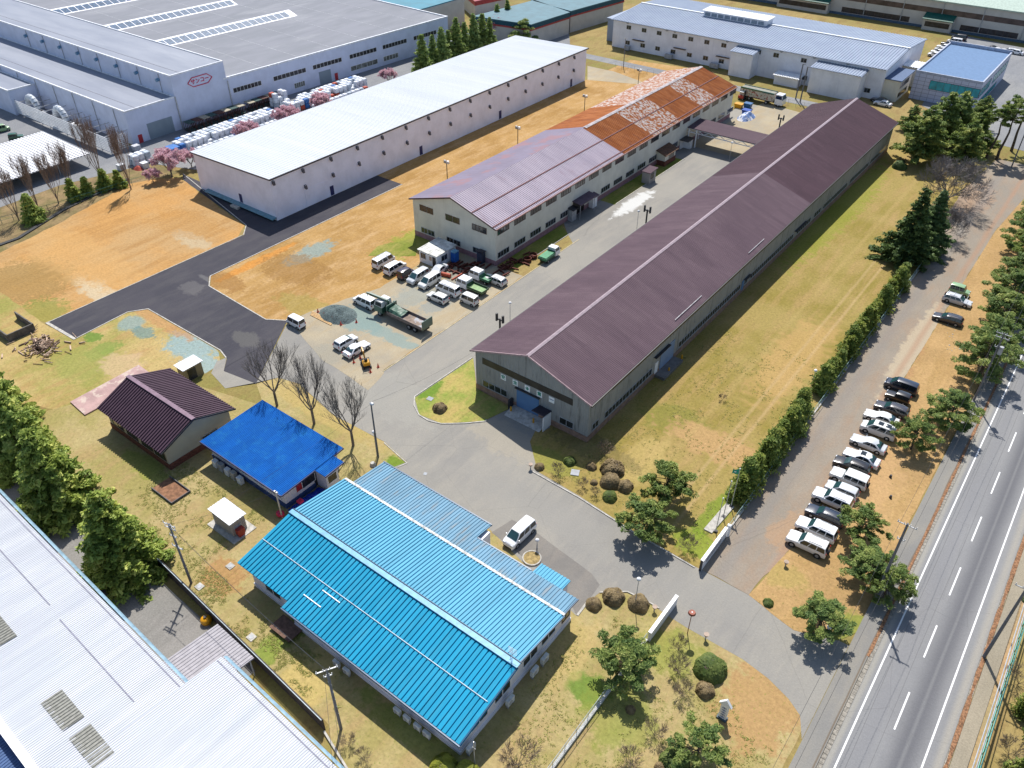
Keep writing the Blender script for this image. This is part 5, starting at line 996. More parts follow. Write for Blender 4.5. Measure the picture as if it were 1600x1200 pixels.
car('sedan', 'white', 1347, 713, 180, 'white saloon with a dark sunroof in the roadside row', g1, roofglass=1)
car('sedan', 'silver', 1358, 691, 180, 'plain silver white saloon beyond the one with a sunroof', g1)
car('minivan', 'pearl', 1373, 670, 182, 'white minivan with dark glass roof panels in the roadside row', g1, roofglass=2)
car('sedan', 'pearl', 1378, 651, 182, 'white saloon squeezed beside the dark cars at the far part of the row', g1)
car('wagon', 'charcoal', 1394, 637, 181, 'charcoal estate car third from the far end of the roadside row', g1)
car('jeep', 'black', 1403, 619, 181, 'small boxy black off roader second from the far end of the row', g1)
car('minivan', 'navy', 1409, 602, 181, 'navy minivan at the far end of the roadside row by the pines', g1)
car('wagon', 'charcoal', 1482, 496, 182, 'dark grey estate parked alone under the pine branches', g1)
car('wagon', 'silver', 1497, 467, 0, 'silver estate with roof bars next to the pale green boxy car', g1, rack=True)
car('keibox', 'lime', 1500, 453, 0, 'pale green boxy small car under the roadside pines', g1)
g2 = 'vehicles parked in the middle yard'
car('van', 'white', 599, 406, 90, 'white van with roof bars at the left end of the middle yard row', g2, 'parked_van', 1.1, rack=True)
car('minivan', 'white', 617, 417, 90, 'white minivan second from the left in the middle yard row', g2)
car('keibox', 'plum', 634, 426, 90, 'black purple boxy van between two white minivans', g2)
car('minivan', 'silver', 653, 431, -90, 'silver minivan facing the camera beside the black purple van', g2)
car('minivan', 'pearl', 671, 438, -90, 'pearl white minivan facing the camera next to the silver one', g2)
car('sedan', 'silver', 684, 421, -80, 'silver saloon mostly hidden behind the pearl minivan near the red pipes', g2)
car('van', 'white', 700, 450, 180, 'white van with four roof bars facing left in the middle yard', g2, 'parked_van', 1.1, rack=True)
car('hatch', 'pearl', 684, 463, 180, 'pearl hatchback in front of the white van with roof bars', g2)
car('kei', 'pearl', 733, 467, 180, 'short pearl minivan parked at the edge of the works road', g2)
car('wagon', 'pearl', 773, 435, 180, 'pearl estate by the rusty steel frames at the road edge', g2)
car('minivan', 'white', 570, 470, 180, 'white minivan standing alone left of the green crane truck', g2)
car('kei', 'white', 462, 502, 180, 'small white van alone at the corner of the new dark road', g2)
car('hatch', 'white', 540, 532, 88, 'white hatchback beside the white saloon near the digger', g2)
car('sedan', 'white', 557, 543, 88, 'white saloon parked right beside the small yellow digger', g2)
car('minivan', 'white', 812, 832, -92, 'white minivan parked by the entrance of the sky blue roofed office', None)
g3 = 'far cars behind the slate blue office'
for i, (x, y, k, cl) in enumerate(((1461, 84, 'hatch', 'white'), (1467, 80, 'wagon', 'white'), (1471, 76, 'hatch', 'silver'), (1476, 72, 'wagon', 'white'), (1483, 67, 'sedan', 'navy'), (1492, 64, 'minivan', 'white'), (1499, 58, 'minivan', 'charcoal'), (1549, 74, 'sedan', 'black'), (1556, 77, 'sedan', 'white'), (1577, 78, 'wagon', 'white'), (1588, 80, 'sedan', 'white'), (1375, 155, 'sedan', 'charcoal'), (1380, 160, 'sedan', 'white'))):
    lab = ['white hatchback nearest the camera in the slanted line behind the slate office', 'white estate second in the slanted line behind the slate office', 'silver hatchback third in the slanted line behind the slate office', 'white estate just before the navy saloon in the slanted line', 'navy saloon in the slanted line behind the slate office', 'white minivan near the far end of the slanted line', 'dark grey minivan at the far end of the slanted line', 'black saloon beyond the back wall of the slate office', 'white saloon next to the black one behind the slate office', 'white estate at the right of the far office car park', 'white saloon furthest right in the far office car park', 'charcoal saloon by the gap between the white factory and slate office', 'white saloon next to a charcoal one at the white factory foot'][i]
    car(k, cl, x, y, 180 if i < 7 else 175, lab, g3)

def wheelset(root, xs, w, r, wd=.28):
    for x in xs:
        for s in (-1, 1): mb = MB(); mb.tube((x, s*(w-wd), r), (x, s*w, r), r, r, 16); wo = mb.build('wheel', TYRE, root); mb = MB(); mb.tube((x, s*(w-.02), r), (x, s*(w+.02), r), r*.55, r*.45, 12); mb.build('rim', RIM, wo)
def cabin(root, x0, x1, w, zb, zt, m, m2=None, crew=False):
    mb = MB(); mb.hexa([(x0, -w, zb), (x1, -w, zb), (x1, w, zb), (x0, w, zb)], [(x0, -w, (zb+zt)/2+.05), (x1+.02, -w, (zb+zt)/2+.05), (x1+.02, w, (zb+zt)/2+.05), (x0, w, (zb+zt)/2+.05)], 1 if m2 else 0)
    zm = (zb+zt)/2+.055; mb.hexa([(x0, -w*.98, zm), (x1, -w*.98, zm), (x1, w*.98, zm), (x0, w*.98, zm)], [(x0+.02, -w*.88, zt), (x1-.35, -w*.88, zt), (x1-.35, w*.88, zt), (x0+.02, w*.88, zt)]); mb.build('cab', [m, m2 or m], root)
    k = (zt-zm); P_ = lambda t, y: (x1-.35*t+.015, y*(w*.98-(w*.1)*t), zm+k*t); mb = MB(); mb.quad(P_(.1, -.9), P_(.1, .9), P_(.85, .9), P_(.85, -.9)); mb.build('windscreen', CGB, root)
    for s in (-1, 1):
        for j in range(2 if crew else 1):
            xa = x0+.12+(x1-x0-.2)/(2 if crew else 1)*j; xb = xa+(x1-x0-.45)/(2 if crew else 1)-.08
            Y = lambda t: s*(w*.98-w*.1*t+.012); q = [(xa, Y(.1), zm+k*.1), (xb+.1, Y(.1), zm+k*.1), (xb, Y(.8), zm+k*.8), (xa, Y(.8), zm+k*.8)]; mb = MB(); mb.quad(*(q if s < 0 else q[::-1])); mb.build('side_window', CG, root)
        mb = MB(); mb.box(x1-.01, s*w*.75-.15, zb+.15, x1+.05, s*w*.75+.15, zb+.35); mb.build('headlight', LAMPW, root)
        mb = MB(); mb.box(x1-.1, s*(w+.15)-.08, zm+.1, x1, s*(w+.15)+.08, zm+.45); mb.build('wing_mirror', BLK, root)
def flatbed(px, py, head, L, w, bedm, sidem, label, crew=False, z=.8, load=False):
    r = empty('flatbed_truck'); tag(r, label, 'truck', g2); cl = 1.6 if not crew else 2.4; r_ = .34
    cabin(r, L/2-cl, L/2, w*.96, .4, 2.0, CARP['white'], None, crew)
    mb = MB(); mb.box(-L/2+.1, -w*.55, .45, L/2-.3, w*.55, .7); mb.build('chassis', BLK, r)
    mb = MB(); mb.box(-L/2, -w, .78, L/2-cl-.1, w, .86); mb.build('bed_floor', bedm, r)
    mb = MB(); xe = L/2-cl-.1; mb.box(-L/2, -w, .862, xe, -w+.05, 1.2); mb.box(-L/2, w-.05, .862, xe, w, 1.2); mb.box(-L/2, -w+.052, .862, -L/2+.05, w-.052, 1.18); mb.box(xe-.05, -w+.052, .862, xe, w-.052, 1.5); mb.build('drop_sides', sidem, r)
    mb = MB()
    for k in range(5): y = -w*.8+k*w*.4; mb.tube((xe, y, 1.5), (xe, y, 2.0), .025, .025, 4)
    mb.tube((xe, -w*.85, 2.0), (xe, w*.85, 2.0), .03, .03, 4); mb.build('headboard_rail', GREY, r)
    wheelset(r, (-L/2+.9, L/2-.9), w*.92, r_, .2)
    if load:
        mb = MB(); mb.hexa([(-L/2+.1, -w+.1, .87), (xe-.1, -w+.1, .87), (xe-.1, w-.1, .87), (-L/2+.1, w-.1, .87)], [(-L/2+.2, -w+.15, 1.3), (xe-.2, -w+.15, 1.36), (xe-.2, w-.15, 1.3), (-L/2+.2, w-.15, 1.33)]); ld = mb.build('green_cover', bedm, r)
    p = G(px, py, z); r.location = (p.x, p.y, .04); r.rotation_euler = (0, 0, R(head)); return r
gbed = mat('bed_green', S(150, 190, 125, .62), .6, .12, 2); gbed2 = mat('bed_green_dark', S(105, 175, 130, .62), .6, .12, 2); gbed3 = mat('cover_green', S(60, 160, 110, .62), .55, .15, 1.5)
flatbed(738, 448, 180, 6.0, 1.0, gbed, mat('green_side', S(60, 100, 70, .6), .5), 'flatbed truck with a long pale green bed and white crew cab', True)
flatbed(752, 433, 180, 4.6, .85, gbed2, mat('teal_side', S(60, 130, 100, .6), .5), 'small flatbed truck with a short mid green bed behind the longer one', True)
flatbed(858, 398, 92, 4.9, .95, gbed3, MC['teal_side'], 'small truck with a white cab and bright green covered bed on the works road', False, .9, True)
# crane tipper
r = empty('crane_truck'); tag(r, 'big dark green crane truck with tarpaulin and open tray in the middle yard', 'truck', g2); dg = paint('truck_green', (.025, .085, .06), .4); wcab = CARP['pearl']
cabin(r, 3.7, 5.6, 1.22, .75, 2.9, wcab, dg); mb = MB(); mb.box(-5.4, -.55, .7, 4.2, .55, 1.05); mb.build('chassis', BLK, r); wheelset(r, (4.4, -2.3, -3.6), 1.2, .5, .35)
mb = MB(); mb.bbox(3.0, -.5, 1.06, 3.6, .5, 2.2, .05); mb.tube((3.3, 0, 2.2), (3.3, 0, 3.0), .25, .22, 10); mb.build('crane_base', dg, r); mb = MB(); mb.beam((3.3, .1, 3.0), (6.6, .9, 3.5), .34, .38); mb.beam((5.4, .6, 3.35), (7.2, 1.05, 3.6), .24, .26); mb.tube((7.1, 1.0, 3.5), (7.1, 1.0, 2.9), .06, .06, 6); mb.build('crane_boom', dg, r)
mb = MB(); mb.tube((2.8, -.95, 1.3), (2.8, -.95, 1.75), .3, .3, 10); mb.beam((3.2, -1.0, .7), (3.2, -1.25, 2.3), .2, .2); mb.build('outrigger', dg, r)
mb = MB(); mb.box(-5.3, -1.2, 1.1, 2.6, 1.2, 1.25); mb.build('tray_floor', mat('tray_wood', S(170, 150, 135, .6), .9, .2, 2, wear=S(200, 200, 205, .6), wear_lo=.55, wear_hi=.6, wscale=.5), r)
mb = MB(); mb.box(-5.3, -1.25, 1.12, 2.6, -1.202, 1.7); mb.box(-5.3, 1.202, 1.12, 2.6, 1.25, 1.7); mb.build('tray_side', mat('tray_edge', S(150, 135, 130, .6), .7), r); mb = MB(); mb.box(2.5, -1.2, 1.26, 2.62, 1.2, 2.7); mb.build('headboard', dg, r)
mb = MB(); mb.obox((-5.45, 0, 1.9), (.05, 0, .0), (0, 1.25, 0), (0, 0, .8)); mb.build('tailgate', dg, r)
mb = MB(); nx = 10
for i in range(nx+1):
    for j in range(7): x = -.4+2.8*i/nx; y = -1.15+2.3*j/6; mb.v.append((x, y, 1.75+.5*i/nx+.25*mnoise.noise(Vector((x, y, 5))*1.3)-(.35 if j in (0, 6) else 0)))
mb.f = [(i*7+j, (i+1)*7+j, (i+1)*7+j+1, i*7+j+1) for i in range(nx) for j in range(6)]; mb.m = [0]*len(mb.f); mb.build('tarpaulin', mat('green_tarp', S(75, 115, 95, .6), .5, .15, 2), r)
p = G(630, 494, 1.2); r.location = (p.x, p.y, .04); r.rotation_euler = (0, 0, R(180))
# tank trailer truck
r = empty('articulated_truck'); tag(r, 'long truck with green top, patterned pale sides and a white cab by the far fence', 'truck'); cabin(r, 4.0, 6.2, 1.25, .6, 3.2, CARP['white'], CARP['white']); wheelset(r, (5.1, -3.4, -4.7, 1.6), 1.2, .5, .35)
mb = MB(); mb.box(-6.2, -.6, .7, 4.4, .6, 1.05); mb.build('chassis', BLK, r)
def patt():
    m, N, L, P = new('patterned_side'); p = posn(N, L); n = noi(N, L, p, 1.8, 3); c = mixc(N, L, ramp(N, L, n, .55, .6), S(225, 218, 200, .6), S(190, 70, 60, .6)); n2 = noi(N, L, posn(N, L, 1, 1.3, 1), 2.4, 2); c = mixc(N, L, ramp(N, L, n2, .6, .64), c, S(60, 120, 100, .6)); L.new(c, P.inputs['Base Color']); return m
mb = MB(); mb.box(-6.2, -1.25, 1.1, 3.5, 1.25, 2.9); mb.build('body', patt(), r); mb = MB(); mb.box(-6.25, -1.3, 2.9, 3.55, -1.1, 3.3); mb.box(-6.25, 1.1, 2.9, 3.55, 1.3, 3.3); mb.build('green_edge', CARP['green'], r); mb = MB(); mb.box(-6.2, -1.1, 2.905, 3.5, 1.1, 3.15); mb.build('top_cover', mat('top_grey', S(160, 160, 145, .6), .7, .15, 1), r)
mb = MB(); mb.box(-6.3, -1.25, 1.1, -6.21, 1.25, 2.9); mb.build('tail_door', mat('tail_brown', (.12, .06, .04), .6), r)
p = G(1192, 151, 1.5); r.location = (p.x, p.y, .04); r.rotation_euler = (0, 0, R(-2))
r = empty('forklift'); tag(r, 'red and grey forklift behind the long patterned truck', 'forklift'); mb = MB(); mb.bbox(-.9, -.55, .3, .7, .55, 1.1, .08); mb.build('body', mat('fork_red', (.4, .04, .03), .5), r); mb = MB(); mb.box(-.6, -.5, 2.05, .5, .5, 2.15); [mb.tube((x, y, 1.1), (x, y, 2.05), .04, .04, 5) for x in (-.55, .45) for y in (-.45, .45)]; mb.build('overhead_guard', WHITE, r); mb = MB(); mb.box(.75, -.4, .1, .85, .4, 2.6); mb.box(.86, -.35, .1, 1.8, -.2, .16); mb.box(.86, .2, .1, 1.8, .35, .16); mb.build('mast', DARK, r); wheelset(r, (-.6, .5), .55, .26, .2); p = G(1159, 151, .8); r.location = (p.x, p.y, .04)
# digger
ye = mat('digger_yellow', S(235, 170, 30, .66), .4, .05); r = empty('mini_digger'); tag(r, 'small yellow digger ringed by red cones', 'digger')
for s in (-.55, .55): mb = MB(); mb.bbox(-.85, s-.14, 0, .85, s+.14, .38, .1); mb.build('track', BLK, r)
mb = MB(); mb.box(-.5, -.4, .2, .5, .4, .5); mb.box(.9, -.7, .05, 1.0, .7, .35); mb.build('undercarriage', DARK, r)
mb = MB(); mb.bbox(-.75, -.55, .52, .45, .55, 1.15, .12); mb.build('body', ye, r); mb = MB(); mb.bbox(-.35, -.25, 1.16, .1, .25, 1.6, .08); mb.build('seat', BLK, r); mb = MB(); mb.tube((-.5, -.45, 1.1), (-.5, -.45, 1.95), .04, .04, 5); mb.tube((-.5, .45, 1.1), (-.5, .45, 1.95), .04, .04, 5); mb.beam((-.5, -.5, 1.95), (-.5, .5, 1.95), .06, .06); mb.build('roll_bar', BLK, r)
mb = MB(); mb.beam((.45, 0, .8), (1.1, 0, 2.1), .2, .26); mb.beam((1.1, 0, 2.1), (2.0, 0, 2.3), .18, .24); mb.build('boom', ye, r); mb = MB(); mb.beam((2.0, 0, 2.4), (2.6, 0, 1.2), .16, .2); mb.build('arm', ye, r); mb = MB(); mb.hexa([(2.3, -.25, .7), (2.8, -.25, .8), (2.8, .25, .8), (2.3, .25, .7)], [(2.45, -.25, 1.2), (2.8, -.25, 1.25), (2.8, .25, 1.25), (2.45, .25, 1.2)]); mb.build('bucket', DARK, r)
p = G(572, 568, .6); r.location = (p.x, p.y, .04); r.rotation_euler = (0, 0, R(150))
# cones
def mkcone():
    r = empty('traffic_cone'); tag(r, None, 'cone'); mb = MB(); mb.tube((0, 0, .04), (0, 0, .75), .17, .03, 10); mb.build('cone_body', mat('cone_red', (.5, .05, .03), .5), r); mb = MB(); mb.box(-.2, -.2, 0, .2, .2, .04); mb.build('base', MC['cone_red'], r); return r
CO = Proto(mkcone); cl1 = 'red traffic cone in the line along the gravel heap'; cl2 = 'red traffic cone beside the small yellow digger'
for x, y in ((497, 488), (507, 494), (520, 501), (533, 508), (557, 504)): CO.put((*G(x, y)[:2], .04), 0, cl1, 'cones by the gravel heap')
for x, y in ((553, 567), (563, 560), (591, 574), (579, 582)): CO.put((*G(x, y)[:2], .04), 0, cl2, 'cones around the digger')
# gravel heap and planks
def heap(name, px, py, rx, ry, h, m, lab):
    c0 = G(px, py); mb = MB(); n = 26
    for i in range(n+1):
        for j in range(n+1):
            x, y = (i/n-.5)*2*rx, (j/n-.5)*2*ry; d = math.hypot(x/rx, y/ry); z = h*max(0, 1-d**1.6)*(1+.3*mnoise.noise(Vector((x, y, 0))*.9))+.06*mnoise.noise(Vector((x, y, 2))*3)*(d < .9)
            mb.v.append((c0.x+x, c0.y+y, z+.02 if d < 1 else .0))
    mb.f = [(i*(n+1)+j, (i+1)*(n+1)+j, (i+1)*(n+1)+j+1, i*(n+1)+j+1) for i in range(n) for j in range(n)]; mb.m = [0]*len(mb.f); return one(name, mb, m, lab, 'heap', smooth=60)
grav = mat('grey_gravel', S(112, 128, 128, .62), .95, .3, 5, bump=.8, bscale=6)
heap('gravel_heap', 528, 492, 3.6, 2.8, 1.5, grav, 'heap of grey blue gravel in the middle yard')
pk = mat('plank_wood', S(225, 185, 130, .62), .8, .1, 2)
a0, b0 = G(485, 489), G(517, 505)
for i in range(4): mb = MB(); o_ = Vector((0, -.28*i+.4, 0)); mb.beam(a0+o_+Vector((.2*i, 0, .1)), b0+o_+Vector((.2*i, 0, .1)), .22, .08); one('plank', mb, pk, 'long pale plank lying beside the cones at the slab edge', 'plank', 'planks on the slab')
# rusty steel frames, red pipes
rs = mat('rusty_steel', S(120, 60, 45, .6), .8, .3, 2); rp = mat('red_oxide', S(205, 95, 65, .62), .6, .1, 2)
r0 = random.Random(3)
def steel(cx, cy, n, sx, sy, lab, grp, m=rs, L0=2.2):
    for i in range(n):
        c0 = G(cx, cy); x = c0.x+r0.uniform(-sx, sx); y = c0.y+r0.uniform(-sy, sy); t = r0.choice((0, 1.57))+r0.uniform(-.25, .25); L_ = r0.uniform(.6, 1)*L0; mb = MB(); d = Vector((math.cos(t)*L_/2, math.sin(t)*L_/2, 0)); z = r0.uniform(.1, .6); c_ = Vector((x, y, z))
        mb.beam(c_-d, c_+d, .06, .22); mb.beam(c_-d+Vector((0, 0, .12)), c_+d+Vector((0, 0, .12)), .2, .04); mb.beam(c_-d-Vector((0, 0, .12)), c_+d-Vector((0, 0, .12)), .2, .04); one('steel_beam', mb, m, lab, 'beam', grp)
steel(716, 421, 22, 2.6, 1.6, 'rusty steel beam in the jumble below the site cabin', 'steel by the site cabin')
steel(805, 415, 26, 1.3, 4.5, 'rusty steel beam stacked along the works road before the green truck', 'steel along the works road')
steel(752, 419, 8, 2.0, 1.4, 'rusty steel beam behind the flatbed trucks', 'steel behind the flatbeds')
for (a, b_, rr, lab) in (((706, 437), (733, 421), .16, 'long red oxide pipe leaning by the flatbed trucks'), ((688, 427), (704, 431), .38, 'fat red oxide pipe beside the hidden silver saloon')):
    p, q = G(*a, rr), G(*b_, rr); mb = MB(); mb.tube(p, q, rr, rr, 12); one('red_pipe', mb, rp, lab, 'pipe', smooth=40)
for px, py, lab in ((824, 408, 'rusty steel ring drum nearest the beams'), (833, 402, 'rusty steel ring drum nearest the green truck')): 
    c0 = G(px, py); mb = MB(); n = 16
    for ring, (ra, rb) in enumerate(((.8, .8),)):
        for i in range(n): a, b2 = 2*math.pi*i/n, 2*math.pi*(i+1)/n; mb.hexa([(c0.x+.8*math.cos(a), c0.y+.8*math.sin(a), .03), (c0.x+.8*math.cos(b2), c0.y+.8*math.sin(b2), .03), (c0.x+.7*math.cos(b2), c0.y+.7*math.sin(b2), .03), (c0.x+.7*math.cos(a), c0.y+.7*math.sin(a), .03)], [(c0.x+.8*math.cos(a), c0.y+.8*math.sin(a), .7), (c0.x+.8*math.cos(b2), c0.y+.8*math.sin(b2), .7), (c0.x+.7*math.cos(b2), c0.y+.7*math.sin(b2), .7), (c0.x+.7*math.cos(a), c0.y+.7*math.sin(a), .7)])
    one('steel_ring', mb, rs, lab, 'ring')
# dump of bins by the link canopy
for (px, py, m, lab, s) in ((1154, 168, ye, 'yellow skip beside the far end of the cream workshop', (2.2, 1.6, 1.1)), (1168, 169, mat('skip_blue', S(40, 110, 170, .62), .5), 'blue skip right of the yellow skip', (2.0, 1.6, 1.4)), (1166, 179, mat('skip_navy', S(40, 90, 190, .62), .4), 'bright blue wrapped bin above the tarpaulin heap', (2.2, 1.8, 1.3))):
    c0 = G(px, py); l, w_, h = s; mb = MB(); mb.hexa([(c0.x-l*.4, c0.y-w_*.4, 0), (c0.x+l*.4, c0.y-w_*.4, 0), (c0.x+l*.4, c0.y+w_*.4, 0), (c0.x-l*.4, c0.y+w_*.4, 0)], [(c0.x-l/2, c0.y-w_/2, h), (c0.x+l/2, c0.y-w_/2, h), (c0.x+l/2, c0.y+w_/2, h), (c0.x-l/2, c0.y+w_/2, h)]); mb.box(c0.x-l/2-.05, c0.y-w_/2-.05, h-.12, c0.x+l/2+.05, c0.y+w_/2+.05, h+.02); one('waste_skip', mb, m, lab, 'skip')
heap('covered_heap', 1166, 184, 2.0, 3.6, 1.5, mat('blue_white_sheet', S(120, 150, 205, .6), .4, .25, 1, wear=(.6, .6, .62), wear_lo=.5, wear_hi=.55, wscale=.6), 'long heap under blue and white sheeting near the link canopy')
# stacked bulk containers beside the grey factory
def mkbag(nm, m, dark):
    def f():
        bm = bmesh.new(); bmesh.ops.create_cube(bm, size=1, matrix=Matrix.Translation((0, 0, .62)) @ Matrix.Diagonal((1.15, 1.35, 1.2, 1))); bmesh.ops.bevel(bm, geom=bm.edges[:], offset=.12, segments=2, affect='EDGES')
        me = bpy.data.meshes.new(nm); bm.to_mesh(me); bm.free(); me.materials.append(m); me.polygons.foreach_set('use_smooth', [True]*len(me.polygons)); me.set_sharp_from_angle(angle=R(50)); o = bpy.data.objects.new(nm, me); COL.objects.link(o); o['category'] = 'bulk bag'; return o
    return Proto(f)
bw1 = mkbag('bulk_bag', mat('bag_white', (.66, .69, .74), .7, .12, 1.5), 0); bw2 = mkbag('bulk_bag', mat('bag_grey', (.42, .48, .55), .7, .15, 1.5), 0); bb1 = mkbag('bulk_bag', mat('bag_blue', S(60, 130, 210, .62), .6), 0); bo1 = mkbag('bulk_bag', mat('bag_orange', S(215, 95, 70, .62), .6), 0)
r0 = random.Random(9)
def bags(xa, ya, nx, ny, nz, lab, skip=0.0, dx=1.3, dy=1.55):
    for i in range(nx):
        for j in range(ny):
            for k in range(nz):
                if k == nz-1 and r0.random() < skip*.5: continue
                t = r0.random(); P_ = bb1 if t < .05 else (bo1 if t < .11 and ya > 130 else (bw2 if t < .25 else bw1)); c = 'blue' if P_ is bb1 else 'orange' if P_ is bo1 else 'grey' if P_ is bw2 else 'white'
                P_.put((xa+i*dx+r0.uniform(-.06, .06), ya+j*dy+r0.uniform(-.06, .06), k*1.22+.03), r0.uniform(-.04, .04), f'{c} bulk bag stacked {lab}', f'{c} bulk bags {lab}', (1, 1, 1))
bags(-178.6, 99.5, 4, 19, 2, 'in the near block beside the grey factory', .15)
bags(-172.6, 101, 1, 17, 1, 'in the near block beside the grey factory', .05)
bags(-179.8, 134, 4, 18, 2, 'in the far block beside the grey factory', .2)
bags(-173.5, 138, 1, 14, 1, 'in the far block beside the grey factory', .05)
bags(-184, 134, 2, 3, 3, 'in the tall cluster by the factory wall', .2)
bags(-178.5, 88.5, 2, 3, 2, 'at the corner near the pink cherry tree', .3)
rk = mat('rack_rust', S(110, 70, 60, .6), .8, .3, 3); rk2 = mat('rack_green', S(60, 95, 90, .6), .7, .2, 2)
for i in range(13):
    y = 109.5+2.2*i+(1.2 if i > 7 else 0); r = empty('pallet_rack', (-186, y, 0), 'rusty steel crate rack in the row against the grey factory wall', 'rack', 'crate racks along the factory wall'); mb = MB()
    for x in (-187.4, -186.6, -185.8, -185.0):
        for yy in (y-.95, y, y+.95): mb.box(x-.05, yy-.05, 0, x+.05, yy+.05, 2.2)
    mb.build('frame', rk, r); mb = MB(); mb.box(-187.4, y-.95, .3, -185.1, y+.95, .5); mb.build('shelf', rk2, r); mb = MB(); mb.box(-187.45, y-.98, 2.205, -184.95, y+.98, 2.35); mb.build('top_sheet', [rk2, rk, mat('rack_cream', S(200, 190, 165, .6), .8)][(i*7) % 3 if i not in (7,) else 2], r)
mb = MB(); mb.bbox(-176.6, 96.0, 0, -173.8, 98.4, 2.4, .05); one('blue_container', mb, MC['bag_blue'], 'large blue container at the near end of the bulk bag block', 'container')
mb = MB(); mb.bbox(-163.8, 186.8, 0, -161.0, 190.5, 2.8, .05); one('pale_container', mb, bw2.o.data.materials[0], 'pale grey container at the foot of the first conifer in the far row', 'container')
bags(-186, 205, 4, 10, 1, 'in the yard behind the far row of conifers', .4, 1.6, 3.5); bags(-200, 236, 7, 5, 1, 'between the two teal roofed halls', .3, 2.2, 3.0)
for (px, py, c, lab, s) in ((214, 235, (.45, .46, .5), 'pale stacked pallet block left of the big cherry tree', 1.6), (227, 262, (.6, .62, .66), 'pale square block in front of the bare poplar', 1.5), (190, 265, (.55, .57, .6), 'pale square block furthest left below the louvre screen', 1.4)):
    c0 = G(px, py); mb = MB(); mb.bbox(c0.x-s/2, c0.y-s/2, 0, c0.x+s/2, c0.y+s/2, 1.2, .08); mb.box(c0.x-s/2, c0.y-s/2, 1.21, c0.x+s/2, c0.y+s/2, 1.3); one('pallet_block', mb, mat('block_'+str(px), c, .7), lab, 'pallet')
heap('red_netting', 216, 264, 1.5, 1.0, .8, mat('net_red', S(200, 90, 75, .6), .8), 'small red heap of netting by the pale blocks')
car('keibox', 'lime', 3, 200, 80, 'green off roader at the very left edge by the white shelter', 'vehicles at the left edge'); car('jeep', 'green', 25, 213, 60, 'dark green off roader by the white shelter', 'vehicles at the left edge')
# ================================================================ vegetation
def quads_mesh(name, C, U, V, tone, m):
    """leaf faces from centre, two half axes (numpy)"""
    n = len(C); P = np.empty((n, 4, 3), np.float32); P[:, 0] = C-U-V; P[:, 1] = C+U-V*.6; P[:, 2] = C+U*.7+V; P[:, 3] = C-U*.6+V*.8
    me = bpy.data.meshes.new(name); me.vertices.add(n*4); me.vertices.foreach_set('co', P.reshape(-1)); me.loops.add(n*4); me.loops.foreach_set('vertex_index', np.arange(n*4, dtype=np.int32)); me.polygons.add(n)
    me.polygons.foreach_set('loop_start', np.arange(0, n*4, 4, dtype=np.int32)); me.polygons.foreach_set('loop_total', np.full(n, 4, np.int32)); me.update(calc_edges=True)
    a = me.attributes.new('tone', 'FLOAT', 'FACE'); a.data.foreach_set('value', tone.astype(np.float32)); me.materials.append(m); me.validate(); return me
def unit(n, rng): v = rng.normal(size=(n, 3)); return v/np.linalg.norm(v, axis=1, keepdims=True)
def leaves(clumps, m, name, rng, leaf=.16, flat=.5, asp=1.6):
    """clumps: (x,y,z,rx,ry,rz,count,tone)"""
    Cs, Us, Vs, Ts = [], [], [], []
    for (x, y, z, rx, ry, rz, n, t) in clumps:
        n = int(n); d = unit(n, rng); r = rng.uniform(.35, 1.05, (n, 1))**.6; c = d*r*np.array([rx, ry, rz])+np.array([x, y, z])
        nn = unit(n, rng)*(1-flat)+d*flat+np.array([-.25, .35, .75]); nn /= np.linalg.norm(nn, axis=1, keepdims=True)
        a = np.cross(nn, unit(n, rng)); a /= np.linalg.norm(a, axis=1, keepdims=True)+1e-9; b = np.cross(nn, a); s = leaf*rng.uniform(.6, 1.3, (n, 1))
        Cs.append(c); Us.append(a*s*asp); Vs.append(b*s); Ts.append(np.clip(t+rng.normal(0, .16, n), 0, 1))
    return quads_mesh(name, np.vstack(Cs), np.vstack(Us), np.vstack(Vs), np.concatenate(Ts), m)
def finish(root, me, name='crown'):
    o = bpy.data.objects.new(name, me); COL.objects.link(o); o.parent = root; return o
def limb(mb, p, d, L, r, depth, rng, ends, n=6, spread=.6, up=.15, kids=3, taper=.55, minr=.02):
    q = Vector(p); dd = Vector(d).normalized(); segs = 3
    for i in range(segs):
        nd = (dd+Vector((rng.normal(0, .12), rng.normal(0, .12), rng.normal(0, .08)+up*.3))).normalized(); q2 = q+nd*L/segs; r1 = r*(1-(i+1)/segs*(1-taper)); mb.tube(q, q2, max(minr, r*(1-i/segs*(1-taper))), max(minr, r1), n, cap=False); q, dd = q2, nd
        if depth > 0 and i >= 1:
            for k in range(kids if i == segs-1 else max(1, kids-1)):
                a = rng.uniform(0, 6.28); sd = dd.cross(Vector((0.1, .2, 1))).normalized(); sd2 = dd.cross(sd); v = (dd+(sd*math.cos(a)+sd2*math.sin(a))*spread*rng.uniform(.6, 1.3)+Vector((0, 0, up))).normalized()
                limb(mb, q, v, L*rng.uniform(.5, .75), max(minr, r1*.7), depth-1, rng, ends, max(3, n-1), spread, up, kids, taper, minr)
    if depth == 0: ends.append(q)
L_CED = leafmat('cedar_foliage', (.15, .23, .05), (.40, .47, .10), (.56, .58, .16)); L_PINE = leafmat('pine_foliage', (.10, .17, .05), (.30, .36, .09), (.42, .44, .14)); L_DARK = leafmat('dark_conifer_foliage', (.05, .095, .035), (.15, .22, .07)); L_HEDGE = leafmat('hedge_foliage', (.09, .15, .03), (.26, .31, .06), (.40, .42, .10))
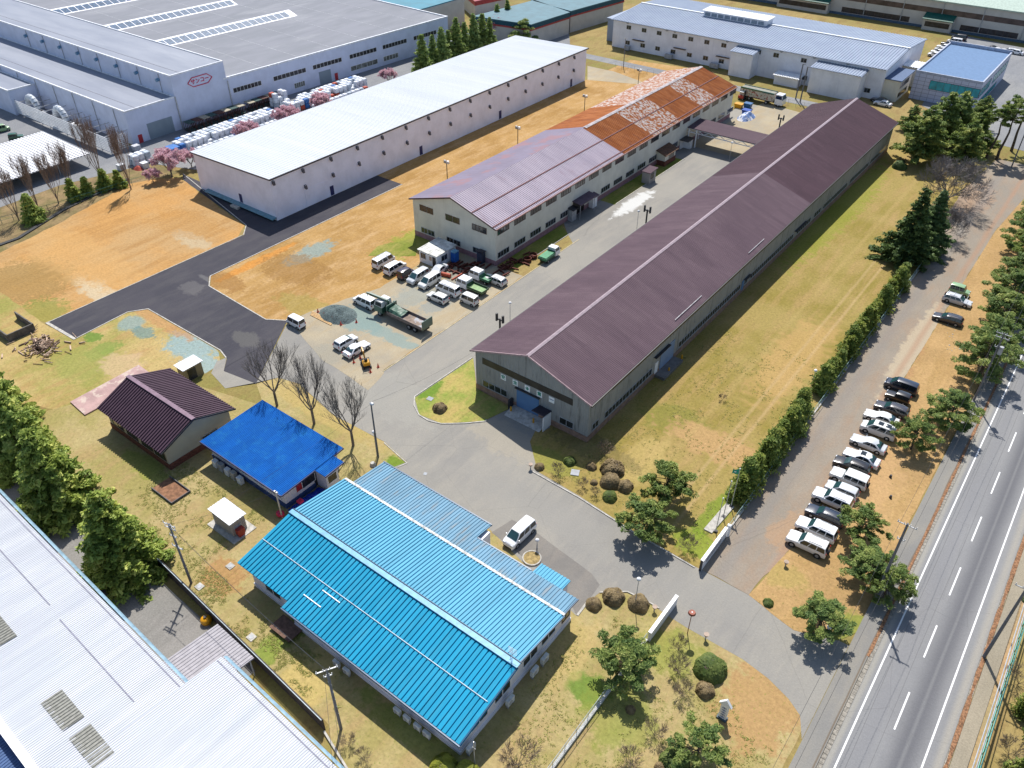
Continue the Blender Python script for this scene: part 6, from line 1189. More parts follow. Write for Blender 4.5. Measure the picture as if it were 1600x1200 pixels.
L_YEL = leafmat('golden_foliage', (.18, .21, .03), (.36, .37, .05)); L_BRN = leafmat('bronze_foliage', (.19, .14, .07), (.36, .27, .14)); L_GRN = leafmat('box_foliage', (.07, .12, .03), (.19, .23, .06)); L_PINK = leafmat('cherry_blossom', (.62, .36, .42), (.72, .50, .54), (.6, .42, .42)); L_SP = leafmat('spruce_foliage', (.13, .21, .06), (.34, .42, .12))
def cedar(h, rad, seed, m, leaf=.2, dens=1.0, base=.06, droop=.25, top=.9, layers=17, uneven=.25):
    """broad conical evergreen with many spreading sprays"""
    def f():
        rng = np.random.default_rng(seed); root = empty('conifer'); mb = MB(); mb.tube((0, 0, 0), (0, 0, h*.55), h*.022+.08, h*.014, 8, cap=False); mb.tube((0, 0, h*.55), (0, 0, h*.98), h*.014, .03, 6, cap=False); cl = []
        for i in range(layers):
            t = i/(layers-1); z = h*(base+(.97-base)*t); R_ = rad*((1-t)**top*.95+.06); nb = max(4, int(11*(1-t*.6)))
            for k in range(nb):
                a = 6.283*(k+rng.uniform(-.35, .35))/nb+i*1.3; L_ = R_*rng.uniform(1-uneven*1.4, 1+uneven); d = Vector((math.cos(a), math.sin(a), 0)); p = Vector((0, 0, z)); e = p+d*L_+Vector((0, 0, -droop*L_*.5+rng.uniform(-.1, .3))); tone = rng.uniform(.15, .95)
                mb.tube(p, e, .05*(1-t)+.02, .015, 3, cap=False); ns = max(2, int(L_/.55))
                for s in range(ns):
                    u = .3+.7*(s+.6)/ns; c = p.lerp(e, u)+Vector((rng.normal(0, .12), rng.normal(0, .12), rng.normal(0, .1))); w_ = .3+.42*(u)*(1-.4*t); cl.append((c.x, c.y, c.z+.1, w_, w_, w_*.4, 20*dens, tone+.12*(u-.5)))
        mb.build('trunk', WOOD, root); finish(root, leaves(cl, m, 'crown', rng, leaf*.6, .25, 2.6)); return root
    return Proto(f)
def pine(h, rad, seed, m=None, leaf=.15, npads=22, lean=0.0, bare=.35, dens=1.0):
    """open crowned pine: curved trunk, limbs carrying flat irregular pads"""
    def f():
        rng = np.random.default_rng(seed); root = empty('pine_tree'); mb = MB(); pts = [Vector((0, 0, 0))]; n = 7
        for i in range(1, n): t = i/(n-1); pts.append(Vector((lean*h*t+rng.normal(0, .12)*h*.1, rng.normal(0, .12)*h*.1, h*.94*t)))
        for i in range(n-1): mb.tube(pts[i], pts[i+1], (.05+.022*h)*(1-i/n), (.05+.022*h)*(1-(i+1)/n), 7, cap=False)
        cl = []
        for k in range(npads):
            t = bare+(1-bare)*((k+.5)/npads); i = min(n-2, int(t*(n-1))); p = pts[i].lerp(pts[i+1], t*(n-1)-i); a = k*2.4+rng.uniform(-.5, .5); s = (t-bare)/(1-bare); R_ = rad*(.45+.75*math.sin(math.pi*min(1, .25+s*.72)))*rng.uniform(.55, 1.1)*(1.0 if s < .85 else .5)
            e = p+Vector((math.cos(a)*R_, math.sin(a)*R_, rng.uniform(-.02, .16)*h*.6)); mid = p.lerp(e, .5)+Vector((0, 0, rng.uniform(-.2, .25))); mb.tube(p, mid, .07, .045, 4, cap=False); mb.tube(mid, e, .045, .025, 4, cap=False); tone = rng.uniform(.1, .9)
            for q in range(5):
                c = mid.lerp(e, rng.uniform(.2, 1.15))+Vector((rng.normal(0, .32)*rad*.28, rng.normal(0, .32)*rad*.28, rng.normal(0, .12))); w_ = rng.uniform(.35, .75)*rad*.28; cl.append((c.x, c.y, c.z, w_, w_, w_*.42, 60*dens, tone+rng.uniform(-.15, .15)))
        mb.build('trunk', WOOD, root); finish(root, leaves(cl, m or L_PINE, 'crown', rng, leaf*.4, .3, 3.2)); return root
    return Proto(f)
def dome(r_, h, seed, m, leaf=.08, n=4200, gap=.0):
    def f():
        rng = np.random.default_rng(seed); root = empty('clipped_shrub'); d = unit(n, rng); d[:, 2] = np.abs(d[:, 2])*1.0-.12; k = 1+.05*np.sin(d[:, :1]*6+seed)+.04*np.sin(d[:, 1:2]*9); c = d*k*np.array([r_, r_, h]); c *= rng.uniform(.93, 1.03, (n, 1)); c[:, 2] = np.maximum(c[:, 2], .02)
        nn = d+unit(n, rng)*.3+np.array([-.15, .2, .35]); nn /= np.linalg.norm(nn, axis=1, keepdims=True); a = np.cross(nn, unit(n, rng)); a /= np.linalg.norm(a, axis=1, keepdims=True); b = np.cross(nn, a); s = leaf*rng.uniform(.6, 1.3, (n, 1)); t = np.clip(.5+.25*np.sin(d[:, 0]*5+seed)+rng.normal(0, .2, n), 0, 1)
        mb = MB(); mb.sphere((0, 0, 0), r_*.87, r_*.87, h*.87, 16, 8, zmin=0); mb.build('inner_twigs', WOOD, root); finish(root, quads_mesh('foliage', c, a*s*1.3, b*s, t, m), 'foliage'); return root
    return Proto(f)
def bare(h, seed, depth=3, kids=3, spread=.7, up=.25, r=.16, trunk=.35, nm='bare_tree', m=None, n0=6, clump=None, minr=.02, cs=.3, cn=10):
    def f():
        rng = np.random.default_rng(seed); root = empty(nm); mb = MB(); mb.tube((0, 0, 0), (0, 0, h*trunk), r*1.2, r, 8); mb.build('trunk', m or BARK2, root); mb = MB(); ends = []
        for k in range(n0): a = 6.283*k/n0+rng.uniform(-.3, .3); limb(mb, (0, 0, h*trunk*rng.uniform(.8, 1)), (math.cos(a)*spread, math.sin(a)*spread, 1), h*(1-trunk)*.55, r*.55, depth, rng, ends, 5, spread*.7, up, kids, .6, minr)
        mb.build('branches', m or BARK2, root)
        if clump: finish(root, leaves([(e.x, e.y, e.z, cs, cs, cs*.8, cn, rng.uniform(0, 1)) for e in ends], clump, 'blossom', rng, .09, .1, 1.2), 'blossom')
        return root
    return Proto(f)
def plant(P_, px, py, label, cat='tree', group=None, sc=1, rz=None, name=None):
    p = G(px, py); o = P_.put((p.x, p.y, 0), random.uniform(0, 6.28) if rz is None else rz, label, group, sc); o['category'] = cat
    if name: o.name = name
    return o
# four big cedars on the left
c1, c2, c3 = [cedar(h_, r_, sd_, L_CED, .21, 1.5, .03, layers=20, top=.8, uneven=.15, droop=.35) for h_, r_, sd_ in ((12.8, 4.9, 1), (12.8, 5.1, 2), (12.8, 4.9, 3))]
plant(c1, 200, 893, 'big broad green cedar nearest the camera by the white near factory', group='big cedars in a row at the left', rz=1); plant(c2, 100, 795, 'big broad green cedar second from the camera in the left row', group='big cedars in a row at the left', rz=2)
plant(c3, 45, 728, 'big broad green cedar third from the camera in the left row', group='big cedars in a row at the left', rz=3); plant(c1, 0, 665, 'big broad green cedar furthest in the left row at the picture edge', group='big cedars in a row at the left', rz=4, sc=1.05)
# hedge row of columnar conifers
hd = [cedar(4.3+.4*i, 1.3-.1*i, 11+i, L_HEDGE, .15, .9, .02, -.6, .8, 12, .35) for i in range(3)]
r0 = random.Random(4)
def hedgerow(ya, yb, step, lab, grp, x=-20.6, s=1.0):
    y = ya; k = 0
    while y < yb: hd[k % 3].put((x+r0.uniform(-.2, .2), y, 0), r0.uniform(0, 6), lab, grp, s*r0.uniform(.75, 1.2)); bpy.context.scene.collection.objects[-1]; y += step*r0.uniform(.9, 1.1); k += 1
for P_ in hd:
    mk = P_.make
    def f(mk=mk): o = mk(); o.name = 'hedge_conifer'; o['category'] = 'tree'; return o
    P_.make = f
hedgerow(75.0, 97.0, 1.75, 'dense green conifer in the near part of the hedge row beside the parking lane', 'near hedge row conifers', s=1.0)
hedgerow(103.0, 142, 1.75, 'dense green conifer in the far part of the hedge row beside the parking lane', 'far hedge row conifers', s=.9)
# pines in front of the workshop and on the verges
pA, pB, pC, pD = pine(5.4, 3.0, 21, npads=34), pine(5.0, 2.8, 22, npads=32), pine(5.0, 2.6, 23, npads=22, dens=.8), pine(6.5, 3.2, 24, npads=30, dens=1.15)
plant(pA, 1040, 782, 'open crowned pine on the front lawn, the one nearer the workshop', sc=1.0); plant(pB, 1003, 838, 'open crowned pine on the front lawn overhanging the works road', sc=1.05)
plant(pA, 975, 1058, 'dense pine at the end of the low white wall near the sky blue office', sc=.95); plant(pC, 1085, 1190, 'thin dark pine with a visible trunk on the bottom lawn', sc=.9)
plant(pB, 1275, 990, 'pine on the triangular verge where the works road meets the main road', sc=.92)
pE = pine(6.4, 3.0, 25, npads=36, bare=.25); pF = pine(7.5, 3.4, 26, npads=42, bare=.15, dens=1.1)
plant(pE, 1380, 935, 'pine leaning over the near utility pole by the pavement', sc=.8); plant(pB, 1340, 840, 'low pine touching the parked cars, left of the near utility pole', sc=.9)
plant(pA, 1348, 905, 'pine between the parked cars and the near utility pole', sc=.85); plant(pE, 1423, 702, 'round young pine standing alone beside the parked saloons', sc=.78)
plant(pF, 1475, 672, 'big pine beside the far end of the roadside car row', sc=.9)
vl = ['tall bushy pine on the verge, first beyond the roadside car row', 'tall bushy pine on the verge shading the dark grey estate', 'tall bushy pine on the verge shading the silver estate', 'tall bushy pine on the verge above the pale green car', 'bushy verge pine fourth from the top along the main road', 'bushy verge pine third from the top along the main road', 'bushy verge pine second from the top along the main road', 'bushy verge pine at the right picture edge furthest away']
for i, (x, y) in enumerate(((1528, 590), (1545, 555), (1558, 520), (1568, 490), (1580, 455), (1592, 420), (1600, 392), (1612, 360))): plant([pF, pE, pD][i % 3], x, y, vl[i], group='pines along the main road verge', sc=1.08)
plant(hd[1], 1600, 1115, 'green conifer bush at the right edge beyond the road fence', sc=.8); plant(hd[0], 1590, 1215, 'green conifer bush at the bottom right corner', sc=.75); plant(hd[2], 1618, 1160, 'green conifer bush between the two at the right edge', sc=.8)
# dark cedar by the lane, spreading pines near the slate office
c4 = cedar(14.5, 5.2, 31, L_DARK, .2, 1.4, .08, .35, 1.05, 19, .3)
plant(c4, 1411, 408, 'large dark cedar at the lawn edge by the parking lane', rz=0); plant(c4, 1444, 392, 'dark cedar close behind the large one by the parking lane', rz=2, sc=.85)
c5 = cedar(11.5, 4.6, 33, L_PINE, .2, 1.3, .18, .05, .5, 12, .45); c6 = cedar(11, 4.2, 34, L_PINE, .2, 1.2, .2, .1, .6, 12, .45)
for i, (x, y, P_, s, lb) in enumerate(((1432, 255, c5, 1.15, 'broad pine nearest the end of the brown workshop'), (1462, 232, c6, 1.2, 'broad pine behind the first near the slate office'), (1500, 262, c5, .95, 'broad pine in the middle of the group before the slate office'), (1485, 222, c6, 1.1, 'broad pine touching the slate office front'), (1520, 238, c6, .9, 'broad pine at the right of the group before the slate office'), (1528, 200, c5, .7, 'smaller pine at the corner of the slate office'), (1420, 205, c6, .6, 'small pine by the left corner of the slate office'))): plant(P_, x, y, lb, group='pines before the slate office', sc=s)
pT = pine(14, 3.0, 35, L_PINE, .2, 18, bare=.68, lean=.06)
for i, (x, y, s, lb) in enumerate(((1541, 248, .95, 'tall bare trunked pine, left one of three by the far office yard'), (1557, 250, 1.0, 'tall bare trunked pine, middle one of three by the far office yard'), (1580, 236, 1.0, 'tall bare trunked pine, right one of three by the far office yard'), (1607, 250, .9, 'tall bare trunked pine at the right picture edge'))): plant(pT, x, y, lb, group='tall pines by the far office yard', sc=s, rz=i*1.0)
L_TWIG = leafmat('brown_bud_foliage', (.30, .26, .17), (.46, .42, .26))
plant(bare(8.5, 41, 4, 3, .95, .12, .2, .15, 'bare_tree', mat('pale_bark', (.22, .2, .19), .95, .2), 9, None, .02), 1478, 318, 'wide bare grey brown tree between the pines and the parking lane'); plant(bare(5.5, 42, 4, 3, .95, .12, .12, .15, 'bare_tree', MC['pale_bark'], 8, None, .016), 1470, 372, 'small bare grey tree right of the large dark cedar')
plant(dome(1.6, 2.0, 5, L_DARK, .12, 2500), 1405, 262, 'rounded dark bush at the corner of the brown workshop', 'shrub')
# three pruned roadside trees
pr = [bare(9.4, 51+i, 3, 3, .62, .35, .17, .3, 'pruned_tree', mat('pruned_bark', (.17, .145, .125), .95, .2), 8, None, .010) for i in range(3)]
for P_, (x, y), lb in zip(pr, ((433, 634), (491, 662), (552, 696)), ('bare pruned tree furthest left of the three by the works road', 'bare pruned tree in the middle of the three by the works road', 'bare pruned tree nearest the sky blue office and street light')): plant(P_, x, y, lb, group='pruned trees by the works road')
# bare poplars, small conifers and cherries behind the dirt field
pop = [bare(11, 61+i, 3, 3, .13, .9, .14, .1, 'bare_poplar', mat('poplar_bark', (.26, .19, .15), .95, .2), 7, None, .016) for i in range(2)]
pl = ['bare upright poplar at the left picture edge behind the dirt field', 'bare upright poplar second from the left behind the shelter', 'bare upright poplar third from the left behind the shelter', 'bare upright poplar by the right corner of the white shelter', 'tall bare poplar in front of the louvre screen', 'bare poplar right of the tall one before the pallet blocks']
for i, (x, y, s) in enumerate(((30, 345, .8), (62, 330, .85), (92, 318, .8), (118, 308, .85), (160, 285, 1.05), (205, 296, 1.0))): plant(pop[i % 2], x, y, pl[i], group='bare poplars behind the dirt field', sc=s)
sp = cedar(5.0, 2.0, 71, L_CED, .18, 1.2, .05, .2, .8, 11, .3)
sl2 = ['small green conifer below the left part of the shelter', 'small green conifer below the right corner of the shelter', 'small green conifer left of the tall poplar', 'small green conifer right of the tall poplar', 'small green conifer nearest the bare cherry trunk']
for i, (x, y, s) in enumerate(((55, 345, 1.1), (118, 312, .9), (138, 305, .8), (166, 296, .9), (188, 292, .75))): plant(sp, x, y, sl2[i], group='small conifers behind the dirt field', sc=s)
ch = bare(4.6, 81, 3, 3, .85, .15, .14, .25, 'cherry_tree', BARK2, 7, L_PINK, .02, .34, 12)
cl3 = ['pink cherry in blossom beside the corner of the white warehouse', 'small thin cherry left of the pink one', 'pink cherry peeping over the white warehouse roof near its left end', 'pink cherry above the warehouse roof beside the near bag block', 'pink cherry above the warehouse roof between the bag blocks', 'pink cherry above the warehouse roof beside the far bag block', 'pink cherry at the end of the far bag block', 'pink cherry at the end of the far conifer row']
for i, (x, y, s) in enumerate(((269, 276, 1.15), (240, 286, .6), (300, 262, .8), (388, 225, 1.0), (450, 203, 1.1), (505, 178, 1.0), (608, 132, .8), (778, 60, 1.3))): plant(ch, x, y, cl3[i], group='cherry trees along the warehouse', sc=s, name='cherry_tree')
dr = cedar(11.5, 3.1, 91, L_SP, .24, .8, .1, .3, .95, 15, .35)
for i, (x, y, s) in enumerate(((662, 122, 1.05), (678, 112, .9), (692, 106, 1.0), (702, 100, .85), (714, 96, 1.1), (727, 90, .9), (741, 86, 1.05), (754, 82, 1.0), (765, 78, .85), (777, 52, .8), (793, 48, .85))):
    plant(dr, x, y, 'dark slim conifer in the row between the grey factory and white warehouse' if i < 9 else ('left one of the pair of conifers by the teal hall', 'right one of the pair of conifers by the teal hall')[i-9], group='slim conifers in the far row', sc=s, rz=i*1.7)
plant(pine(8, 4.2, 95, L_PINE, .25, 30, bare=.1, dens=1.2), 818, 72, 'broad rounded green tree before the teal roofed hall')
# clipped shrubs
dB, dG, dY = dome(1.0, 1.15, 3, L_BRN), dome(1.0, 1.1, 4, L_GRN), dome(1.0, 1.1, 6, L_YEL, .09)
sh = [(dG, 890, 722, .85, 'bright green clipped dome on the front lawn'), (dB, 843, 731, 0.68, 'small bronze clipped ball by the kerb lamp'), (dB, 924, 730, 0.72, 'small bronze clipped ball left of the big bronze domes'), (dB, 928, 755, .5, 'tiny bronze ball between the domes and drain'), (dB, 956, 735, 1.57, 'largest bronze clipped dome on the front lawn'), (dB, 954, 755, 1.35, 'second bronze dome just below the largest'), (dB, 976, 762, 1.08, 'third bronze dome touching the front lawn pine'), (dG, 953, 778, .95, 'dark green clipped ball below the bronze domes'),
      (dB, 928, 946, 0.9, 'left of three bronze clipped balls by the office lawn corner'), (dB, 958, 935, 1.22, 'middle of three bronze clipped balls by the office lawn corner'), (dB, 998, 945, 1.17, 'right of three bronze clipped balls by the office lawn corner'), (dG, 1110, 1048, 1.67, 'big green clipped dome on the bottom lawn'), (dB, 1101, 1080, .95, 'bronze ball just below the big green dome'), (dG, 1053, 1192, 1.4, 'dark green clipped ball at the bottom edge'),
      (dB, 687, 640, 1.05, 'bronze ball alone on the traffic island'), (dY, 694, 1200, 1.3, 'golden bush at the front corner of the sky blue office'), (dY, 728, 1212, 1.3, 'golden bush right of the first at the bottom edge'), (dB, 985, 1110, .5, 'tiny bronze shrub below the dense pine'), (dB, 1032, 1200, .6, 'small bronze shrub at the bottom edge'), (dG, 1602, 938, .5, 'small green shrub right of the road'), (dG, 1200, 943, .6, 'small green shrub on the verge triangle edge')]
for P_, x, y, s, lb in sh: plant(P_, x, y, lb, 'shrub', None, s)
tw_ = bare(1.6, 101, 3, 3, .8, .1, .03, .12, 'twiggy_shrub', mat('twig_bark', (.22, .17, .12), .95, .2), 7, None, .007)
for i, (x, y, s, lb) in enumerate(((872, 742, 1, 'twiggy brown shrub left of the drain cover'), (910, 762, .8, 'twiggy brown shrub above the kerb on the front lawn'), (930, 774, .7, 'twiggy brown shrub left of the dark green ball'), (945, 712, 1.2, 'bare twiggy shrub behind the bronze domes'), (1075, 860, 1.1, 'twiggy green brown shrub near the gate wall'), (1060, 1015, 1.0, 'twiggy shrub right of the dense pine'), (1058, 1050, 1.2, 'larger twiggy shrub right of the dense pine'), (1065, 1085, 1, 'twiggy shrub left of the bronze ball on the bottom lawn'), (1022, 1150, 1.1, 'twiggy shrub in the middle of the bottom lawn'), (985, 1195, 1.2, 'twiggy shrub at the bottom edge'), (810, 1198, 1.9, 'wide leafless shrub at the bottom edge right of the office'), (1128, 625, .0001+.6, 'small tuft on the lawn'), (1590, 1070, 1.4, 'leafless shrub beyond the road fence'), (1575, 1180, 1.3, 'leafless shrub beyond the road fence, lower'), (545, 1165, .8, 'leafless shrub at the end of the dark boundary wall'), (570, 1185, .8, 'leafless shrub at the bottom edge by the near factory'))): plant(tw_, x, y, lb, 'shrub', None, s)

# ================================================================ poles, lamps, fences, small things
PG = mat('pole_concrete', S(135, 135, 140, .6), .7, .1, 1); INS = mat('insulator_white', (.65, .65, .66), .3)
def upole(px, py, h, label, arms=((.96, 1.6), (.9, 1.3)), az=0, tx=False, name='utility_pole', lean=(0, 0), r=.16):
    b0 = G(px, py); root = empty(name, (b0.x, b0.y, 0), label, 'utility pole'); x, y = b0.x, b0.y; mb = MB(); mb.tube((x, y, 0), (x, y, h), r, r*.65, 10); mb.build('shaft', PG, root, smooth=40)
    ca, sa = math.cos(R(az)), math.sin(R(az))
    for f, L_ in arms:
        z = h*f; mb = MB(); mb.beam((x-ca*L_/2, y-sa*L_/2, z), (x+ca*L_/2, y+sa*L_/2, z), .09, .09); ar = mb.build('crossarm', STEEL, root)
        for k in (-.46, -.15, .15, .46): mb = MB(); mb.tube((x+ca*L_*k, y+sa*L_*k, z+.05), (x+ca*L_*k, y+sa*L_*k, z+.28), .05, .04, 6); mb.build('insulator', INS, ar)
    if tx: mb = MB(); mb.tube((x+.45, y, h*.72), (x+.45, y, h*.82), .28, .28, 12); mb.build('transformer', GREY, root)
    for i in range(5): mb = MB(); z = h*.3+i*h*.12; mb.tube((x-.28, y, z), (x+.28, y, z), .018, .018, 4); mb.build('step_bolt', STEEL, root)
    return Vector((x, y, h))
uA = upole(299, 911, 10, 'utility pole with several crossarms beside the nearest big cedar', ((.98, 1.8), (.93, 1.6), (.8, 1.0), (.62, 1.6)), 10, False)
uB = upole(533, 1139, 10.2, 'utility pole on the grass below the sky blue roof', ((.99, 2.0), (.9, .8)), 60)
u1 = upole(1521, 627, 12.2, 'utility pole on the pavement by the upper part of the main road', ((.98, 2.0), (.93, 1.8), (.8, 1.0)), 0, True)
u2 = upole(1367, 934, 12.3, 'utility pole on the pavement beside the works road entrance', ((.98, 2.0), (.8, .8)), 0, False, r=.19)
u3 = upole(1537, 1027, 11.6, 'utility pole across the main road at the right edge', ((.98, 2.0),), 0, False, r=.19)
u4 = upole(1580, 262, 10, 'utility pole by the fence of the far office yard', ((.98, 1.6),), 30, True)
def wire(pts, sag, label, r=.014, m=None):
    mb = MB()
    for a, b_ in zip(pts[:-1], pts[1:]):
        a, b_ = Vector(a), Vector(b_); n = 10; P_ = [a.lerp(b_, i/n)-Vector((0, 0, sag*4*(i/n)*(1-i/n))) for i in range(n+1)]; mb.path(P_, r, 4)
    return one('power_cable', mb, m or mat('cable_black', (.05, .05, .055), .5), label, 'cable', base=pts[0])
st_ = Vector((G(591, 714).x, G(591, 714).y, 9.6))
wire([uA+Vector((0, 0, -.1)), Vector((-64.6, 37.3, 4.6))], .5, 'pale cable from the pole by the cedar to the short post')
wire([uA+Vector((.3, 0, -1.5)), st_+Vector((0, 0, -.3))], .6, 'cable crossing the vivid blue roof to the street pole')
wire([st_, Vector((-61.9, 72, 7.0))], .5, 'cable from the street pole to the brown workshop corner')
for i in range(2): wire([uA+Vector((-.4+.8*i, 0, -.3)), uB+Vector((-.4+.8*i, 0, -.2)), Vector((-20+2*i, 8, 9.5))], .7, ['left', 'right'][i]+' one of two long cables along the boundary wall and past the office')
for i in range(0, 3, 2): wire([Vector((-2.1+.7*i-.7, 10, 11.9)), u2+Vector((-.7+.7*i, 0, -.1)), u1+Vector((-.7+.7*i, 0, -.1)), Vector((-2.1+.7*i-.7, 170, 11.9)), Vector((-2.1+.7*i-.7, 260, 11.9))], .8, ['inner', 'middle', 'outer'][i]+' cable over the pavement of the main road')
wire([Vector((9.7, 10, 11.2)), u3+Vector((0, 0, -.2)), Vector((9.7, 130, 11.4))], .7, 'cable over the far pavement at the right edge')
for px, py, h, lab in ((699, 279, 3.6, 'short floodlight post on the dirt strip nearest the mauve roof gable'), (809, 224, 3.6, 'short floodlight post second along the dirt strip'), (913, 173, 3.6, 'short floodlight post third along the dirt strip'), (997, 131, 3.6, 'short floodlight post furthest along the dirt strip')):
    b0 = G(px, py); x, y = b0.x, b0.y; r = empty('floodlight_post', (x, y, 0), lab, 'floodlight'); mb = MB(); mb.tube((x, y, 0), (x, y, h), .09, .09, 8); mb.build('post', DARK, r); mb = MB(); mb.box(x-.7, y-.2, h, x+.7, y+.2, h+.1); mb.build('crosspiece', DARK, r)
    for s in (-.42, .42): mb = MB(); mb.box(x+s-.25, y-.22, h+.1, x+s+.25, y+.22, h+.62); mb.build('lamp_head', [GREY, WHITE][s > 0], r)
for px, py, h, lab in ((693+281, 105, 8.5, 'slim pole by the far road left of the white factory'), (1186, 100, 8.0, 'slim pole with boxes in front of the white factory')): b0 = G(px, py); upole(px, py, h, lab, ((.97, 1.2),), 0, r=.12)
for k, px in enumerate((1243, 1250)): b0 = G(px, 155+k*5); mb = MB(); mb.tube((b0.x, b0.y, 0), (b0.x, b0.y, 9.5), .2, .16, 8); mb.tube((b0.x, b0.y, 9.4), (b0.x+.8, b0.y, 9.4), .06, .06, 5); one('twin_pole', mb, PG, ['left', 'right'][k]+' one of the twin poles before the white factory bays', 'pole', 'twin poles')
def lamp(px, py, h, label, kind='globe', gm=None):
    b0 = G(px, py); x, y = b0.x, b0.y; r = empty('street_lamp', (x, y, 0), label, 'lamp'); mb = MB(); mb.tube((x, y, 0), (x, y, h-.25), .05 if h > 2 else .09, .04, 8)
    mb.build('post', gm or GREY, r); mb = MB()
    if kind == 'globe': mb.sphere((x, y, h), .26, .26, .24, 12, 8); mb.build('globe', mat('lamp_globe', (.75, .75, .76), .2), r, smooth=60)
    elif kind == 'disc': mb.tube((x, y, h-.1), (x, y, h+.1), .42, .34, 18); mb.build('shade', mat('rusty_shade', S(170, 90, 65, .6), .6), r); mb = MB(); mb.sphere((x, y, h-.05), .16, .16, .2, 10, 6); mb.build('bulb', mat('lamp_globe', (.75, .75, .76), .2), r)
    else: mb.tube((x, y, h-.25), (x, y, h+.05), .2, .3, 10); mb.build('bowl', mat('bowl_pale', S(190, 165, 145, .6), .6), r)
lamp(1074, 990, 3.7, 'rust red lamp post with a round disc shade by the works road', 'disc', MC['rusty_shade'] if 'rusty_shade' in MC else mat('rusty_post', S(170, 90, 65, .6), .6)); lamp(1102, 999, .9, 'short bowl lamp by the works road right of the disc lamp', 'bowl'); lamp(829, 733, .9, 'short bowl lamp on the kerb of the front lawn', 'bowl'); lamp(1022, 955, .8, 'short bowl lamp by the end of the gate wall', 'bowl')
lamp(839, 857, 1.5, 'short globe lamp by the office entrance planter', 'globe'); lamp(992, 946, 4.6, 'tall lamp post rising behind the bronze balls'); lamp(589, 712, 4.3, 'globe lamp beside the street pole at the road edge'); lamp(797, 490+10, 3.4, 'globe lamp behind the near left eave of the brown roof'); lamp(995, 357, 3.8, 'globe lamp behind the brown roof near the exhaust stack'); lamp(1139, 252, 4.5, 'globe lamp on the works road near the link canopy'); lamp(1266, 608, 3.5, 'globe lamp in the gap of the conifer hedge'); lamp(1294, 984, .5, 'low white globe lamp on the verge triangle'); lamp(1227, 884, .7, 'short post lamp left of the near off roader', 'bowl')
b0 = G(591, 714); mb = MB(); x, y = b0.x, b0.y; r = empty('street_pole', (x, y, 0), 'dark street pole between the pruned tree and the sky blue roof', 'pole'); mb.tube((x, y, 0), (x, y, 9.6), .14, .09, 8); mb.build('shaft', mat('dark_pole', (.09, .10, .12), .5), r); mb = MB(); mb.bbox(x-.1, y-.15, 9.3, x+.45, y+.15, 9.6, .04); mb.build('lamp_head', INS, r)
mb = MB(); mb.tube((x+.6, y-1.6, 0), (x+.6, y-1.6, .5), .45, .3, 12); one('pole_anchor', mb, CONC, 'pale round base at the foot of the street pole', 'base')
# flag poles
for (px, py, h, lab, fl) in ((1118, 831, 5.8, 'left bare flagpole by the white gate wall', 0), (1130, 808, 6.2, 'middle bare flagpole by the white gate wall', 0), (1142, 792, 6.6, 'right flagpole flying a green flag', 1)):
    b0 = G(px, py); x, y = b0.x, b0.y; r = empty('flagpole', (x, y, 0), lab, 'flagpole', 'flagpoles'); mb = MB(); mb.tube((x, y, 0), (x, y, h), .06, .04, 8); mb.build('shaft', STEEL, r); mb = MB(); mb.sphere((x, y, h+.08), .1, .1, .1, 8, 6); mb.build('finial', INS, r); mb = MB(); mb.box(x-.2, y-.2, 0, x+.2, y+.2, .25); mb.build('base', DARK, r)
    if fl:
        mb = MB(); n = 10
        for i in range(n+1):
            for j in range(7): u = i/n; mb.v.append((x-.05-u*.8, y+.12*math.sin(u*7+j*.5)*u, h-.1-j*.13-u*.35+.05*math.sin(u*9)))
        mb.f = [(i*7+j, (i+1)*7+j, (i+1)*7+j+1, i*7+j+1) for i in range(n) for j in range(6)]; mb.m = [0]*len(mb.f)
        fo = mb.build('flag', mat('flag_green', (.01, .32, .20), .6), r); s2_ = MB(); s2_.add([(x-.35, y-.06, h-.5), (x-.6, y-.06, h-.62), (x-.6, y-.06, h-.8), (x-.35, y-.06, h-.7)], [(0, 1, 2, 3)]); s2_.build('flag_mark', WHITE, fo)
mb = MB(); a_ = G(1112, 830); b2 = G(1140, 790); mb.prism([(a_.x-.9, a_.y-.4), (a_.x+.2, a_.y-.4), (b2.x+.6, b2.y), (b2.x-.5, b2.y)], 0, .18); one('flagpole_plinth', mb, CONC, 'concrete strip under the three flagpoles', 'plinth')
# gate walls
def wallbox(name, x, y0_, y1_, h, t, m, lab, capm=None):
    r = empty(name, (x, (y0_+y1_)/2, 0), lab, 'wall'); mb = MB(); mb.box(x-t/2, y0_, 0, x+t/2, y1_, h); mb.build('panel', m, r)
    mb = MB(); mb.box(x-t/2-.04, y0_-.04, h, x+t/2+.04, y1_+.04, h+.08); mb.build('coping', capm or WHITE, r); return r
gw = mat('gate_wall_white', (.68, .68, .70), .6, .06, 2)
g_ = wallbox('gate_wall', -19.4, 61.6, 68.0, 1.7, .3, gw, 'white gate wall with a dark nameplate at the lawn corner'); mb = MB(); mb.box(-19.24, 62.6, .7, -19.2, 66.5, 1.2); mb.build('nameplate', mat('plate_grey', (.3, .31, .33), .5), g_); mb = MB(); mb.bbox(-19.45, 68.2, 0, -19.0, 68.6, 2.0, .04); mb.build('end_post', WHITE, g_); mb = MB(); mb.box(-19.54, 61.5, 0, -19.26, 61.595, 1.78); mb.build('black_end', DARK, g_)
wallbox('gate_wall', -19.4, 49.6, 55.6, 1.5, .3, gw, 'white gate wall on the opposite side beside the dense pine')
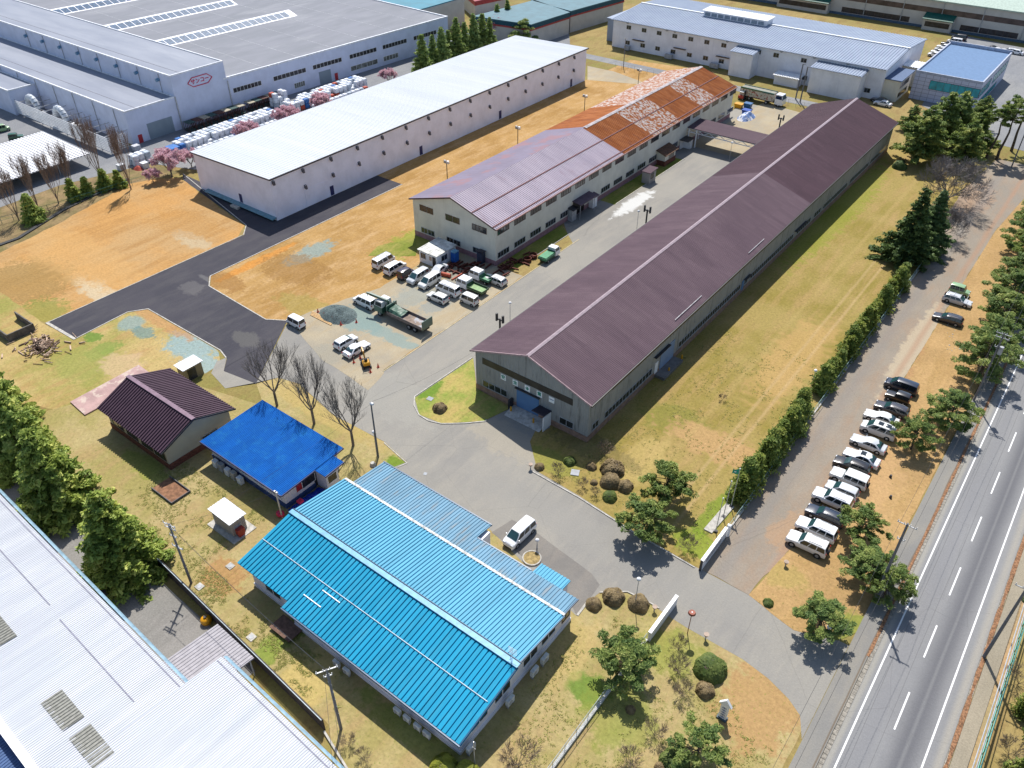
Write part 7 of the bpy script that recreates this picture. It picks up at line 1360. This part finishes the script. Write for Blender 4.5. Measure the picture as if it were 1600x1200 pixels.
# low net fence on concrete base running to the bottom edge
r = empty('net_fence', (-19.6, 38, 0), 'low wall with a wire net fence running down to the bottom edge', 'fence'); mb = MB(); mb.box(-19.75, 14, 0, -19.45, 49.5, .35); mb.build('base_wall', mat('pale_base', (.5, .5, .47), .8, .15, 3), r)
netm = mat('net_wire', (.35, .4, .42), .5)
mb = MB(); y = 14.0
while y < 49.4: mb.tube((-19.6, y, .35), (-19.6, y, 1.5), .03, .03, 5); y += 2.0
mb.tube((-19.6, 14, 1.5), (-19.6, 49.4, 1.5), .03, .03, 5); mb.tube((-19.6, 14, .5), (-19.6, 49.4, .5), .015, .015, 4); mb.build('frame', netm, r)
mb = MB(); y = 14.0
while y < 49.2: mb.tube((-19.6, y, .5), (-19.6, y+1.0, 1.5), .005, .005, 3, cap=False); mb.tube((-19.6, y+1.0, .5), (-19.6, y, 1.5), .005, .005, 3, cap=False); y += .25
mb.build('wire_net', netm, r)
r = empty('hedge_fence', (-19.45, 100, 0), 'teal grey net fence between the conifer hedge and parking lane', 'fence'); mb = MB(); mb.box(-19.55, 68.8, 0, -19.35, 150, .22); mb.build('base_wall', CONC, r); mb = MB(); y = 69.0
while y < 150: mb.tube((-19.45, y, .2), (-19.45, y, 1.4), .03, .03, 5); y += 2.0
mb.tube((-19.45, 69, 1.4), (-19.45, 150, 1.4), .03, .03, 5); mb.tube((-19.45, 69, .8), (-19.45, 150, .8), .012, .012, 4); mb.build('frame', mat('teal_fence', (.25, .38, .38), .5), r)
# roadside fences on the right
def railfence(x, ya, yb, h, m, lab, name='rail_fence', step=2.0, rails=(1.0,), thick=.035, lean=0):
    r = empty(name, (x, (ya+yb)/2, 0), lab, 'fence'); mb = MB(); y = ya
    while y < yb: mb.tube((x, y, .0), (x+lean, y, h), thick, thick, 5); y += step
    mb.build('posts', m, r); mb = MB()
    for f in rails: mb.tube((x+lean*f, ya, h*f), (x+lean*f, yb, h*f), thick, thick, 5)
    mb.build('rails', m, r); return r
railfence(12.1, 20, 240, 1.5, mat('turquoise_fence', S(90, 190, 175, .62), .5), 'turquoise net fence along the right edge beyond the far pavement', rails=(1.0, .85, .1), thick=.05)
railfence(10.35, 10, 240, 5.6, mat('grey_cable', (.33, .36, .4), .5), 'grey high guard cable above the far pavement', rails=(1.0, .985), step=30, thick=.05) if False else None
wire([Vector((11.5, 20, 3.2)), Vector((11.5, 60, 3.2)), Vector((11.5, 100, 3.2)), Vector((11.5, 140, 3.2))], .3, 'thick grey cable hanging over the far pavement', .05, mat('cable_grey', (.4, .42, .45), .5))
wire([Vector((10.9, 20, 5.5)), Vector((10.9, 60, 5.5)), Vector((10.9, 100, 5.5)), Vector((10.9, 140, 5.5))], .4, 'second thick grey cable hanging over the far pavement', .05, MC['cable_grey'])
railfence(-58.0+0, 0, 0, 1, GREY, '') if False else None
r = empty('far_fence', (-110, 220, 0), 'wire fence on the grass strip along the far road', 'fence'); mb = MB(); x = -129.0
while x < -60: mb.tube((x, 220.5, 0), (x, 220.5, 1.5), .04, .04, 4); x += 2.2
mb.tube((-129, 220.5, 1.5), (-60, 220.5, 1.5), .03, .03, 4); mb.tube((-129, 220.5, .8), (-60, 220.5, .8), .02, .02, 4); mb.build('frame', GREY, r)
r = empty('back_fence', (-172, 90, 0), 'dark low fence behind the dirt field along the poplars', 'fence'); mb = MB(); pts = [(-176, 40), (-170, 66), (-168, 84)]
for a, b_ in zip(pts[:-1], pts[1:]):
    a, b_ = Vector((*a, 0)), Vector((*b_, 0)); n = int((b_-a).length/2.2)
    for i in range(n): q = a.lerp(b_, i/n); mb.tube(q, q+Vector((0, 0, 1.4)), .05, .05, 4)
    mb.tube(a+Vector((0, 0, 1.4)), b_+Vector((0, 0, 1.4)), .035, .035, 4); mb.tube(a+Vector((0, 0, .7)), b_+Vector((0, 0, .7)), .03, .03, 4)
mb.build('frame', mat('green_fence', (.03, .12, .10), .5), r)
mb = MB(); pts = [(-164, 40), (-163.5, 54), (-168.5, 66), (-172, 83)]
for a, b_ in zip(pts[:-1], pts[1:]): mb.beam((*a, .12), (*b_, .12), .8, .24)
one('ditch_wall', mb, mat('dark_ditch', (.05, .05, .05), .9), 'dark concrete ditch along the back of the dirt field', 'ditch')
# arrow topped sign on the bottom lawn
b0 = G(1128, 1122); x, y = b0.x, b0.y; r = empty('arrow_sign', (x, y, 0), 'white arrow topped pillar sign on the bottom lawn', 'sign', rz=0); mb = MB(); mb.box(x-.4, y-.14, .2, x+.4, y+.14, 2.4); mb.build('board', WHITE, r); mb = MB(); mb.add([(x-.65, y-.14, 2.4), (x+.65, y-.14, 2.4), (x, y-.14, 3.3), (x-.65, y+.14, 2.4), (x+.65, y+.14, 2.4), (x, y+.14, 3.3)], [(0, 1, 2), (5, 4, 3), (0, 3, 4, 1), (1, 4, 5, 2), (2, 5, 3, 0)]); mb.build('arrow_top', WHITE, r); mb = MB(); mb.box(x-.5, y-.3, 0, x+.5, y+.3, .2); mb.build('base', mat('base_dark', (.05, .08, .1), .6), r)
mb = MB()
for k in range(5): mb.box(x-.22, y-.155, 2.15-k*.38-.24, x+.22, y-.1401, 2.15-k*.38-.19); mb.box(x-.03, y-.1552, 2.15-k*.38-.3, x+.03, y-.1402, 2.15-k*.38-.05); mb.box(x-.2, y-.155, 2.15-k*.38-.1, x+.2, y-.1401, 2.15-k*.38-.06)
mb.build('lettering', MC['sign_blue'], r)
# circular planter at the office entrance
b0 = G(831, 873); x, y = b0.x, b0.y; r = empty('round_planter', (x, y, 0), 'round kerbed planter at the sky blue office entrance', 'planter'); mb = MB(); n = 20
for i in range(n): a, b2 = 6.2832*i/n, 6.2832*(i+1)/n; mb.hexa([(x+1.15*math.cos(a), y+1.15*math.sin(a), 0), (x+1.15*math.cos(b2), y+1.15*math.sin(b2), 0), (x+1.0*math.cos(b2), y+1.0*math.sin(b2), 0), (x+1.0*math.cos(a), y+1.0*math.sin(a), 0)], [(x+1.15*math.cos(a), y+1.15*math.sin(a), .2), (x+1.15*math.cos(b2), y+1.15*math.sin(b2), .2), (x+1.0*math.cos(b2), y+1.0*math.sin(b2), .2), (x+1.0*math.cos(a), y+1.0*math.sin(a), .2)])
mb.build('rim', CONC, r); mb = MB(); mb.tube((x, y, 0), (x, y, .15), 1.0, 1.0, 20); mb.build('soil', mat('planter_turf', S(190, 165, 110, .6), .95, .25, 3), r)
# bollards and drums by the brown workshop
for (x, y, lab) in ((-54.4, 70.9, 'left yellow bollard before the gable shutter of the brown workshop'), (-50.3, 70.8, 'right yellow bollard before the gable shutter of the brown workshop'), (-40.9, 93.2, 'near yellow bollard by the side shutter of the brown workshop'), (-40.9, 97.4, 'far yellow bollard by the side shutter of the brown workshop')): mb = MB(); mb.tube((x, y, 0), (x, y, 1.0), .14, .14, 10); mb.sphere((x, y, 1.0), .14, .14, .08, 10, 4, zmin=0); one('bollard', mb, ye, lab, 'bollard')
mb = MB(); mb.bbox(-55.2, 71.2, 0, -54.85, 72.1, 1.7, .03); one('control_box', mb, DARK, 'dark control box left of the gable shutter', 'box')
for i, (px, py, lab) in enumerate(((393, 996, 'pale manhole cover on the yard grass by the boundary wall'), (360, 885, 'pale manhole cover near the corner of the sky blue roof'), (312, 917, 'pale manhole cover nearest the pole by the cedar'))): b0 = G(px, py); mb = MB(); mb.box(b0.x-.45, b0.y-.4, 0, b0.x+.45, b0.y+.4, .1); mb.tube((b0.x, b0.y, .1), (b0.x, b0.y, .13), .28, .28, 14, 1); one('manhole', mb, [CONC, GREY], lab, 'manhole')
for (px, py, lab) in ((1391, 746, 'dark tree stump on the verge, the upper of two'), (1391, 778, 'dark tree stump on the verge, the lower of two')):
    b0 = G(px, py); mb = MB(); mb.tube((b0.x, b0.y, 0), (b0.x, b0.y, .45), .2, .14, 8); one('tree_stump', mb, DARK, lab, 'stump')
b0 = G(448, 985); mb = MB(); mb.box(b0.x-1.6, b0.y-1.0, .35, b0.x+1.6, b0.y+1.0, .45); mb.box(b0.x-1.4, b0.y-.9, 0, b0.x-1.2, b0.y+.9, .35); mb.box(b0.x+1.2, b0.y-.9, 0, b0.x+1.4, b0.y+.9, .35); one('timber_deck', mb, mat('deck_wood', S(135, 105, 90, .6), .9, .2, 2), 'weathered brown deck under the shaded eave of the sky blue office', 'deck')
for (px, py, h, lab) in ((742, 1195, 4.2, 'thin antenna mast at the front corner of the sky blue office'),): b0 = G(px, py); mb = MB(); mb.tube((b0.x, b0.y, 0), (b0.x, b0.y, h), .06, .045, 8); mb.tube((b0.x-.2, b0.y, h-1.1), (b0.x+.2, b0.y, h-1.1), .03, .03, 5); one('antenna_mast', mb, STEEL, lab, 'mast')
# pebbles, litter and tufts that break the ground
r0 = random.Random(8); mb = MB()
for i in range(40): b0 = G(r0.uniform(1480, 1500), r0.uniform(500, 560)) if i > 20 else Vector((-11.9+r0.gauss(0, .15), r0.uniform(95, 115), 0)); s = r0.uniform(.06, .14); mb.sphere((b0.x, b0.y, .04), s, s, s*.7, 6, 4)
o = mb.build('edge_stones', CONC); o['kind'] = 'stuff'; tag(o, 'small pale stones scattered along the parking lane edge', 'stones')
def tufts(xa, xb, ya, yb, n, seed, m, lab, h=.07, name='grass_tufts', excl=None):
    rng = np.random.default_rng(seed); P_ = np.stack([rng.uniform(xa, xb, n), rng.uniform(ya, yb, n), np.full(n, .03)], 1); keep = np.array([mnoise.noise(Vector((p[0]*.25, p[1]*.25, seed)))+.5*mnoise.noise(Vector((p[0]*.9, p[1]*.9, seed))) > .0 for p in P_])
    if excl: keep &= np.array([not excl(p[0], p[1]) for p in P_])
    P_ = P_[keep]; k = 5; C = np.repeat(P_, k, 0)+rng.normal(0, .09, (len(P_)*k, 3))*[1, 1, 0]; n2 = len(C); a = rng.uniform(0, 6.28, n2); hh = h*rng.uniform(.5, 1.3, n2); U = np.stack([np.cos(a)*.035, np.sin(a)*.035, np.zeros(n2)], 1); V = np.stack([rng.normal(0, .05, n2), rng.normal(0, .05, n2), hh/2], 1); C[:, 2] = .03+hh/2
    me = quads_mesh(name, C, U, V, np.clip(rng.normal(.5, .3, n2), 0, 1), m); o = bpy.data.objects.new(name, me); COL.objects.link(o); o['kind'] = 'stuff'; tag(o, lab, 'grass')
GT = leafmat('dry_grass_blades', S(205, 190, 125, .75), S(150, 165, 75, .75)); 
tufts(-27, -3.5, 26, 52, 4500, 1, GT, 'patchy grass tufts on the bottom lawn', excl=lambda x, y: y > 50.5-(x+27)*.12 or x < -26)
tufts(-66, -40, 22.8, 27, 3000, 2, GT, 'patchy grass tufts between the boundary wall and the office')
tufts(-41.5, -20.5, 64, 110, 3000, 3, GT, 'patchy grass tufts on the lawn beside the brown workshop')
tufts(-84, -66, 24.5, 36, 3000, 4, GT, 'patchy grass tufts around the small white shed')
